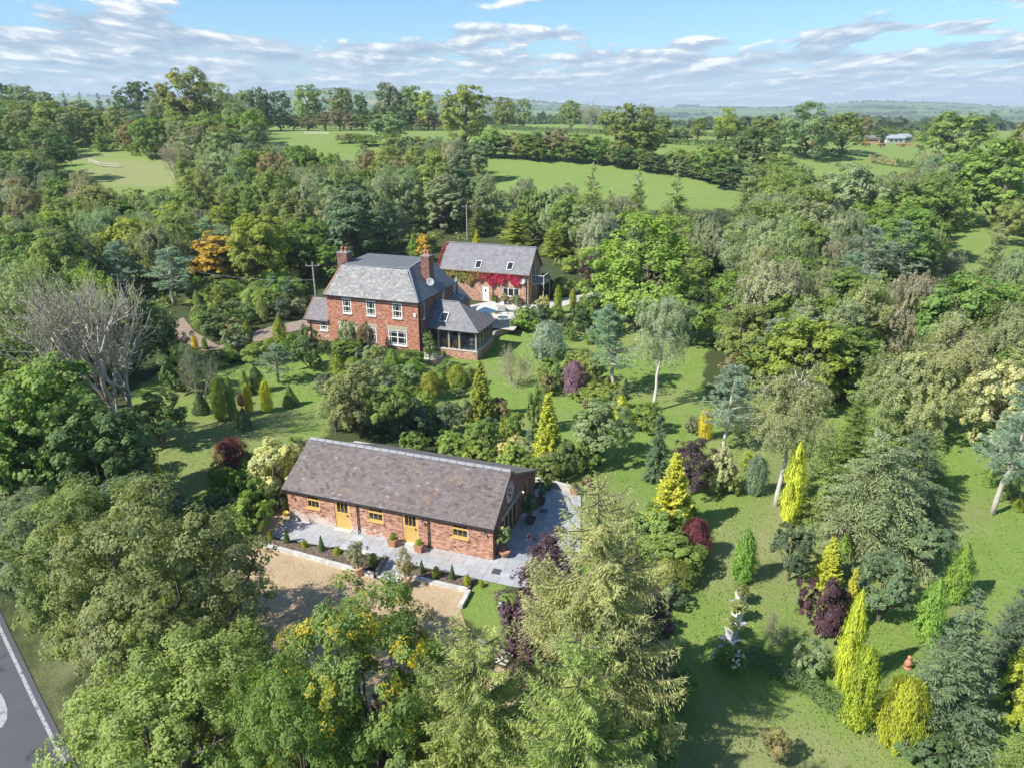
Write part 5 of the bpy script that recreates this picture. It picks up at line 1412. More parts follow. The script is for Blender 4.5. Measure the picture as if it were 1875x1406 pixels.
# foreground
T('big', 300, 1340, 905, 355, 'rust', 'large spreading olive maple in front of the gravel drive, largest tree at lower left')
T('big', 185, 1230, 880, 300, 'rust', 'wide olive tree with brownish tips between the lane and the large maple', var=1)
T('big', 60, 1110, 905, 230, 'gr', 'grey-green rounded tree beside the lane at the left edge', var=2)
T('big', 330, 1560, 1190, 420, 'o', 'green tree with small leaves on the bottom edge, right of the lane', var=1)
T('big', 545, 1660, 1215, 290, 'g', 'dense green maple at the bottom edge left of the yellow-tipped one', var=2)
T('big', 682, 1560, 1080, 350, 'mix', 'green maple with turning yellow leaf tips below the gravel drive', var=0)
T('biglarch', 1085, 1370, 900, 310, 'larp', 'tall pale larch with drooping twigs right of the patio, nearest large conifer', lean=(0.0, 0.03), var=0)
T('biglarch', 870, 1640, 1160, 320, 'lar', 'bright green larch on the bottom edge right of the yellow-tipped maple', var=1)
T('biglarch', 1050, 1720, 1175, 300, 'lar', 'yellow-green larch on the bottom edge below the tall pale larch', var=0)
T('ash', 1000, 1280, 1035, 230, 'pu', 'dark purple plum tree behind the pale larch below the patio')
T('ash', 1185, 1270, 1080, 130, 'pu', 'dark purple plum tree to the right of the pale larch')
T('ash', 1010, 1130, 965, 110, 'pu', 'thin purple-leaved tree overhanging the patio edge')
T('shrub', 1190, 1430, 1300, 120, 'g', 'green bush on the grass at the foot of the pale larch')
# left side
T('oak', 90, 960, 655, 240, 'g', 'large green sycamore at the left edge below the dead tree')
T('oak', 205, 985, 745, 190, 'd', 'dark green tree between the sycamore and the shaded lawn')
T('ash', 135, 960, 835, 130, 'up', 'yellow-green hawthorn in front of the sycamore')
T('ash', 20, 1000, 850, 140, 'gr', 'grey-green thicket tree at the left edge, under the sycamore')
T('tall', 235, 1040, 880, 150, 'dg', 'dark green tree behind the large olive maple, beside the shaded lawn')
T('plume', 293, 945, 850, 50, 'au', 'small golden conifer at the edge of the shaded lawn')
T('spruce', 330, 985, 890, 90, 'dg', 'dark green spruce beside the small golden conifer')
T('bare', 203, 815, 478, 270, 'tan', 'tall dead tree with bare pale branches left of the house')
T('willow', 60, 720, 470, 200, 'tan', 'yellowish willow at the left edge behind the dead tree')
T('willow', 150, 700, 480, 190, 'hy', 'yellow-green willow directly behind the dead tree', var=1)
T('ash', 20, 840, 600, 180, 'g', 'green ash at the left edge behind the sycamore')
T('oak', 235, 690, 540, 110, 'd', 'dark tree right behind the dead tree, left of the gravel path')
T('shrub', 330, 715, 630, 90, 'd', 'dark evergreen bush on the lawn edge right of the dead tree')
T('ash', 300, 668, 560, 80, 'd', 'dark tree added to shade the left end of the gravel path')  # extra tree, put in to throw shade on the path
T('twiggy', 360, 730, 625, 80, 'd', 'small dark orchard tree at the top of the left lawn')
T('roundtree', 290, 820, 720, 90, 'd', 'shaded dark tree at the left end of the lawn')
T('dome', 424, 866, 802, 62, 'red', 'round red berberis bush on the lawn left of the barn')
T('shrub', 500, 905, 808, 105, 'cream', 'cream-variegated bush touching the left end of the barn')
T('shrub', 545, 850, 800, 60, 'hy', 'light green bush just above the left end of the barn roof')
T('shrub', 450, 930, 860, 80, 'g', 'mid-green bush below the cream-variegated bush')
T('shrub', 455, 982, 905, 85, 'up', 'bright green bush beside the gravel at the left end of the barn')
T('shrub', 508, 935, 880, 45, 'd', 'dark green bush against the left gable of the barn')
T('shrub', 385, 960, 905, 70, 'dg', 'low dark bush at the bottom of the shaded lawn')
# topiary on the left lawn
T('column', 399, 769, 692, 27, 'gold', 'widest golden column conifer, leftmost on the left lawn', 'golden columns on the left lawn')
T('column', 421, 764, 690, 19, 'hy', 'dull green column conifer second from the left in the lawn group', 'golden columns on the left lawn')
T('column', 453, 757, 700, 17, 'au', 'golden column conifer behind the front clipped green cone', 'golden columns on the left lawn')
T('column', 447, 725, 678, 14, 'hy', 'thin olive column conifer at the back of the lawn group', 'golden columns on the left lawn')
T('column', 486, 754, 696, 22, 'au', 'golden column conifer rightmost in the lawn group', 'golden columns on the left lawn')
T('cone', 446, 785, 745, 29, 'dg', 'clipped green cone at the front of the lawn group', 'clipped green cones')
T('cone', 530, 743, 705, 29, 'g', 'clipped green cone standing alone on the right of the left lawn', 'clipped green cones')
T('cone', 366, 756, 715, 32, 'd', 'shaded dark green cone left of the golden columns', 'clipped green cones')
T('flame', 468, 718, 670, 30, 'd', 'dark green upright cypress behind the golden columns')
T('dome', 441, 742, 722, 16, 'pu', 'tiny purple bush among the golden columns')
T('dome', 432, 767, 752, 22, 'hy', 'low green cushion shrub between the golden columns')
T('pine', 505, 700, 630, 70, 'bl', 'low blue-green pine above the left lawn')
T('shrub', 565, 675, 598, 75, 'd', 'round dark green bush at the left corner of the house')
T('flame', 511, 628, 578, 26, 'gold', 'golden upright cypress beside the gravel path')
T('dome', 492, 640, 620, 22, 'gold', 'golden cushion shrub at the foot of the golden cypress by the path')
T('flame', 452, 632, 588, 22, 'gold', 'narrow golden cypress left of the gravel path bend')
T('shrub', 430, 640, 592, 60, 'gr', 'grey-green bush beside the narrow golden cypress')
T('shrub', 470, 662, 630, 60, 'up', 'light green shrub at the top of the left lawn')
T('shrub', 405, 668, 640, 70, 'g', 'low green shrub along the path, left end of the bed')
T('column', 356, 640, 614, 13, 'au', 'tiny golden column beside the shaded gravel path')
T('column', 374, 640, 618, 11, 'g', 'tiny green column right of the tiny golden one')
T('flame', 361, 575, 530, 16, 'hy', 'slim light-green conifer behind the shaded path')
T('shrub', 400, 615, 560, 90, 'd', 'dark bush island enclosed by the gravel path')
T('shrub', 450, 592, 560, 45, 'g', 'green bush on the path island, right end')
T('flame', 480, 590, 540, 24, 'hy', 'olive upright conifer left of the house wing')
T('shrub', 515, 585, 545, 45, 'dg', 'dark shrub behind the path, nearest the house wing')
T('shrub', 545, 575, 545, 36, 'gr', 'grey shrub beside the roof of the small house wing')
T('shrub', 535, 640, 610, 40, 'g', 'green shrub between the path and the corner bush')
# around the house front
T('flame', 617, 690, 648, 29, 'gold', 'small golden cypress in front of the house')
T('shrub', 640, 640, 585, 40, 'tan', 'climbing rose on the house wall beside the left window')
T('shrub', 668, 645, 590, 30, 'b', 'brownish climber between the two left ground-floor windows')
T('shrub', 630, 655, 622, 60, 'g', 'green bush under the left ground-floor window')
T('shrub', 688, 665, 632, 60, 'gr', 'grey-green bush under the middle ground-floor window')
T('flame', 718, 690, 638, 30, 'up', 'bright green conifer under the right ground-floor window')
T('shrub', 750, 668, 640, 50, 'g', 'low green shrubs under the right ground-floor window')
T('tall', 786, 665, 607, 26, 'o', 'tall narrow shrub at the corner of house and garden room')
T('shrub', 815, 700, 660, 36, 'g', 'small shrub in front of the garden room plinth')
T('shrub', 660, 705, 660, 60, 'gr', 'loose grey-green shrub right of the small golden cypress')
T('shrub', 700, 720, 665, 70, 'gr', 'blue-grey shrub in the front garden bed')
T('shrub', 745, 710, 668, 65, 'gr', 'pale grey-green shrub below the house corner')
T('ash', 655, 800, 668, 120, 'flo', 'bushy green fruit tree behind the left half of the barn roof')
T('ash', 612, 790, 690, 70, 'tan', 'light green tree behind the left end of the barn roof', var=1)
T('roundtree', 715, 800, 700, 90, 'g', 'green tree behind the middle of the barn, right of the fruit tree')
T('shrub', 598, 725, 682, 50, 'dg', 'blue-green juniper at the lawn edge below the golden cypress')
T('dome', 788, 725, 680, 36, 'gold', 'rounded golden shrub below the garden room')
T('shrub', 770, 760, 715, 60, 'up', 'lime green shrub below the rounded golden one')
T('dome', 836, 708, 668, 38, 'gold', 'golden-tipped rounded bush beside the garden room lawn')
T('shrub', 862, 705, 672, 40, 'g', 'green bush between two golden conifers below the garden room')
T('plume', 880, 768, 662, 44, 'gold', 'tall golden cypress in the middle of the garden')
T('shrub', 850, 770, 728, 40, 'tan', 'brownish shrub at the left foot of the tall golden cypress')
T('shrub', 915, 765, 728, 40, 'b', 'brown-green shrub at the right foot of the tall golden cypress')
T('shrub', 760, 800, 745, 80, 'dg', 'dark shrub in the bed behind the barn, left part')
T('roundtree', 822, 800, 740, 60, 'dg', 'blue-green rounded tree behind the barn centre')
T('shrub', 755, 830, 790, 60, 'g', 'green shrub right behind the barn ridge')
T('shrub', 830, 835, 790, 70, 'up', 'light green shrub behind the barn, left of the laurels')
T('shrub', 885, 830, 770, 65, 'g', 'olive shrub behind the barn roof, right of centre')
T('shrub', 880, 850, 805, 70, 'up', 'bright green laurel close behind the barn roof')
T('shrub', 940, 858, 815, 75, 'up', 'bright green laurel above the right end of the barn roof')
T('roundtree', 939, 820, 752, 42, 'br', 'small round-headed green tree above the barn roof')
T('flame', 924, 805, 765, 20, 'lime', 'narrow lime conifer left of the round-headed tree')
T('spruce', 968, 825, 780, 24, 'bl', 'small blue spruce between round-headed tree and golden cypress')
T('plume', 1005, 855, 720, 60, 'cy', 'large yellow cypress behind the right end of the barn')
T('shrub', 985, 790, 700, 50, 'g', 'green shrub left of the large yellow cypress top')
T('shrub', 1000, 880, 835, 70, 'g', 'green bush beside the back wall of the patio')
T('shrub', 1040, 870, 805, 55, 'rust', 'reddish-green bush right of the large yellow cypress')
T('roundtree', 1100, 850, 735, 115, 'gr', 'broad grey-green round tree in the middle garden')
T('shrub', 1075, 860, 800, 60, 'g', 'green shrub under the broad grey-green tree')
T('flame', 1137, 770, 722, 34, 'cy', 'yellow cypress behind the broad grey-green tree')
T('shrub', 1105, 735, 705, 85, 'up', 'light green laurel mound behind the broad grey-green tree')
T('flame', 1146, 720, 692, 11, 'dg', 'tiny dark slim conifer beside the pine trunk')
T('shrub', 1185, 790, 735, 60, 'g', 'green shrub at the foot of the leaning birch')
T('weepcypress', 1204, 880, 762, 46, 'dg', 'narrow weeping conifer on the lawn right of the barn')
T('twiggy', 942, 706, 628, 70, 'tan', 'small thin fruit tree on the lawn by the garden room')
T('dome', 1003, 656, 588, 68, 'sil', 'silver weeping pear with hanging grey leaves')
T('shrub', 1010, 715, 655, 60, 'g', 'green shrub left of the purple smoke bush')
T('shrub', 1000, 722, 680, 40, 'b', 'brownish shrub in front of the silver pear')
T('dome', 1051, 722, 662, 45, 'mau', 'purple smoke bush in the middle garden')
T('shrub', 1080, 705, 640, 60, 'hy', 'olive shrub behind the purple smoke bush')
T('shrub', 1060, 680, 640, 60, 'hy', 'yellow-green shrub between silver pear and smoke bush')
T('shrub', 1068, 732, 712, 50, 'up', 'low bright hosta clump below the smoke bush')
T('shrub', 960, 605, 562, 60, 'br', 'bright green bush beside the terrace')
T('shrub', 985, 600, 555, 60, 'dg', 'dark green bush at the right side of the terrace')
T('shrub', 1060, 608, 560, 50, 'd', 'dark rounded evergreen right of the terrace')
T('shrub', 1090, 600, 545, 70, 'g', 'green bush at the top of the middle garden')
T('shrub', 995, 575, 540, 30, 'cream', 'yellow-cream shrub at the right of the terrace')
T('column', 1022, 575, 522, 16, 'gold', 'left golden column conifer beyond the terrace', 'golden columns beyond the terrace')
T('column', 1049, 568, 528, 14, 'gold', 'right golden column conifer beyond the terrace', 'golden columns beyond the terrace')
T('shrub', 1000, 540, 500, 34, 'pu', 'dark purple shrub beside the cottage balcony')
T('tall', 1080, 525, 470, 44, 'pu', 'purple-leaved tree behind the terrace')
T('shrub', 1045, 500, 470, 40, 'up', 'light green bush right behind the cottage')
T('shrub', 1030, 540, 505, 50, 'g', 'green bush right of the cottage balcony')
T('shrub', 860, 540, 505, 30, 'b', 'brown-green climber by the cottage door')
T('shrub', 905, 555, 538, 14, 'g', 'small shrub beside the cottage door')
T('shrub', 945, 560, 540, 22, 'gr', 'low grey shrub under the cottage window')
T('shrub', 780, 535, 505, 20, 'g', 'green shrub between house and cottage')
# specimen trees of the right-hand garden
T('ash', 1185, 606, 390, 225, 'up', 'large bright green lime tree right of the cottage')
T('ash', 1305, 480, 385, 75, 'dg', 'dark grey-green copper tree behind the large lime tree')
T('pine', 1130, 720, 560, 105, 'bl', 'blue-green pine with a bare trunk in the middle garden')
T('birch', 1205, 752, 548, 110, 'grb', 'leaning silver birch with white trunk in the middle garden', lean=(0, 0.06), var=3)
T('oak', 1265, 620, 520, 90, 'd', 'dark shaded tree at the end of the long lawn')
T('dome', 1330, 560, 508, 34, 'gold', 'golden shrub at the far end of the long lawn')
T('dome', 1322, 618, 585, 28, 'lime', 'vivid yellow shrub beside the long lawn')
T('willow', 1420, 660, 470, 170, 'grb', 'broad grey-green willow right of the long lawn')
T('willow', 1370, 600, 510, 90, 'gr', 'grey-green willow at the edge of the long lawn', var=1)
T('birch', 1350, 660, 560, 90, 'gr', 'grey-green birch beside the vivid yellow shrub')
T('oak', 1475, 745, 580, 160, 'gold', 'big yellow-green maple in the right-hand garden')
T('tall', 1545, 735, 600, 130, 'g', 'dark green hornbeam right of the yellow-green maple')
T('shrub', 1345, 700, 645, 60, 'b', 'brownish shrub in front of the yellow-green maple')
T('pine', 1335, 825, 672, 105, 'bl', 'blue-grey pine with thin pale trunk in the right-hand garden', var=1)
T('column', 1293, 803, 745, 27, 'au', 'small golden column alone on the lawn right of the birch')
T('shrub', 1268, 792, 760, 34, 'gr', 'small grey shrub beside the lone golden column')
T('birch', 1440, 925, 672, 150, 'tan', 'large brownish birch with a leaning white trunk', lean=(0, 0.05), var=3)
T('flame', 1456, 955, 806, 42, 'cy', 'tall yellow cypress against the leaning white birch trunk')
T('ash', 1270, 905, 802, 90, 'pu', 'purple plum tree behind the bright yellow cypress')
T('shrub', 1320, 900, 815, 60, 'cream', 'white-variegated shrub right of the purple plum')
T('shrub', 1330, 900, 850, 60, 'hy', 'green shrub under the white-variegated one')
T('dome', 1386, 903, 833, 42, 'bl', 'blue-grey juniper beside the birch trunk')
T('shrub', 1370, 870, 825, 34, 'gold', 'orange-green shrub behind the blue-grey juniper')
T('plume', 1234, 972, 832, 78, 'cy', 'bright yellow weeping cypress right of the pale larch')
T('shrub', 1210, 1010, 930, 110, 'hy', 'olive bush at the foot of the bright yellow cypress')
T('shrub', 1230, 1050, 985, 120, 'g', 'dark green bush below the bright yellow cypress')
T('dome', 1274, 1022, 950, 58, 'red', 'crimson bush below the bright yellow cypress')
T('spruce', 1565, 850, 712, 80, 'g', 'pointed green spruce behind the cedar')
T('willow', 1680, 800, 640, 190, 'tan', 'wide brown-green birch clump behind the cedar', var=0)
T('birch', 1750, 800, 590, 150, 'tan', 'tall brownish birch right of the wide birch clump', var=2)
T('birch', 1620, 800, 655, 120, 'tan', 'brownish birch behind the pointed spruce', var=0)
T('plume', 1668, 800, 748, 30, 'cy', 'small yellow cypress behind the cedar')
T('cedar', 1605, 1015, 800, 200, 'gr', 'wide cedar with layered grey-green boughs in the right-hand garden')
T('cedar', 1670, 930, 790, 130, 'dg', 'smaller dark cedar behind the wide one')
T('spruce', 1515, 955, 790, 100, 'o', 'olive conifer left of the cedar')
T('spruce', 1710, 895, 790, 75, 'hy', 'yellow-green conifer right of the cedar')
T('shrub', 1556, 1010, 935, 85, 'pu', 'dark purple bush under the left side of the cedar')
T('shrub', 1640, 1020, 975, 60, 'up', 'bright green bush under the cedar')
T('flame', 1365, 1063, 966, 46, 'br', 'dense green upright cypress standing alone on the right lawn')
T('roundtree', 1450, 1062, 966, 84, 'dg', 'small round dark tree with pale trunk right of the lone cypress', 'round-headed dark trees')
T('plume', 1520, 1070, 985, 46, 'cy', 'yellow cypress above the dark purple bush')
T('flame', 1545, 1035, 975, 32, 'br', 'green upright conifer behind the yellow cypress')
T('shrub', 1515, 1160, 1055, 100, 'pu', 'large round dark purple bush on the right lawn')
T('plume', 1558, 1150, 1040, 40, 'cy', 'yellow conifer squeezed between purple bush and dark tree')
T('roundtree', 1622, 1135, 1015, 105, 'dg', 'low spreading dark tree right of the purple bush', 'round-headed dark trees')
T('roundtree', 1700, 1055, 955, 90, 'dg', 'round dark tree at the right lawn under the cedar', 'round-headed dark trees')
T('flame', 1562, 1258, 1075, 46, 'cy', 'tall thin yellow cypress touching the purple bush')
T('column', 1580, 1330, 1182, 60, 'lime', 'fat lime-yellow column conifer near the bottom right')
T('dome', 1656, 1366, 1240, 80, 'lime', 'lime-yellow bushy conifer right of the fat column')
T('flame', 1708, 1175, 1055, 52, 'br', 'green upright cypress, left of the pair on the right lawn')
T('flame', 1760, 1100, 992, 48, 'br', 'green upright cypress, right of the pair on the right lawn')
T('spruce', 1760, 1345, 1085, 175, 'dg', 'big dark green spruce at the right near the bottom edge')
T('spruce', 1868, 1260, 1040, 110, 'dg', 'dark spruce cut by the right edge of the garden view')
T('shrub', 1875, 1330, 1200, 90, 'lime', 'lime-yellow bush at the right edge behind the big spruce')
T('spruce', 1870, 1500, 1290, 110, 'g', 'green spruce in the bottom right corner')
T('shrub', 1490, 1240, 1170, 70, 'gr', 'grey-green shrub on the lawn left of the thin yellow cypress')
T('twiggy', 1420, 1180, 1115, 50, 'hy', 'tiny staked sapling on the shaded lawn')
T('shrub', 1425, 1395, 1332, 58, 'b', 'small brownish shrub alone on the dry grass')
T('roundtree', 1250, 1290, 1230, 60, 'g', 'dark green bush in the shade right of the pale larch')
T('pine', 1850, 940, 700, 120, 'bl', 'blue-green pine at the right edge of the far lawn', var=2)
T('pine', 1830, 885, 760, 80, 'bl', 'small pine with straight pale trunk at the far lawn', var=0)
T('oak', 1835, 830, 665, 130, 'cream', 'pale cream-leaved tree at the right edge')
T('column', 1812, 890, 858, 22, 'br', 'tiny green conifer at the edge of the far lawn')
T('shrub', 1855, 915, 880, 40, 'rust', 'small flowering shrub at the right edge of the far lawn')
T('dome', 1866, 935, 912, 20, 'gold', 'tiny golden cushion at the right edge of the far lawn')
T('shrub', 1700, 1390, 1340, 110, 'd', 'low dark yew hedge end behind the lime-yellow bush')
# light and autumn colours left of the house
T('tall', 392, 530, 425, 98, 'orange', 'orange-yellow autumn tree left of the house')
T('oak', 470, 530, 395, 130, 'gold', 'tall tree with yellowing leaves left behind the house')
T('oak', 250, 520, 400, 120, 'gold', 'yellow-green maple in the wood above the dead tree')
T('pine', 310, 560, 455, 90, 'bl', 'blue-green pine left of the orange autumn tree', var=0)
T('oak', 560, 510, 400, 110, 'g', 'green tree behind the left chimney')
T('oak', 650, 470, 350, 150, 'dg', 'big dark evergreen oak right behind the house')
T('tall', 600, 520, 450, 55, 'g', 'green tree beside the left chimney')
T('flame', 757, 475, 432, 22, 'br', 'bright green cypress behind the right chimney')
T('tall', 776, 480, 430, 34, 'orange', 'thin orange-leaved tree between house and cottage')
T('plume', 873, 470, 422, 22, 'au', 'small golden conifer behind the cottage roof')
T('pine', 730, 450, 385, 60, 'bl', 'blue spruce left behind the cottage')
T('larch', 945, 450, 385, 60, 'gold', 'yellow-tipped conifer behind the cottage ridge')
T('larch', 1015, 470, 405, 50, 'gold', 'golden larch right behind the cottage')
T('larch', 1085, 470, 303, 75, 'lar', 'tall larch behind the cottage, left of the pair at the field')
T('larch', 1165, 450, 308, 50, 'lar', 'tall narrow larch right of the pair at the field')
T('larch', 1230, 470, 320, 80, 'lar', 'tall larch directly before the middle of the field')
T('larch', 1120, 500, 350, 80, 'larp', 'pale drooping larch above the cottage roof')
T('larch', 1040, 450, 335, 60, 'larp', 'pale drooping larch behind the right end of the cottage')
# hedgerow and field trees further out
T('oak', 850, 275, 155, 100, 'o', 'large oak in the hedge right of centre on the ridge', group='field oaks')
T('oak', 905, 290, 238, 56, 'g', 'round thorn tree in the field gateway', group='field oaks')
T('oak', 712, 268, 205, 72, 'gr', 'open grey-green ash standing before the far field', group='field oaks')
T('oak', 1152, 295, 190, 98, 'o', 'broad oak in the hedge above the long field', group='field oaks')
T('oak', 1175, 300, 230, 90, 'g', 'lower green oak against the broad hedge oak', group='field oaks')
T('ash', 1482, 290, 186, 112, 'gr', 'open-crowned ash in the cattle field', group='field oaks')
T('oak', 1545, 282, 206, 92, 'o', 'dense oak right of the open-crowned ash', group='field oaks')
T('oak', 1752, 312, 204, 118, 'o', 'big rounded oak at the right end of the cattle field', group='field oaks')
T('oak', 1380, 325, 232, 95, 'd', 'dark oak at the right end of the long field', group='field oaks')
T('oak', 1310, 335, 265, 90, 'g', 'green hawthorn mass at the right end of the long field', group='field oaks')
T('oak', 1245, 320, 272, 60, 'o', 'olive hawthorn in the hedge, right of the broad oak', group='field oaks')
T('oak', 1610, 262, 236, 27, 'd', 'tiny round dark tree at the far farm', group='field oaks')
T('oak', 1840, 420, 255, 200, 'g', 'huge rounded tree at the right edge above the small field')
T('oak', 1690, 480, 330, 150, 'g', 'large green oak left of the small right-hand field')
T('oak', 1560, 470, 300, 140, 'gr', 'broad pale green tree below the cattle field')
T('tall', 800, 395, 270, 70, 'hy', 'light green poplar in the wood below the left end of the field')
T('greybare', 318, 335, 255, 70, 'b', 'grey half-bare tree at the edge of the left meadow')
T('ash', 75, 335, 235, 110, 'd', 'very dark tree at the left edge of the left meadow')
T('oak', 345, 262, 122, 105, 'o', 'tallest oak on the left skyline')

# skyline and hedge lines: (kind, x, foot row, top row, width, colour)
SKY_ = [('oak', 15, 240, 153, 80, 'd'), ('oak', 52, 242, 158, 60, 'gr'), ('tall', 88, 245, 168, 36, 'gr'), ('larch', 122, 246, 168, 28, 'dg'), ('larch', 152, 246, 170, 26, 'gr'), ('larch', 186, 248, 172, 26, 'dg'),
        ('oak', 252, 245, 150, 82, 'd'), ('ash', 290, 250, 168, 50, 'gr'), ('ash', 402, 248, 150, 82, 'hy'), ('oak', 446, 242, 165, 55, 'gr'), ('oak', 478, 240, 160, 46, 'd'), ('tall', 515, 236, 167, 42, 'dg'),
        ('oak', 566, 236, 155, 62, 'o'), ('oak', 626, 238, 162, 68, 'o'), ('tall', 662, 236, 170, 30, 'd'), ('oak', 712, 238, 151, 60, 'gr'), ('oak', 752, 238, 157, 56, 'o'), ('tall', 782, 240, 166, 36, 'y'),
        ('oak', 922, 238, 178, 48, 'o'), ('ash', 958, 238, 180, 42, 'gr'), ('oak', 1046, 240, 184, 54, 'o'), ('greybare', 1082, 244, 184, 50, 'gr'), ('ash', 1110, 246, 200, 34, 'o'),
        ('ash', 1332, 258, 197, 46, 'y'), ('oak', 1398, 262, 212, 58, 'o'), ('oak', 1440, 262, 225, 40, 'd'), ('ash', 1205, 262, 228, 40, 'o'), ('oak', 1695, 262, 240, 30, 'o')]
for k_, x_, yb_, yt_, w_, t_ in SKY_: T(k_, x_, yb_, yt_, w_, t_, None, 'trees along the skyline', zone='skyline')
HED_ = [('oak', 640, 262, 245, 50, 'b'), ('ash', 670, 268, 246, 50, 'g'), ('oak', 770, 290, 250, 60, 'o'), ('oak', 815, 292, 262, 50, 'o'), ('oak', 955, 292, 246, 40, 'hy'), ('oak', 985, 292, 242, 46, 'd'), ('oak', 1018, 294, 236, 58, 'b'), ('oak', 1060, 298, 246, 60, 'g'), ('oak', 1095, 302, 250, 56, 'g'),
        ('oak', 1130, 306, 258, 46, 'hy'), ('ash', 1420, 350, 285, 80, 'o'), ('oak', 1275, 325, 290, 60, 'd'), ('ash', 1460, 380, 300, 90, 'gr'), ('oak', 1340, 345, 300, 80, 'd')]
for k_, x_, yb_, yt_, w_, t_ in HED_: T(k_, x_, yb_, yt_, w_, t_, None, 'trees in the field hedges', zone='hedge')

hr_ = random.Random(8)
for x_ in range(885, 1400, 20):
    yb_ = float(np.interp(x_, [885, 1100, 1250, 1400], [288, 300, 322, 352])) + hr_.uniform(-2, 2)
    T(hr_.choice(['oak', 'ash', 'ash', 'tall']), x_, yb_, yb_ - hr_.uniform(30, 52), hr_.uniform(38, 58), hr_.choice(['g', 'o', 'd', 'gr', 'b', 'hy']), None, 'trees in the field hedges', zone='hedge')
for x_ in list(range(486, 900, 26)) + list(range(1180, 1740, 34)):
    yb_ = 240 if x_ < 900 else 258
    T(hr_.choice(['oak', 'ash', 'tall']), x_ + hr_.uniform(-6, 6), yb_, yb_ - hr_.uniform(22, 46), hr_.uniform(30, 48), hr_.choice(['g', 'o', 'd', 'gr', 'b']), None, 'trees along the skyline', zone='skyline')
# ---- woods filled tree by tree
placed = [t_[4] for t_ in TREES]
wr = random.Random(21)
def inpoly(poly, x, y):
    c = False; n = len(poly)
    for i in range(n):
        x0, y0 = poly[i]; x1, y1 = poly[(i + 1) % n]
        if (y0 > y) != (y1 > y) and x < (x1 - x0) * (y - y0) / (y1 - y0) + x0: c = not c
    return c
def shows_at(p):
    dz = p[2] - CAM_H; zc = p[1] * math.cos(PITCH) - dz * math.sin(PITCH)
    return CX + F_PX * p[0] / zc, CY - F_PX * (p[1] * math.sin(PITCH) + dz * math.cos(PITCH)) / zc
CLEAR = [[(108, 274), (330, 302), (330, 342), (240, 348), (190, 330), (118, 300)], [(870, 288), (1100, 287), (1200, 328), (1370, 348), (1366, 392), (1300, 392), (1180, 345), (1000, 330), (900, 318)],
         [(480, 224), (690, 236), (690, 262), (600, 276), (500, 250)], [(1420, 280), (1690, 270), (1690, 308), (1500, 306)], [(1730, 402), (1800, 398), (1785, 440), (1742, 452)], [(1565, 640), (1610, 578), (1700, 578), (1700, 620)],
         [(560, 470), (800, 440), (985, 440), (1000, 560), (800, 600), (560, 600)], [(1230, 700), (1300, 600), (1330, 620), (1290, 700)]]
def blocks_view(x, y, z, h, r):
    return any(inpoly(q_, *shows_at((x + dx * r, y, z + h * f))) for q_ in CLEAR for dx, f in ((0, 1), (0, .8), (-.8, .6), (.8, .6), (-.5, .85), (.5, .85), (0, .5)))
def wood(poly_px, mix, n, hr, wr_, gap, zone, group, cap=99):
    poly = [tuple(at(*p))[:2] for p in poly_px]
    xs_ = [p[0] for p in poly]; ys_ = [p[1] for p in poly]; made = 0
    for _ in range(n * 30):
        x = wr.uniform(min(xs_), max(xs_)); y = wr.uniform(min(ys_), max(ys_))
        if not inpoly(poly, x, y): continue
        gp_ = gap * (1 + max(0, y - 110) / 260) if gap > 3 else gap
        if any((p.x - x) ** 2 + (p.y - y) ** 2 < (gp_ * .8) ** 2 for p in placed): continue
        k_, t_ = wr.choice(mix); h = wr.uniform(*hr); v = Vector((x, y, float(terrain(x, y))))
        RATIO_ = dict(tall=.72, larch=.50, spruce=.5, birch=.6, pine=.7).get(k_, wr.uniform(*wr_)); ratio = RATIO_
        if blocks_view(x, y, v.z, h, h * ratio / 2):
            h *= .62
            if blocks_view(x, y, v.z, h, h * ratio / 2): continue
        plant(k_, v, h, h * ratio, t_, None, group, zone); placed.append(v); made += 1
        if made >= n: break
    return made
MIXL = [('willow', 'gr'), ('willow', 'grb'), ('willow', 'hy'), ('birch', 'gr'), ('birch', 'grb'), ('oak', 'g'), ('oak', 'dg'), ('tall', 'gold'), ('tall', 'g'), ('ash', 'gr'), ('ash', 'hy'), ('ash', 'o'), ('larch', 'lar'), ('pine', 'bl')]
MIXM = [('ash', 'gr'), ('ash', 'o'), ('willow', 'gr'), ('willow', 'grb'), ('oak', 'g'), ('oak', 'o'), ('larch', 'lar'), ('larch', 'larp'), ('larch', 'lar'), ('tall', 'dg'), ('ash', 'b'), ('tall', 'gr'), ('birch', 'grb')]
MIXR = [('ash', 'gr'), ('willow', 'gr'), ('willow', 'grb'), ('willow', 'tan'), ('oak', 'g'), ('tall', 'g'), ('larch', 'lar'), ('larch', 'larp'), ('ash', 'o'), ('ash', 'g'), ('pine', 'bl'), ('birch', 'tan')]
MIXH = [('oak', 'g'), ('oak', 'o'), ('oak', 'dg'), ('ash', 'gr'), ('ash', 'o'), ('ash', 'b'), ('larch', 'lar'), ('tall', 'gr')]
c_ = []
c_.append(wood([(-120, 470), (330, 450), (560, 470), (585, 520), (500, 535), (330, 520), (290, 570), (120, 600), (60, 660), (-140, 700)], MIXL, 52, (7, 10), (.8, 1.05), 3.9, 'wood left of the house', 'trees in the wood left of the house'))
c_.append(wood([(-160, 700), (40, 660), (120, 700), (110, 850), (-40, 1000), (-200, 1000)], [('oak', 'g'), ('oak', 'br'), ('ash', 'gr'), ('ash', 'g')], 12, (7, 9), (.8, 1.0), 4, 'thicket at the left edge', 'trees in the thicket at the left edge'))
c_.append(wood([(-80, 375), (340, 372), (860, 372), (1060, 395), (1060, 440), (960, 440), (800, 432), (700, 440), (600, 470), (560, 470), (330, 450), (-120, 470)], MIXM, 95, (7.5, 11), (.75, 1.0), 4.3, 'wood behind the house', 'trees in the wood behind the house'))
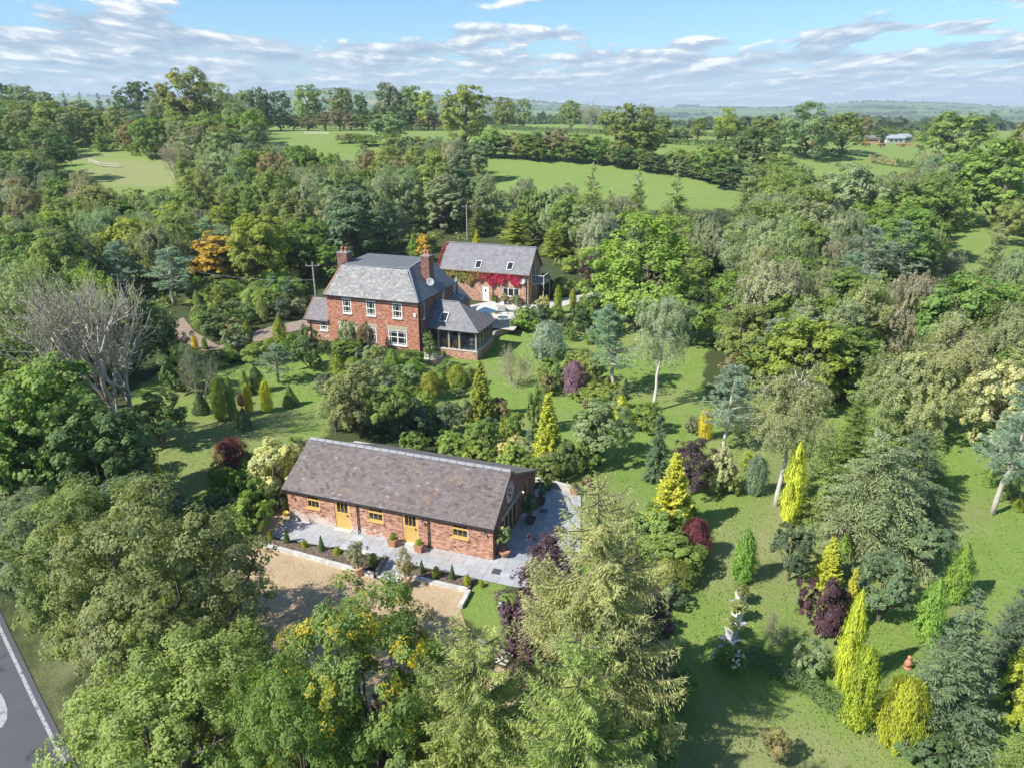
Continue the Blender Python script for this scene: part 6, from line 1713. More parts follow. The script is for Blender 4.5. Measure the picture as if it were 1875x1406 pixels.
c_.append(wood([(-60, 346), (110, 346), (180, 352), (340, 350), (480, 340), (560, 330), (640, 330), (740, 318), (850, 320), (960, 345), (860, 372), (340, 372), (-80, 375)], MIXM, 62, (8, 11.5), (.8, 1.05), 5.2, 'middle of the hillside wood', 'trees on the wooded hillside'))
c_.append(wood([(-60, 246), (100, 246), (200, 258), (420, 250), (480, 252), (500, 290), (545, 312), (640, 300), (700, 290), (740, 318), (560, 330), (480, 340), (345, 346), (335, 300), (230, 285), (105, 268), (100, 340), (-60, 345)], MIXH, 95, (8.5, 13), (.8, 1.05), 6.2, 'wood around the left meadow', 'trees around the left meadow'))
c_.append(wood([(1000, 440), (1130, 415), (1290, 430), (1290, 480), (1290, 530), (1120, 560), (1040, 520), (1010, 480)], MIXM, 26, (7, 10), (.75, 1.0), 3.8, 'wood right of the cottage', 'trees in the wood right of the cottage'))
c_.append(wood([(1290, 440), (1400, 370), (1560, 350), (1700, 350), (1730, 400), (1700, 470), (1740, 520), (1650, 570), (1560, 570), (1400, 560), (1330, 540)], MIXR, 95, (7.5, 12), (.75, 1.0), 4.2, 'right-hand wood', 'trees in the right-hand wood'))
c_.append(wood([(1310, 650), (1380, 570), (1560, 570), (1600, 600), (1590, 740), (1500, 760), (1400, 735), (1340, 710)], MIXR, 34, (6, 9), (.75, 1.0), 3.3, 'wood by the long lawn', 'trees in the wood beside the long lawn'))
c_.append(wood([(1620, 640), (1720, 640), (1960, 650), (2060, 780), (1900, 760), (1700, 720), (1640, 700)], MIXR, 22, (7, 10), (.75, 1.0), 4.0, 'wood above the far lawn', 'trees in the wood above the far lawn'))
c_.append(wood([(1740, 480), (1870, 430), (1990, 440), (2060, 560), (1960, 640), (1800, 600), (1760, 560)], MIXR, 14, (7, 10), (.7, .95), 5.0, 'right-edge open wood', 'trees in the open wood at the right edge'))
c_.append(wood([(1400, 330), (1560, 305), (1680, 320), (1700, 350), (1560, 350), (1400, 362)], MIXH, 14, (7, 10), (.65, .9), 8, 'wood below the cattle field', 'trees below the cattle field'))
c_.append(wood([(1790, 300), (1990, 300), (1990, 420), (1870, 425), (1800, 370)], MIXH, 10, (10, 14), (.7, .95), 8, 'wood under the right-hand hills', 'trees at the right edge below the hills'))
# ---- shrub beds, bush by bush
MIXS = [('shrub', 'g'), ('shrub', 'up'), ('shrub', 'gr'), ('shrub', 'o'), ('shrub', 'dg'), ('shrub', 'hy'), ('shrub', 'tan'), ('shrub', 'g'), ('shrub', 'b'), ('dome', 'g'), ('dome', 'hy'), ('shrub', 'cream'), ('flame', 'br')]
for poly_, n_, hr_, gap_, zn_ in (
    ([(600, 700), (650, 668), (760, 672), (800, 720), (770, 800), (640, 795)], 30, (.9, 2.0), 1.5, 'beds between barn and house'),
    ([(770, 790), (960, 790), (1060, 850), (1010, 870), (880, 845)], 18, (.9, 1.8), 1.3, 'bed along the back of the barn'),
    ([(980, 600), (1010, 565), (1100, 548), (1160, 600), (1080, 640), (1030, 625)], 22, (1.0, 2.4), 1.8, 'beds right of the terrace'),
    ([(1040, 690), (1140, 715), (1190, 790), (1080, 800)], 12, (.8, 1.8), 1.4, 'island bed in the middle garden'),
    ([(395, 650), (470, 636), (560, 636), (545, 662), (440, 672)], 12, (.7, 1.5), 1.4, 'bed between the path and the left lawn'),
    ([(345, 590), (470, 585), (460, 610), (395, 622)], 10, (1.2, 2.4), 1.8, 'island bed inside the gravel path'),
    ([(1130, 960), (1260, 960), (1270, 1060), (1200, 1230), (1125, 1150)], 22, (1.0, 2.0), 1.4, 'bed behind the pale larch'),
    ([(330, 545), (570, 535), (566, 578), (420, 580)], 26, (1.6, 3.6), 1.9, 'bed beyond the gravel path'),
    ([(395, 870), (520, 850), (528, 915), (440, 975), (400, 960)], 12, (.9, 1.9), 1.3, 'bed at the left end of the barn'),
    ([(780, 690), (820, 690), (860, 720), (800, 740)], 7, (.7, 1.3), 1.1, 'bed below the garden room'),
    ([(585, 640), (760, 655), (760, 680), (600, 668)], 12, (.8, 1.4), 1.1, 'bed under the house windows')):
    c_.append(wood(poly_, MIXS, n_, hr_, (1.0, 1.35), gap_, zn_, 'shrubs in the ' + zn_))
print('WOOD COUNTS', c_, 'trees', len(TREES))

# labels for the woods: species look, colour, and the place in the row
LOOK = dict(oak='round-headed broadleaf tree', tall='narrow broadleaf tree', ash='open airy ash tree', willow='feathery willow', birch='slender birch', larch='pointed larch', pine='tufted pine', spruce='dark spruce', greybare='half-bare tree', shrub='bushy shrub', dome='cushion shrub', flame='pointed evergreen')
CLR = dict(g='mid-green', d='dark green', o='olive', y='yellow-green', br='bright green', gr='grey-green', dg='deep green', b='brownish', bl='blue-green', hy='yellowish green', gold='yellow-flecked', lar='soft green', larp='pale green', grb='pale grey', tan='tan-green', up='light green', cream='cream-edged')
ORD = ['leftmost', 'second from left', 'third from left', 'fourth from left', 'fifth from left', 'sixth from left', 'seventh from left', 'eighth from left', 'ninth from left', 'tenth from left', 'eleventh from left', 'twelfth from left', 'thirteenth from left', 'fourteenth from left', 'fifteenth from left', 'sixteenth from left', 'seventeenth from left', 'eighteenth from left', 'nineteenth from left', 'twentieth from left', 'rightmost']
ZP = dict(skyline='along the skyline', hedge='in the field hedges')
grp = {}
for root, kind, tint, zone_, g_ in TREES:
    if zone_: grp.setdefault((zone_, kind, tint), []).append((g_.x / g_.y, root))
for (zone_, kind, tint), L_ in grp.items():
    L_.sort(key=lambda a: a[0])
    for i, (_, root) in enumerate(L_):
        pre = '' if len(L_) == 1 else ('left one, ' if (i == 0 and len(L_) == 2) else ('right one, ' if len(L_) == 2 else ORD[min(i, 20)] + ', '))
        root['label'] = CLR[tint] + ' ' + LOOK[kind] + ', ' + pre + ZP.get(zone_, 'in the ' + zone_)
# undergrowth: brambles, bracken and saplings between the trunks, too many to count
ug = np.random.default_rng(99)
UG_POLYS = [[(-160, 346), (340, 350), (860, 330), (1060, 400), (1290, 430), (1400, 370), (1700, 340), (1730, 400), (1700, 470), (1740, 560), (1640, 600), (1580, 700), (1500, 730), (1390, 600), (1330, 545), (1240, 560), (1100, 520), (1010, 490), (1000, 440), (800, 440), (600, 475), (580, 540), (480, 560), (420, 580), (330, 545), (300, 600), (240, 640), (230, 720), (240, 880), (330, 990), (400, 1000), (300, 1100), (90, 1240), (0, 1080), (-200, 1000)],
            [(-60, 246), (100, 246), (200, 258), (420, 250), (500, 290), (560, 318), (740, 300), (860, 330), (340, 350), (335, 300), (230, 285), (105, 268), (100, 340), (-60, 345)],
            [(1620, 640), (1960, 650), (2060, 780), (1880, 760), (1700, 720)], [(150, 1260), (400, 1230), (560, 1330), (420, 1480), (180, 1440)]]
polys = [[tuple(at(*p))[:2] for p in q_] for q_ in UG_POLYS]
Ps = []; cl2 = []; sz = []
for q_, npt in zip(polys, (2500, 900, 200, 160)):
    a = np.array(q_); lo = a.min(0); hi = a.max(0); k_ = 0
    XX = ug.uniform(lo[0], hi[0], 40000); YY = ug.uniform(lo[1], hi[1], 40000)
    keep = ug.uniform(0, 1, 40000) < np.clip(60 / np.maximum(YY, 30), .15, 1) ** .5
    ins = sdist(a, XX, YY) > .6
    XX, YY = XX[ins & keep][:npt], YY[ins & keep][:npt]
    for x, y in zip(XX, YY):
        n_ = 22; r_ = ug.uniform(.5, 1.2) * (1 + y / 300); d_ = rdirs(ug, n_); d_[:, 2] = np.abs(d_[:, 2]) * .8
        Ps.append(np.array([x, y, float(terrain(x, y))]) + d_ * r_ * ug.uniform(.6, 1, (n_, 1))); cl2.append(np.full(n_, ug.uniform())); sz.append(np.full(n_, .36 * (1 + y / 150)))
P = np.concatenate(Ps); c2 = np.concatenate(cl2); s_ = np.concatenate(sz) * ug.uniform(.7, 1.3, len(P))
me = quads_mesh('undergrowth', leaves(P, rdirs(ug, len(P)) + np.array([0, 0, .8]), rdirs(ug, len(P)), s_ * .7, s_), 'leaves', ug.uniform(0, 1, len(P)), c2)
o = link('undergrowth', me); o.color = (.085, .105, .040, 2); tag(o, kind='stuff')
print('undergrowth quads', len(P))
# low clipped hedge curving across the bottom right lawn
def hedge(name, pts, hgt, wid, col, label, cat='hedge', per=420, leaf=.10, mat='leaves'):
    g = np.random.default_rng(len(label)); Q = []; N_ = []
    for a, b2 in zip(pts[:-1], pts[1:]):
        a = np.array(a); b2 = np.array(b2); L = np.linalg.norm(b2[:2] - a[:2]); n = int(per * L)
        t = g.uniform(0, 1, n)[:, None]; th = g.uniform(0, math.pi, n); d = (b2 - a) / L; sd = np.array([-d[1], d[0], 0])
        m_ = (1 + .18 * np.sin(t[:, 0] * L * 1.9) + .1 * np.sin(t[:, 0] * L * 5)) * g.uniform(.82, 1.06, n)
        off = sd * (np.cos(th) * wid / 2 * m_)[:, None] + np.array([0, 0, 1]) * (np.sin(th) ** .5 * hgt * m_)[:, None]
        Q.append(a + (b2 - a) * t + off); N_.append(sd * np.cos(th)[:, None] + np.array([0, 0, 1]) * np.sin(th)[:, None])
    P = np.concatenate(Q); n = len(P); s = leaf * g.uniform(.7, 1.3, n)
    me = quads_mesh(name, leaves(P, np.concatenate(N_) + rdirs(g, n) * .6, rdirs(g, n), s * .7, s), mat, g.uniform(0, 1, n), (np.sin(P[:, 0] * 2 + P[:, 1]) + 1) / 2)
    o = link(name, me); o.color = col; tag(o, label, cat); return o
hedge('low_hedge', [at(x, y) for x, y in ((1368, 1205), (1400, 1222), (1440, 1240), (1480, 1262), (1515, 1290), (1545, 1312))], .6, .9, TINT['d'], 'low dark hedge curving across the lawn at the bottom right')
hedge('cotoneaster_hedge', [at(x, y) for x, y in ((1655, 1372), (1700, 1392), (1770, 1425))], .5, .9, TINT['dg'], 'dark hedge below the lime-yellow bushy conifer')
hedge('field_hedge', [at(x, y) for x, y in ((900, 236), (960, 240), (1040, 244), (1100, 247), (1190, 249))], 1.6, 2.2, TINT['d'], 'long dark field hedge on the ridge right of the large oak', per=60, leaf=.5)
hedge('field_hedge', [at(x, y) for x, y in ((1190, 262), (1300, 268), (1370, 270))], 1.6, 2.2, TINT['d'], 'dark field hedge behind the orange cattle, left part', per=60, leaf=.5)
hedge('field_hedge', [at(x, y) for x, y in ((1200, 248), (1330, 252), (1440, 254), (1560, 256), (1700, 260), (1860, 264))], 1.6, 2.2, TINT['b'], 'brownish field hedge crossing behind the cattle field', per=60, leaf=.5)
hedge('field_hedge', [at(x, y) for x, y in ((1420, 282), (1500, 285), (1560, 290))], 2.0, 2.6, TINT['d'], 'short thick hedge under the open-crowned ash', per=60, leaf=.5)
hedge('field_hedge', [at(x, y) for x, y in ((1590, 298), (1640, 306))], 2.0, 2.4, TINT['b'], 'short clipped hedge block in the cattle field', per=60, leaf=.5)
hedge('field_hedge', [at(x, y) for x, y in ((1640, 305), (1700, 312))], 1.8, 2.2, TINT['d'], 'small dark hedge left of the big rounded oak', per=60, leaf=.5)
hedge('field_hedge', [at(x, y) for x, y in ((480, 233), (560, 233), (640, 234), (700, 236), (840, 240))], 2.4, 3, TINT['o'], 'hedge under the trees of the skyline above the far field', per=60, leaf=.5)
# far woods, hedgerow trees and copses of the valley
fg = np.random.default_rng(5)
Q = []; cl3 = []; sz3 = []
def clump(x, y, r, k):
    if y < 500: return
    z = float(terrain(x, y)); n = 12
    d = rdirs(fg, n); d[:, 2] = np.abs(d[:, 2])
    Q.append(np.array([x, y, z + r * .35]) + d * r * np.array([1, 1, 1.05]) * fg.uniform(.7, 1, (n, 1))); cl3.append(np.full(n, k)); sz3.append(np.full(n, r * .75))
for i in range(190):                    # hedgerows between the fields
    y = 560 + 5200 * fg.uniform() ** 1.4; azr = fg.uniform(-.72, .72); x = y * math.tan(azr); a = fg.normal() * .5 if fg.uniform() < .75 else 1.4
    L = fg.uniform(80, 420)
    for s in np.arange(0, L, fg.uniform(10, 17)):
        if fg.uniform() < .8: clump(x + s * math.cos(a) + fg.normal() * 2, y + s * math.sin(a), fg.uniform(2.5, 6.5), fg.uniform())
for i in range(80):                     # copses
    y = 620 + 4600 * fg.uniform() ** 1.2; x = y * math.tan(fg.uniform(-.72, .72)); n = int(fg.uniform(18, 60)); sx, sy = fg.uniform(25, 150), fg.uniform(12, 30)
    for j in range(n): clump(x + fg.normal() * sx, y + fg.normal() * sy, fg.uniform(5, 9), fg.uniform(0, .5))
for i in range(90):                     # tree belts on the near side of the valley
    y = 520 + 1500 * fg.uniform(); x = y * math.tan(fg.uniform(-.72, .72)); sx = fg.uniform(30, 120)
    for j in range(int(sx / 3.2)): clump(x + fg.uniform(-sx, sx), y + fg.normal() * 9, fg.uniform(4, 7.5), fg.uniform(0, .5))
for (azd, wdeg) in ((-12.8, .9), (-8.4, .9), (-1.5, 1.4), (27.0, 1.6), (29.5, .9), (31.0, 1.1), (36.0, 1.0), (13, .8), (-27.5, 1.5), (-24, .8)):     # plantations on the hill crests
    for j in range(46):
        a = R(azd + fg.uniform(-wdeg, wdeg)); y = 5230 + fg.uniform(-60, 60); clump(y * math.tan(a), y, fg.uniform(8, 13), fg.uniform(0, .3))
P = np.concatenate(Q); s_ = np.concatenate(sz3)
me = quads_mesh('distant_woodland', leaves(P, rdirs(fg, len(P)) * .6 + np.array([0, -.6, .8]), rdirs(fg, len(P)), s_ * 1.1, s_ * 1.5), 'leaves', fg.uniform(0, 1, len(P)), np.concatenate(cl3))
o = link('distant_woodland', me); o.color = (.030, .046, .020, 2); tag(o, kind='stuff')
print('distant quads', len(P))

# fallen leaves and daisies on the near lawns, and longer tufts of grass
lg = np.random.default_rng(31)
near = [np.array([tuple(at(*p))[:2] for p in q_]) for q_ in (LAWN[1], LAWN[0])]
def scatter(n, ymax):
    X_ = lg.uniform(-30, 75, n); Y_ = lg.uniform(16, ymax, n) ; k_ = np.zeros(n, bool)
    for q_ in near: k_ |= sdist(q_, X_, Y_) > .3
    k_ &= lg.uniform(0, 1, n) < (34 / np.maximum(Y_, 34)) ** 1.5
    X_, Y_ = X_[k_], Y_[k_]; return np.stack([X_, Y_, terrain(X_, Y_)], 1)
P = scatter(60000, 75); n = len(P); P[:, 2] += .05
s_ = lg.uniform(.08, .15, n)
me = quads_mesh('grass', leaves(P, rdirs(lg, n) * np.array([1, 1, .3]), np.tile([0, 0, 1.], (n, 1)) + rdirs(lg, n) * .5, s_ * .8, s_), 'leaves', lg.uniform(0, 1, n), lg.uniform(0, .6, n))
o = link('grass', me); o.color = (.10, .145, .035, 2); tag(o, kind='stuff')
P = scatter(16000, 90); n = len(P); P[:, 2] += .03; s_ = lg.uniform(.06, .13, n)
me = quads_mesh('fallen_leaves', leaves(P, rdirs(lg, n) * .4 + np.array([0, 0, 1.]), rdirs(lg, n), s_ * .8, s_), 'leaves', lg.uniform(0, 1, n), lg.uniform(0, 1, n))
o = link('fallen_leaves', me); o.color = (.15, .12, .045, 2); tag(o, kind='stuff')
print('grass', n)
# ================================================================= PATIO BEDS, POTS AND SMALL THINGS
def Pz(x, y): return at_z(x, y, 0.0)
# raised beds
def bed(pts, label):
    p = w(pts); mb = MB(); mb.prism([(a, b_, .0) for a, b_ in p], [(a, b_, .14) for a, b_ in p]); o = mb.build('soil_bed', 'soil'); tag(o, kind='structure')
bed([(485, 988), (680, 1020), (702, 1026), (688, 1042), (660, 1044), (478, 997)], '')
bed([(728, 1050), (758, 1042), (872, 1062), (858, 1082), (756, 1060)], '')
def sleeper(a, b_, label, mat='sleeper', hgt=.24, wd=.22, z0=0.0, cat='sleeper', group='sleepers edging the gravel', name='timber_sleeper'):
    a = Pz(*a); b_ = Pz(*b_); d = (b_ - a); L = d.length; mb = MB()
    n = max(1, round(L / 2.4)); root = empty(name, a, math.atan2(d.y, d.x))
    for i in range(n):
        q_ = MB(); q_.box(i * L / n + .008, (i + 1) * L / n - .008, -wd / 2, wd / 2, z0, z0 + hgt + (i % 2) * .006); q_.build('beam', mat, root)
    return tag(root, label, cat, group)
sleeper((472, 997), (660, 1049), 'whitewashed sleeper edging along the left bed of small conifers')
sleeper((661, 1049.5), (686, 1056), 'short whitewashed sleeper at the right front corner of the left bed')
sleeper((688, 1056), (706, 1022), 'dark sleeper closing the right end of the left bed', 'dark_sleeper')
sleeper((472, 995), (484, 986), 'short whitewashed sleeper closing the left end of the left bed')
sleeper((724, 1054), (738, 1061), 'short whitewashed sleeper left of the right bed')
sleeper((757, 1061), (856, 1084), 'whitewashed sleeper edging along the right bed')
sleeper((859, 1085), (843, 1114), 'whitewashed sleeper beside the grass at the right end of the gravel')
sleeper((392, 1006), (438, 980), 'grey sleeper at the left end of the gravel drive', 'dark_sleeper')
sleeper((496, 946), (530, 921), 'old dark sleeper beside the left gable of the barn', 'dark_sleeper')
sleeper((684, 1019), (662, 1013), 'short whitewashed sleeper behind the left bed')
# patio boundary walls with pale coping
def low_wall(pts, hgt, label, wd=.26, mat='annex_brick', cop='coping', group=None):
    P_ = [at(*p) for p in pts]; root = empty('low_wall', P_[0])
    mb = MB(); cp = MB()
    for a, b_ in zip(P_[:-1], P_[1:]):
        a = a - P_[0]; b_ = b_ - P_[0]; d = (b_ - a).normalized(); s = Vector((-d.y, d.x, 0)) * wd / 2
        zl = min(a.z, b_.z) - .3; zt = max(a.z, b_.z) + hgt
        mb.prism([(a.x - s.x, a.y - s.y, zl), (b_.x - s.x, b_.y - s.y, zl), (b_.x + s.x, b_.y + s.y, zl), (a.x + s.x, a.y + s.y, zl)], [(a.x - s.x, a.y - s.y, zt), (b_.x - s.x, b_.y - s.y, zt), (b_.x + s.x, b_.y + s.y, zt), (a.x + s.x, a.y + s.y, zt)])
        s = s * 1.2
        cp.prism([(a.x - s.x, a.y - s.y, zt + .002), (b_.x - s.x, b_.y - s.y, zt + .002), (b_.x + s.x, b_.y + s.y, zt + .002), (a.x + s.x, a.y + s.y, zt + .002)], [(a.x - s.x, a.y - s.y, zt + .07), (b_.x - s.x, b_.y - s.y, zt + .07), (b_.x + s.x, b_.y + s.y, zt + .07), (a.x + s.x, a.y + s.y, zt + .07)])
    mb.build('wall', 'red_mortar' if mat == 'annex_brick' else mat, root); cp.build('coping', cop, root)
    return tag(root, label, 'wall', group)
low_wall([(981, 884), (1010, 891), (1064, 905)], .32, 'low garden wall with pale coping behind the patio', mat='coping')
low_wall([(897, 632), (905, 618), (925, 610), (944, 606)], .55, 'curved brick retaining wall below the terrace')
low_wall([(790, 668), (812, 668), (824, 680)], .5, 'short brick wall beside the garden room steps')
# terrace beyond the house and paths of pale stone
sheet('terrace', [tuple(at_z(x, y))[:2] for x, y in ((893, 600), (860, 560), (900, 552), (985, 556), (1010, 560), (965, 580), (940, 606))], 'coping', .035)
sheet('stone_path', [tuple(at_z(x, y))[:2] for x, y in ((985, 556), (1060, 541), (1085, 536), (1088, 545), (1062, 552), (1030, 562), (1010, 566))], 'coping', .03)
sheet('stone_path', [tuple(at_z(x, y))[:2] for x, y in ((858, 1176), (900, 1192), (985, 1222), (980, 1236), (900, 1212), (852, 1190))], 'coping', .045)
# small conifers in the beds
SB = [('column', 493, 990, 971, 12, 'lime', 'bright green ball conifer at the left end of the left bed'), ('cone', 524, 995, 967, 13, 'd', 'dark green cone, left of the two in the left bed'), ('column', 557, 1004, 987, 12, 'lime', 'yellow-green ball conifer between the two dark cones of the left bed'),
      ('cone', 588, 1010, 979, 13, 'd', 'dark green cone, right of the two in the left bed'), ('column', 617, 1017, 1000, 13, 'lime', 'yellow-green ball conifer left of the potted bamboo'), ('column', 683, 1034, 1012, 16, 'br', 'green ball conifer at the right end of the left bed'),
      ('column', 750, 1045, 1028, 14, 'lime', 'yellow-green ball conifer behind the right bamboo pot'), ('cone', 772, 1051, 1024, 12, 'd', 'dark green cone, left of the two in the right bed'), ('column', 799, 1058, 1036, 15, 'lime', 'yellow-green ball conifer between the cones of the right bed'),
      ('cone', 828, 1063, 1033, 12, 'd', 'dark green cone, right of the two in the right bed'), ('column', 855, 1072, 1052, 15, 'lime', 'yellow-green ball conifer at the right end of the right bed'), ('column', 881, 1074, 1062, 11, 'lime', 'tiny yellow-green conifer on the grass by the patio')]
for k_, x_, yb_, yt_, w_, t_, l_ in SB: T(k_, x_, yb_, yt_, w_, t_, l_, 'small conifers in the beds')
fb_ = MB(); fp = Pz(806, 1053)
for i in range(7): fb_.lathe([(.01, 0), (.05, .02), (.02, .06)], (fp.x + rnd.uniform(-.12, .12), fp.y + rnd.uniform(-.1, .1), .22 + rnd.uniform(0, .1)), 6)
for i in range(4): fb_.tube([(fp.x, fp.y, .12), (fp.x + rnd.uniform(-.1, .1), fp.y + rnd.uniform(-.1, .1), .24)], .008, 4)
tag(fb_.build('red_flower', 'red_plastic'), 'small red flowers in the right bed beside a ball conifer', 'flowers')
def pot(prof, p, mat, label, name='plant_pot', n=18, soil=None):
    t = empty(name, p); a = MB(); a.lathe(prof, (0, 0, 0), n); a.build('pot', mat, t, n > 8)
    r_, z_ = prof[-1]; s_ = MB(); s_.lathe([(r_ * .98, z_ - .02), (.01, z_ - .015)], (0, 0, 0), n, close=False); s_.build('compost', 'soil', t)
    return tag(t, label, 'plant pot')
drum = [(.22, 0), (.24, .05), (.25, .40), (.275, .42), (.275, .50), (.23, .50), (.22, .42)]
for (x_, y_), l_, l2 in (((657, 1052), 'pale terracotta drum pot left of the path opening', 'feathery bamboo in the left drum pot'), ((744, 1074), 'pale terracotta drum pot right of the path opening', 'feathery bamboo in the right drum pot')):
    p_ = Pz(x_, y_) + Vector((0, 0, .035)); pot(drum, p_, 'pale_terracotta', l_); plant('ash', p_ + Vector((0, 0, .38)), 1.75 if x_ < 700 else 2.1, 1.3 if x_ < 700 else 1.05, 'grb', l2, 'bamboo in drum pots')
def sqpot(p, rz, label, mat='terracotta', s=.24, h_=.42, taper=.82):
    t = empty('square_pot', p, rz); a = MB(); k_ = s * taper
    a.prism([(-k_, -k_, 0), (k_, -k_, 0), (k_, k_, 0), (-k_, k_, 0)], [(-s, -s, h_), (s, -s, h_), (s, s, h_), (-s, s, h_)])
    for q0, q1, r0, r1 in ((-s - .02, s + .02, -s - .02, -s + .05), (-s - .02, s + .02, s - .05, s + .02), (-s - .02, -s + .05, -s + .05, s - .05), (s - .05, s + .02, -s + .05, s - .05)): a.box(q0, q1, r0, r1, h_ + .002, h_ + .06)
    a.build('pot', mat, t); s_ = MB(); s_.box(-s + .05, s - .05, -s + .05, s - .05, h_ + .004, h_ + .03); s_.build('compost', 'soil', t)
    return tag(t, label, 'plant pot')
sqpot(bl(-6.05, -.55, .075), BARN_R, 'square terracotta pot left of the right-hand barn door'); plant('dome', bl(-6.05, -.55, .49), .38, .42, 'up', 'small green shrub in the square pot left of the barn door', 'shrubs in the square door pots')
sqpot(bl(-4.35, -.55, .075), BARN_R, 'square terracotta pot right of the right-hand barn door'); plant('dome', bl(-4.35, -.55, .49), .36, .40, 'up', 'small green shrub in the square pot right of the barn door', 'shrubs in the square door pots')
bowl = [(.16, 0), (.20, .04), (.31, .28), (.34, .36), (.34, .40), (.29, .40), (.27, .34)]
p_ = Pz(924, 1020) + Vector((0, 0, .08)); pot(bowl, p_, 'terracotta', 'terracotta bowl pot at the front of the clock gable', 'bowl_pot'); plant('roundtree', p_ + Vector((0, 0, .3)), 1.75, .95, 'gr', 'potted olive tree with silvery leaves at the clock gable')
p_ = bl(.85, 4.3, .08); pot(bowl, p_, 'dark_pot', 'dark bowl pot beside the glazed gable door', 'bowl_pot'); plant('roundtree', p_ + Vector((0, 0, .3)), 1.7, 1.15, 'd', 'potted dark bay tree beside the glazed gable door')
p_ = bl(.8, 6.7, .08); pot(bowl, p_, 'dark_pot', 'dark pot near the rear corner of the gable wall', 'bowl_pot'); plant('roundtree', p_ + Vector((0, 0, .3)), 1.45, 1.0, 'd', 'potted dark bay tree near the rear gable corner')
p_ = Pz(1003, 898) + Vector((0, 0, .08)); pot(bowl, p_, 'dark_pot', 'dark bowl pot against the low patio wall', 'bowl_pot'); plant('dome', p_ + Vector((0, 0, .35)), .55, .55, 'gold', 'golden shrub in the bowl against the low patio wall')
p_ = Pz(1051, 905) + Vector((0, 0, .08)); sqpot(p_, BARN_R, 'square terracotta pot at the far right corner of the patio'); plant('dome', p_ + Vector((0, 0, .4)), .42, .5, 'b', 'pinkish flowers in the square pot at the patio corner')
plant('shrub', Pz(1076, 893), .8, .9, 'red', 'small red-leaved shrub on the grass behind the patio wall')
for x_, y_, l_ in ((909, 1048, 'dark drain grating in the patio in front of the barn corner'), (996, 937, 'dark drain grating in the shaded side patio')):
    t = empty('drain_grating', Pz(x_, y_) + Vector((0, 0, .078)), BARN_R); a = MB()
    for q_ in range(7): a.box(-.18 + q_ * .06 - .018, -.18 + q_ * .06 + .018, -.2, .2, 0, .015)
    a.build('bar', 'iron', t); b_ = MB(); b_.box(-.24, -.205, -.24, .24, 0, .018); b_.box(.205, .24, -.24, .24, 0, .018); b_.box(-.204, .204, -.24, -.205, 0, .018); b_.box(-.204, .204, .205, .24, 0, .018); b_.build('frame', 'iron', t); tag(t, l_, 'drain')
t = empty('milk_churn', Pz(918, 1123)); a = MB(); a.lathe([(.17, 0), (.18, .03), (.18, .50), (.12, .62), (.11, .70), (.14, .72), (.14, .74), (.02, .76)], n=18); a.build('body', 'steel', t, True)
b_ = MB(); b_.tube([(-.17, 0, .44), (-.23, 0, .48), (-.17, 0, .54)], .012, 5); b_.tube([(.17, 0, .44), (.23, 0, .48), (.17, 0, .54)], .012, 5); b_.build('handle', 'steel', t); tag(t, 'grey metal churn on the grass below the patio', 'churn')
t = empty('yellow_bucket', Pz(524, 944)); a = MB(); a.lathe([(.13, 0), (.17, .26), (.185, .27), (.16, .27), (.12, .04)], n=14); a.build('body', 'yellow_plastic', t, True); b_ = MB(); b_.tube([(-.17, 0, .27), (-.1, .02, .38), (.1, .02, .38), (.17, 0, .27)], .008, 4); b_.build('handle', 'iron', t); tag(t, 'yellow bucket at the left corner of the barn', 'bucket')
t = empty('garden_board', at(1024, 868), .4); a = MB(); a.obox((0, 0, .32), (.30, 0, 0), (0, .02, .02), (0, -.08, .32)); a.build('panel', 'white_paint', t); b_ = MB(); b_.bar((-.2, .25, 0), (-.2, .02, .55), .03); b_.bar((.2, .25, 0), (.2, .02, .55), .03); b_.build('strut', 'wood_grey', t); tag(t, 'white board leaning in the bed behind the patio wall', 'board')
t = empty('red_ball', at(1013, 862)); a = MB(); a.lathe([(.02, 0), (.11, .05), (.15, .15), (.11, .26), (.02, .30)], n=12); a.build('body', 'red_plastic', t, True); b_ = MB(); b_.lathe([(.03, .29), (.03, .33)], n=6); b_.build('stopper', 'white_paint', t); tag(t, 'red round float beside the white board', 'float')
for k_, (x_, y_) in enumerate(((940, 1213), (962, 1222), (925, 1203), (975, 1232), (950, 1228), (880, 1180), (893, 1190))):
    g_ = random.Random(k_); r_ = g_.uniform(.22, .38); p_ = Pz(x_, y_); mb = MB()
    mb.lathe([(r_ * .7, -.03), (r_, r_ * .3), (r_ * .8, r_ * .7), (r_ * .3, r_ * .85)], (0, 0, 0), 7)
    mb.v = [(a * g_.uniform(.8, 1.2), b2 * g_.uniform(.8, 1.2), c2 * g_.uniform(.85, 1.15)) for a, b2, c2 in mb.v]
    tag(mb.build('white_boulder', 'coping', None, False, p_), 'white boulder by the path below the plum tree, ' + ('third', 'second from right', 'fourth from right, uphill side', 'rightmost', 'beside the middle pair', 'leftmost', 'second from left')[k_], 'boulder', 'white boulders by the path')
# red mower in the shade
t = empty('lawn_mower', at(402, 938), .5); a = MB(); a.prism([(-.3, -.2, .15), (.3, -.2, .15), (.3, .2, .15), (-.3, .2, .15)], [(-.22, -.16, .38), (.24, -.16, .38), (.24, .16, .38), (-.22, .16, .38)]); a.build('deck', 'red_plastic', t)
for sx in (-1, 1):
    for sy in (-1, 1):
        b_ = MB(); b_.tube([(sx * .28, sy * .22, .1), (sx * .28, sy * .27, .1)], .1, 10); b_.build('wheel', 'black_plastic', t)
b_ = MB(); b_.tube([(-.25, -.15, .3), (-.85, -.15, .9), (-.85, .15, .9), (-.25, .15, .3)], .015, 5); b_.build('handle', 'iron', t); b_ = MB(); b_.lathe([(.1, .38), (.1, .5), (.03, .53)], n=10); b_.build('engine', 'black_plastic', t)
tag(t, 'red lawn mower parked in the shade left of the barn', 'lawn mower')
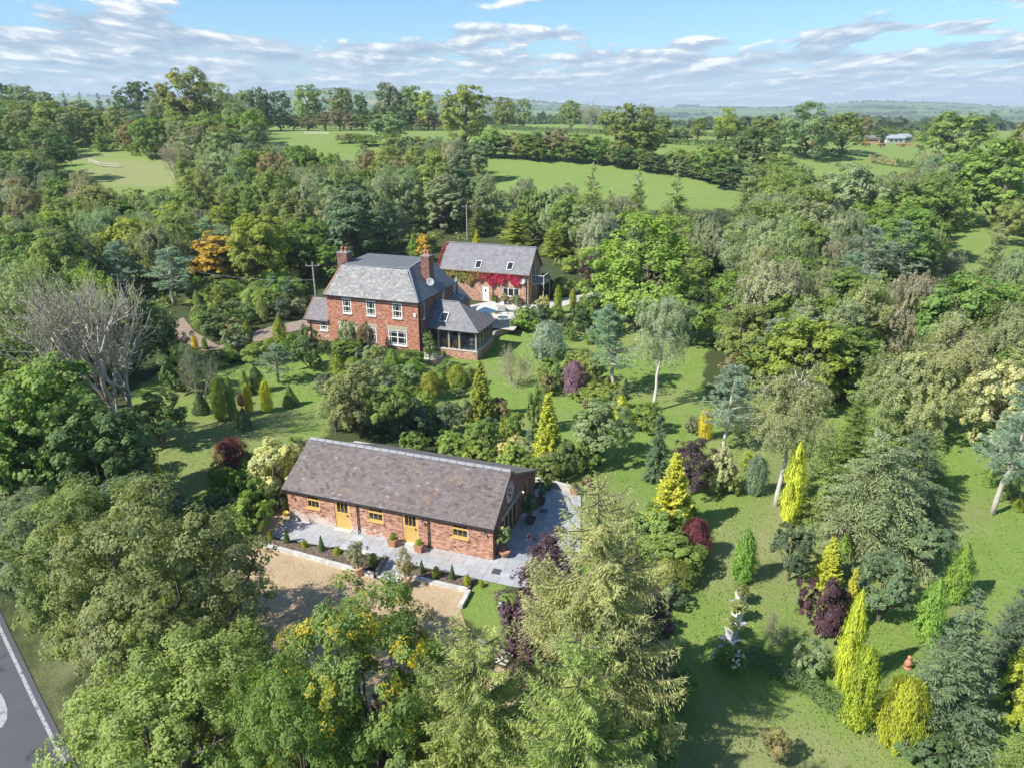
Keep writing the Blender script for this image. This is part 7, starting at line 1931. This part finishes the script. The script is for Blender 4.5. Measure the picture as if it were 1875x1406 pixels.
# white urn planters on paving squares
for k_, (x_, y_, l_) in enumerate(((1355, 1106, 'farthest white tapered planter with a clipped shrub on the lawn'), (1348, 1138, 'middle white tapered planter with a shrub on the lawn'), (1338, 1170, 'nearest white tapered planter on the lawn, in shade'))):
    p_ = Pz(x_, y_); rz = R(15 + 9 * k_); s_ = MB(); s_.box(-.38, .38, -.38, .38, .005, .05); so = s_.build('paving_square', 'slab'); so.location = p_; so.rotation_euler = (0, 0, rz); tag(so, ['pale paving square under the farthest white planter', 'pale paving square under the middle white planter', 'pale paving square under the nearest white planter'][k_], 'paving slab', 'paving squares on the lawn')
    sqpot(p_ + Vector((0, 0, .051)), rz, l_, 'white_pot', .24, .62, .62)
    plant('shrub', p_ + Vector((0, 0, .66)), .62, .95, 'hy', ['clipped shrub in the farthest white planter', 'clipped shrub in the middle white planter', 'clipped shrub in the nearest white planter'][k_], 'shrubs in the white planters')
# white hydrangea
hp_ = plant('shrub', Pz(1334, 1222), 1.35, 1.7, 'g', 'hydrangea bush with creamy white flower heads on the shaded lawn')
fm = MB(); fm.lathe([(.01, -.02), (.09, .02), (.085, .09), (.03, .15), (.005, .16)], n=7); fme = fm.mesh('flower', 'pale_sill', True)
for i in range(40):
    a = rnd.uniform(0, 6.28); q_ = rnd.uniform(.2, 1) ** .6; o = link('flower', fme, hp_)
    sc_x = hp_.scale; o.location = (math.cos(a) * q_ * .82 / sc_x.x, math.sin(a) * q_ * .82 / sc_x.y, (1.12 - .75 * q_ * q_ + rnd.uniform(-.05, .1)) / sc_x.z); o.scale = (.72 / sc_x.x, .72 / sc_x.y, .72 / sc_x.z)
# terracotta figure on the lawn
t = empty('stone_figure', at(1661, 1222), .5); a = MB(); a.lathe([(.18, 0), (.18, .06), (.13, .10)], n=12); a.build('base', 'terracotta', t)
a = MB(); a.lathe([(.13, .10), (.17, .22), (.15, .36), (.09, .46), (.06, .50)], n=12); a.build('body', 'terracotta', t, True); a = MB(); a.lathe([(.05, .49), (.095, .55), (.095, .62), (.05, .69), (.01, .70)], n=12); a.build('head', 'terracotta', t, True)
a = MB(); a.tube([(.14, 0, .38), (.19, -.08, .28), (.06, -.15, .26)], .035, 6); a.tube([(-.14, 0, .38), (-.19, -.08, .28), (-.06, -.15, .26)], .035, 6); a.build('arm', 'terracotta', t, True); tag(t, 'small terracotta figure on the lawn left of the big spruce', 'garden figure')
# spade standing in the ground, trellis, small post
t = empty('garden_spade', at(1740, 1106)); a = MB(); a.bar((0, 0, .25), (0, 0, .95), .035); a.bar((-.07, 0, .96), (.07, 0, .96), .03); a.build('shaft', 'wood_grey', t); a = MB(); a.obox((0, 0, .12), (.10, 0, 0), (0, .008, 0), (0, 0, .14)); a.build('blade', 'steel', t); t.rotation_euler = (.1, .2, 1.2); tag(t, 'spade stuck in the ground between the pair of green cypresses', 'spade')
t = empty('metal_gate', at(812, 688), R(50)); 
for q_ in range(9): a = MB(); a.bar((q_ * .14 - .56, 0, .05), (q_ * .14 - .56, 0, .85), .02); a.build('bar', 'iron', t)
a = MB(); a.bar((-.6, 0, .86), (.6, 0, .86), .03); a.bar((-.6, 0, .1), (.6, 0, .1), .03); a.build('rail', 'iron', t); tag(t, 'small black railing gate below the garden room', 'gate')
# bench by the house corner
t = empty('garden_bench', at(787, 664) , HR)
for q_ in range(3): a = MB(); a.box(-.7, .7, -.2 + q_ * .14, -.09 + q_ * .14, .40, .43); a.build('seat_slat', 'grey_white', t)
for q_ in range(3): a = MB(); a.box(-.7, .7, .22 + q_ * .02, .25 + q_ * .02, .55 + q_ * .13, .64 + q_ * .13); a.build('back_slat', 'grey_white', t)
for sx in (-1, 1):
    for y_, z_ in ((-.18, .4), (.24, .95)): a = MB(); a.box(sx * .66 - .03, sx * .66 + .03, y_ - .03, y_ + .03, 0, z_ - .002); a.build('leg', 'grey_white', t)
tag(t, 'pale garden bench at the corner of house and garden room', 'bench')
# blue pot near garden room
p_ = at(813, 663); p_.z = max(p_.z, -.2); pot([(.14, 0), (.24, .2), (.22, .4), (.25, .44), (.2, .44)], p_, 'blue_glaze', 'blue glazed pot on the wall before the garden room'); plant('dome', p_ + Vector((0, 0, .4)), .4, .5, 'g', 'leafy plant in the blue glazed pot')
p_ = cl_(-2.9, -.8, .04); pot([(.14, 0), (.24, .2), (.22, .4), (.25, .44), (.2, .44)], p_, 'blue_glaze', 'blue glazed pot below the cottage window'); plant('shrub', p_ + Vector((0, 0, .4)), 1.1, 1.2, 'gr', 'grey-leaved plant in the blue pot below the cottage window')
# parasols, table and chairs on the terrace
def parasol(p, r_, h_, label, tilt=0.0):
    t = empty('parasol', p); t.rotation_euler = (tilt, 0, .4); c = MB(); n = 8
    tipz = h_ + .55; V_ = [(0, 0, tipz)] + [(r_ * math.cos(i * 2 * math.pi / n), r_ * math.sin(i * 2 * math.pi / n), h_) for i in range(n)]
    for i in range(n):
        a = Vector(V_[1 + i]); b2 = Vector(V_[1 + (i + 1) % n]); m_ = (a + b2) / 2; m_.z -= .02; m_ *= .985; tp_ = Vector(V_[0])
        c.add([tuple(tp_), tuple(a), tuple(m_), tuple(b2)], [(0, 1, 2), (0, 2, 3)]); c.add([tuple(a), tuple(m_), tuple(b2), tuple(a - Vector((0, 0, .14))), tuple(m_ - Vector((0, 0, .14))), tuple(b2 - Vector((0, 0, .14)))], [(0, 3, 4, 1), (1, 4, 5, 2)])
    c.build('canopy', 'canvas', t); a = MB(); a.tube([(0, 0, 0), (0, 0, tipz + .12)], .028, 8); a.build('pole', 'wood_grey', t)
    for i in range(n): b_ = MB(); b_.tube([(0, 0, tipz - .04), tuple(Vector(V_[1 + i]) - Vector((0, 0, .03)))], .012, 4); b_.build('rib', 'wood_grey', t)
    a = MB(); a.lathe([(.28, 0), (.28, .07), (.05, .09), (.05, .25)], n=14); a.build('base', 'render_grey', t); return tag(t, label, 'parasol')
pp = at_z(887, 563, 2.25); pp.z = 0.04; parasol(pp, 1.75, 2.05, 'open cream parasol over the terrace between house and cottage')
def table(p, L, W_, rz, label):
    t = empty('garden_table', p, rz); a = MB()
    n = 7
    for i in range(n): q_ = MB(); q_.box(-L / 2, L / 2, -W_ / 2 + i * W_ / n + .005, -W_ / 2 + (i + 1) * W_ / n - .005, .70, .735); q_.build('slat', 'wood_grey', t)
    for sx in (-1, 1):
        for sy in (-1, 1): q_ = MB(); q_.box(sx * (L / 2 - .1) - .04, sx * (L / 2 - .1) + .04, sy * (W_ / 2 - .1) - .04, sy * (W_ / 2 - .1) + .04, 0, .698); q_.build('leg', 'wood_grey', t)
    return tag(t, label, 'table')
tp0 = at_z(912, 572); table(tp0, 1.9, .95, .2, 'grey slatted garden table on the terrace')
def gchair(p, rz, label):
    t = empty('garden_chair', p, rz); a = MB(); a.box(-.27, .27, -.25, .25, .42, .47); a.build('seat', 'canvas', t); a = MB(); a.prism([(-.27, .25, .47), (.27, .25, .47), (.27, .3, .47), (-.27, .3, .47)], [(-.25, .36, 1.0), (.25, .36, 1.0), (.25, .41, 1.0), (-.25, .41, 1.0)]); a.build('backrest', 'canvas', t)
    for sx in (-1, 1):
        for sy in (-1, 1): q_ = MB(); q_.tube([(sx * .24, sy * .22, 0), (sx * .24, sy * .22, .42)], .02, 5); q_.build('leg', 'iron', t)
    return tag(t, label, 'chair', 'chairs on the terrace')
for dx, dy, rz, l_ in ((-.6, .85, .0, 'cream terrace chair behind the table, left side'), (.5, .9, .1, 'cream terrace chair behind the table, right side'), (-.5, -.8, 3.1, 'cream terrace chair in front of the table, left side'), (.55, -.85, 3.3, 'cream terrace chair in front of the table, right side'), (1.5, .1, -1.5, 'cream terrace chair at the right head of the table')):
    gchair(tp0 + Vector((dx, dy, 0)), rz, l_)
q0 = at_z(921, 592); t = empty('round_table', q0); a = MB(); a.lathe([(.62, .70), (.62, .735), (.01, .74)], n=24); a.build('table_top', 'white_paint', t); a = MB(); a.tube([(0, 0, 0), (0, 0, .70)], .05, 8); a.build('leg', 'grey_white', t); a = MB(); a.lathe([(.3, 0), (.3, .04), (.05, .06)], n=14); a.build('base', 'grey_white', t); tag(t, 'round white table at the front edge of the terrace', 'table')
gchair(q0 + Vector((-.95, .1, 0)), 1.5, 'cream chair left of the round white table'); gchair(q0 + Vector((.2, .9, 0)), 0, 'cream chair behind the round white table')
# copper weathervane post and small bird table
t = empty('bird_bath', cl_(-1.15, -1.1)); a = MB(); a.lathe([(.16, 0), (.08, .1), (.07, .7), (.28, .8), (.30, .86), (.2, .82)], n=14); a.build('bowl', 'render_grey', t, True); tag(t, 'stone bird bath at the right end of the cottage wall', 'bird bath')
t = empty('green_finial', hl(-.35 + .9, 8.9, 5.2)); a = MB(); a.lathe([(.12, -1.2), (.12, .3), (.2, .35), (.2, .5), (.08, .6), (.1, .8), (.02, .95)], n=10); a.build('vent', 'green_copper', t, True); tag(t, 'green copper vent at the back corner of the house roof', 'vent')
# power poles and wires
def pole(p, h_, label, rz=.2):
    t = empty('power_pole', p, rz); a = MB(); a.tube([(0, 0, -.3), (0, 0, h_)], [.14, .10], 8); a.build('post', 'wood_grey', t); a = MB(); a.box(-.9, .9, -.06, .06, h_ - .55, h_ - .43); a.build('crossarm', 'wood_grey', t)
    for x_ in (-.75, 0, .75): b_ = MB(); b_.lathe([(.04, 0), (.07, .05), (.05, .16)], (x_, 0, h_ - .43), 8); b_.build('insulator', 'grey_white', t)
    return tag(t, label, 'power pole')
g1, h1, _w = tree_spot(855, 440, 374, 10); pole(g1, h1, 'wooden power pole above the wood behind the cottage')
g2, h2, _w = tree_spot(576, 560, 480, 10); pole(g2, h2, 'wooden power pole at the left of the house')
def wire(a, b_, sag, label):
    mb = MB(); pts = [a + (b_ - a) * (i / 16) - Vector((0, 0, sag * 4 * (i / 16) * (1 - i / 16))) for i in range(17)]; mb.tube(pts, .012, 4); tag(mb.build('overhead_wire', 'render_grey'), label, 'wire', 'overhead wires')
a1 = g1 + Vector((0, 0, h1 - .3)); a2 = g2 + Vector((0, 0, h2 - 2.3)); 
gw, hw, _w = tree_spot(330, 560, 543, 10)
wire(a2, gw + Vector((0, 0, 5)), .6, 'pale cable sagging over the garden left of the house')
wire(a1, Vector((g1.x + 52, g1.y + 8, g1.z + 9)), 1.2, 'overhead wire running right from the power pole')
wire(a1 + Vector((0, 0, -.4)), Vector((g1.x + 52, g1.y + 8, g1.z + 8.2)), 1.2, 'lower overhead wire running right from the power pole')
for dz in (0, .5): wire(at(370, 300) + Vector((0, 0, 9 + dz)), at(425, 312) + Vector((0, 0, 8 + dz)), .3, ['upper', 'lower'][int(dz * 2)] + ' wire over the trees of the left meadow')
# white rail jumps and field fences
def fence(pts, n_rail, h_, mat, label, gap=2.5, th=.1):
    P_ = [at(*p) for p in pts]; root = empty('rail_fence', P_[0])
    for a, b_ in zip(P_[:-1], P_[1:]):
        L = (b_ - a).length; n = max(1, int(L / gap))
        for i in range(n):
            q = a + (b_ - a) * (i / n) - P_[0]; c = MB(); c.box(q.x - th / 2, q.x + th / 2, q.y - th / 2, q.y + th / 2, q.z - .2, q.z + h_); c.build('post', mat, root)
        for r_ in range(n_rail):
            z_ = h_ * (r_ + .9) / n_rail - .12; c = MB(); c.bar(a - P_[0] + Vector((0, -.06, z_)), b_ - P_[0] + Vector((0, -.06, z_)), th * .5, th * 1.1); c.build('rail', mat, root)
    return tag(root, label, 'fence')
fence([(557, 246), (582, 246.5), (603, 247)], 2, .9, 'coping', 'white rail fence in the far field on the left', 6, .16)
fence([(163, 298), (185, 306), (220, 308)], 2, 1.2, 'coping', 'pale post and rail fence in the left meadow', 4, .18)
fence([(355, 288), (380, 287), (402, 287)], 2, 1.2, 'wood_grey', 'wooden rail fence behind the left meadow', 4, .16)
fence([(945, 281), (960, 280), (968, 281)], 3, 1.3, 'render_grey', 'metal field gate in the hedge beyond the long field', 5, .12)
# orange cattle in the fields
m, nt, out = new_mat('cattle_hide'); p = nn(nt, 'ShaderNodeBsdfPrincipled'); p.inputs['Roughness'].default_value = .8
oi = nn(nt, 'ShaderNodeObjectInfo'); nt.links.new(ramp(nt, oi.outputs['Random'], [(0, (.26, .12, .06)), (.6, (.33, .17, .09)), (1, (.20, .09, .05))]), p.inputs['Base Color']); nt.links.new(p.outputs[0], out.inputs[0])
bm_ = bpy.data.meshes.new('cow_skel')
cv = [(0, 0, 1.15), (-.45, 0, 1.18), (.5, 0, 1.2), (-.8, 0, 1.2), (.85, 0, 1.25), (1.1, 0, 1.05), (1.35, 0, .75), (1.5, 0, .5)]
ce = [(0, 1), (0, 2), (1, 3), (2, 4), (4, 5), (5, 6), (6, 7)]; cr2 = [.40, .40, .38, .30, .27, .19, .16, .10]
for sx, sy in ((-.7, -.2), (-.7, .2), (.62, -.2), (.62, .2)):
    k0 = len(cv); cv += [(sx, sy, .85), (sx + (.06 if sx < 0 else 0), sy, .45), (sx, sy, .04)]; cr2 += [.19, .09, .07]; ce += [(1 if sx < 0 else 2, k0), (k0, k0 + 1), (k0 + 1, k0 + 2)]
k0 = len(cv); cv += [(-1.0, 0, 1.2), (-1.1, 0, .6)]; cr2 += [.05, .04]; ce += [(3, k0), (k0, k0 + 1)]
for sy in (-1, 1): k0 = len(cv); cv += [(1.28, sy * .2, .95)]; cr2 += [.05]; ce += [(5, k0)]
bm_.from_pydata(cv, ce, []); tmp = bpy.data.objects.new('cow_skel', bm_); COL.objects.link(tmp)
sk = tmp.modifiers.new('s', 'SKIN'); bpy.context.view_layer.update()
for i_, v_ in enumerate(bm_.skin_vertices[0].data): v_.radius = (cr2[i_], cr2[i_]); v_.use_root = (i_ == 0)
tmp.modifiers.new('d', 'SUBSURF').levels = 1
bpy.context.view_layer.update(); dg_ = bpy.context.evaluated_depsgraph_get(); cow_me = bpy.data.meshes.new_from_object(tmp.evaluated_get(dg_)); cow_me.name = 'cow'; cow_me.materials.clear(); cow_me.materials.append(MATS['cattle_hide']); cow_me.polygons.foreach_set('use_smooth', [True] * len(cow_me.polygons))
bpy.data.objects.remove(tmp); bpy.data.meshes.remove(bm_)
cows = [(x, 257 + rnd.uniform(-.4, .6), 'in the herd along the far hedge') for x in (1212, 1220, 1226, 1234, 1240, 1247, 1254, 1262)] + [(x, y, 'grazing in the cattle field') for x, y in ((1486, 270), (1493, 272), (1580, 269), (1588, 270), (1610, 271), (1616, 270.5), (1645, 270), (1652, 271), (1660, 270), (1678, 272))]
for i_, (x_, y_, l_) in enumerate(cows):
    o = link('cow', cow_me); o.location = at(x_, y_); o.rotation_euler = (0, 0, rnd.choice([0, math.pi]) + rnd.uniform(-.5, .5)); o.scale = (.95,) * 3
    tag(o, 'orange-brown cow, ' + ORD[i_ if i_ < 8 else i_ - 8] + ', ' + l_, 'cow', 'cattle ' + l_)
# far farm buildings
def farm(x_, y_, L, W_, H_, wall_c, roof_c, label, rz=.1):
    p_ = at(x_, y_); t = empty('farm_building', p_, rz); a = MB(); a.prism([(-L / 2, -W_ / 2, -1), (L / 2, -W_ / 2, -1), (L / 2, W_ / 2, -1), (-L / 2, W_ / 2, -1)], [(-L / 2, -W_ / 2, H_), (L / 2, -W_ / 2, H_), (L / 2, W_ / 2, H_), (-L / 2, W_ / 2, H_)]); a.build('wall', wall_c, t)
    b_ = MB(); b_.prism([(-L / 2 - .3, -W_ / 2 - .3, H_), (-L / 2 - .3, W_ / 2 + .3, H_), (-L / 2 - .3, 0, H_ + W_ * .3)], [(L / 2 + .3, -W_ / 2 - .3, H_), (L / 2 + .3, W_ / 2 + .3, H_), (L / 2 + .3, 0, H_ + W_ * .3)]); b_.build('roof', roof_c, t)
    for i in range(3): c = MB(); xx = -L / 2 + L * (i + 1) / 4; c.box(xx - .6, xx + .6, -W_ / 2 - .05, -W_ / 2 - .01, H_ * .35, H_ * .7); c.build('window', 'glass', t)
    return tag(t, label, 'farm building')
farm(1634, 262, 8, 4.5, 1.8, 'render_grey', 'barn_cladding', 'pale farm shed beyond the cattle field, right of the round dark tree')
farm(1652, 261, 5, 4, 2.2, 'grey_white', 'barn_cladding', 'white farmhouse beyond the cattle field, rightmost of the group', .4)
farm(1596, 262, 5, 4, 1.8, 'annex_brick', 'plum_slate', 'brown farm building left of the small round tree beyond the cattle field', -.2)
# pale quarry face on the far left hill
qb = MB()
qpts = []
for i in range(26):
    a = R(-33.0 + i * .44); y = 5150; z = float(terrain(y * math.tan(a), y)); qpts.append((y * math.tan(a), y - 30 * math.sin(i), z))
for i in range(25):
    a, b2 = qpts[i], qpts[i + 1]; z0 = -50 + 9 * math.sin(i * .9); 
    qb.add([(a[0], a[1] - 160, a[2] + z0), (b2[0], b2[1] - 160, b2[2] + z0 + 4), (b2[0], b2[1] - 40, b2[2] + 3), (a[0], a[1] - 40, a[2] + 3), (a[0], a[1] + 20, a[2] - 40), (b2[0], b2[1] + 20, b2[2] - 40)], [(0, 1, 2, 3), (3, 2, 5, 4)], rnd.random())
tag(qb.build('quarry_face', 'coping'), kind='structure')
# ---- haze
hz = MB(); hz.box(-9300, 9300, -330, 9800, -80, 210)
m, nt, out = new_mat('haze'); v = nn(nt, 'ShaderNodeVolumePrincipled'); v.inputs['Color'].default_value = (.74, .87, .98, 1); v.inputs['Density'].default_value = 0.00017; v.inputs['Anisotropy'].default_value = .0
nt.links.new(v.outputs[0], out.inputs['Volume'])
tag(hz.build('haze', 'haze'), kind='stuff')
print('objects', len(bpy.data.objects), 'tris', sum(sum(len(p.vertices) - 2 for p in me.polygons) if len(me.polygons) < 3000 else len(me.polygons) * 2 for me in bpy.data.meshes))
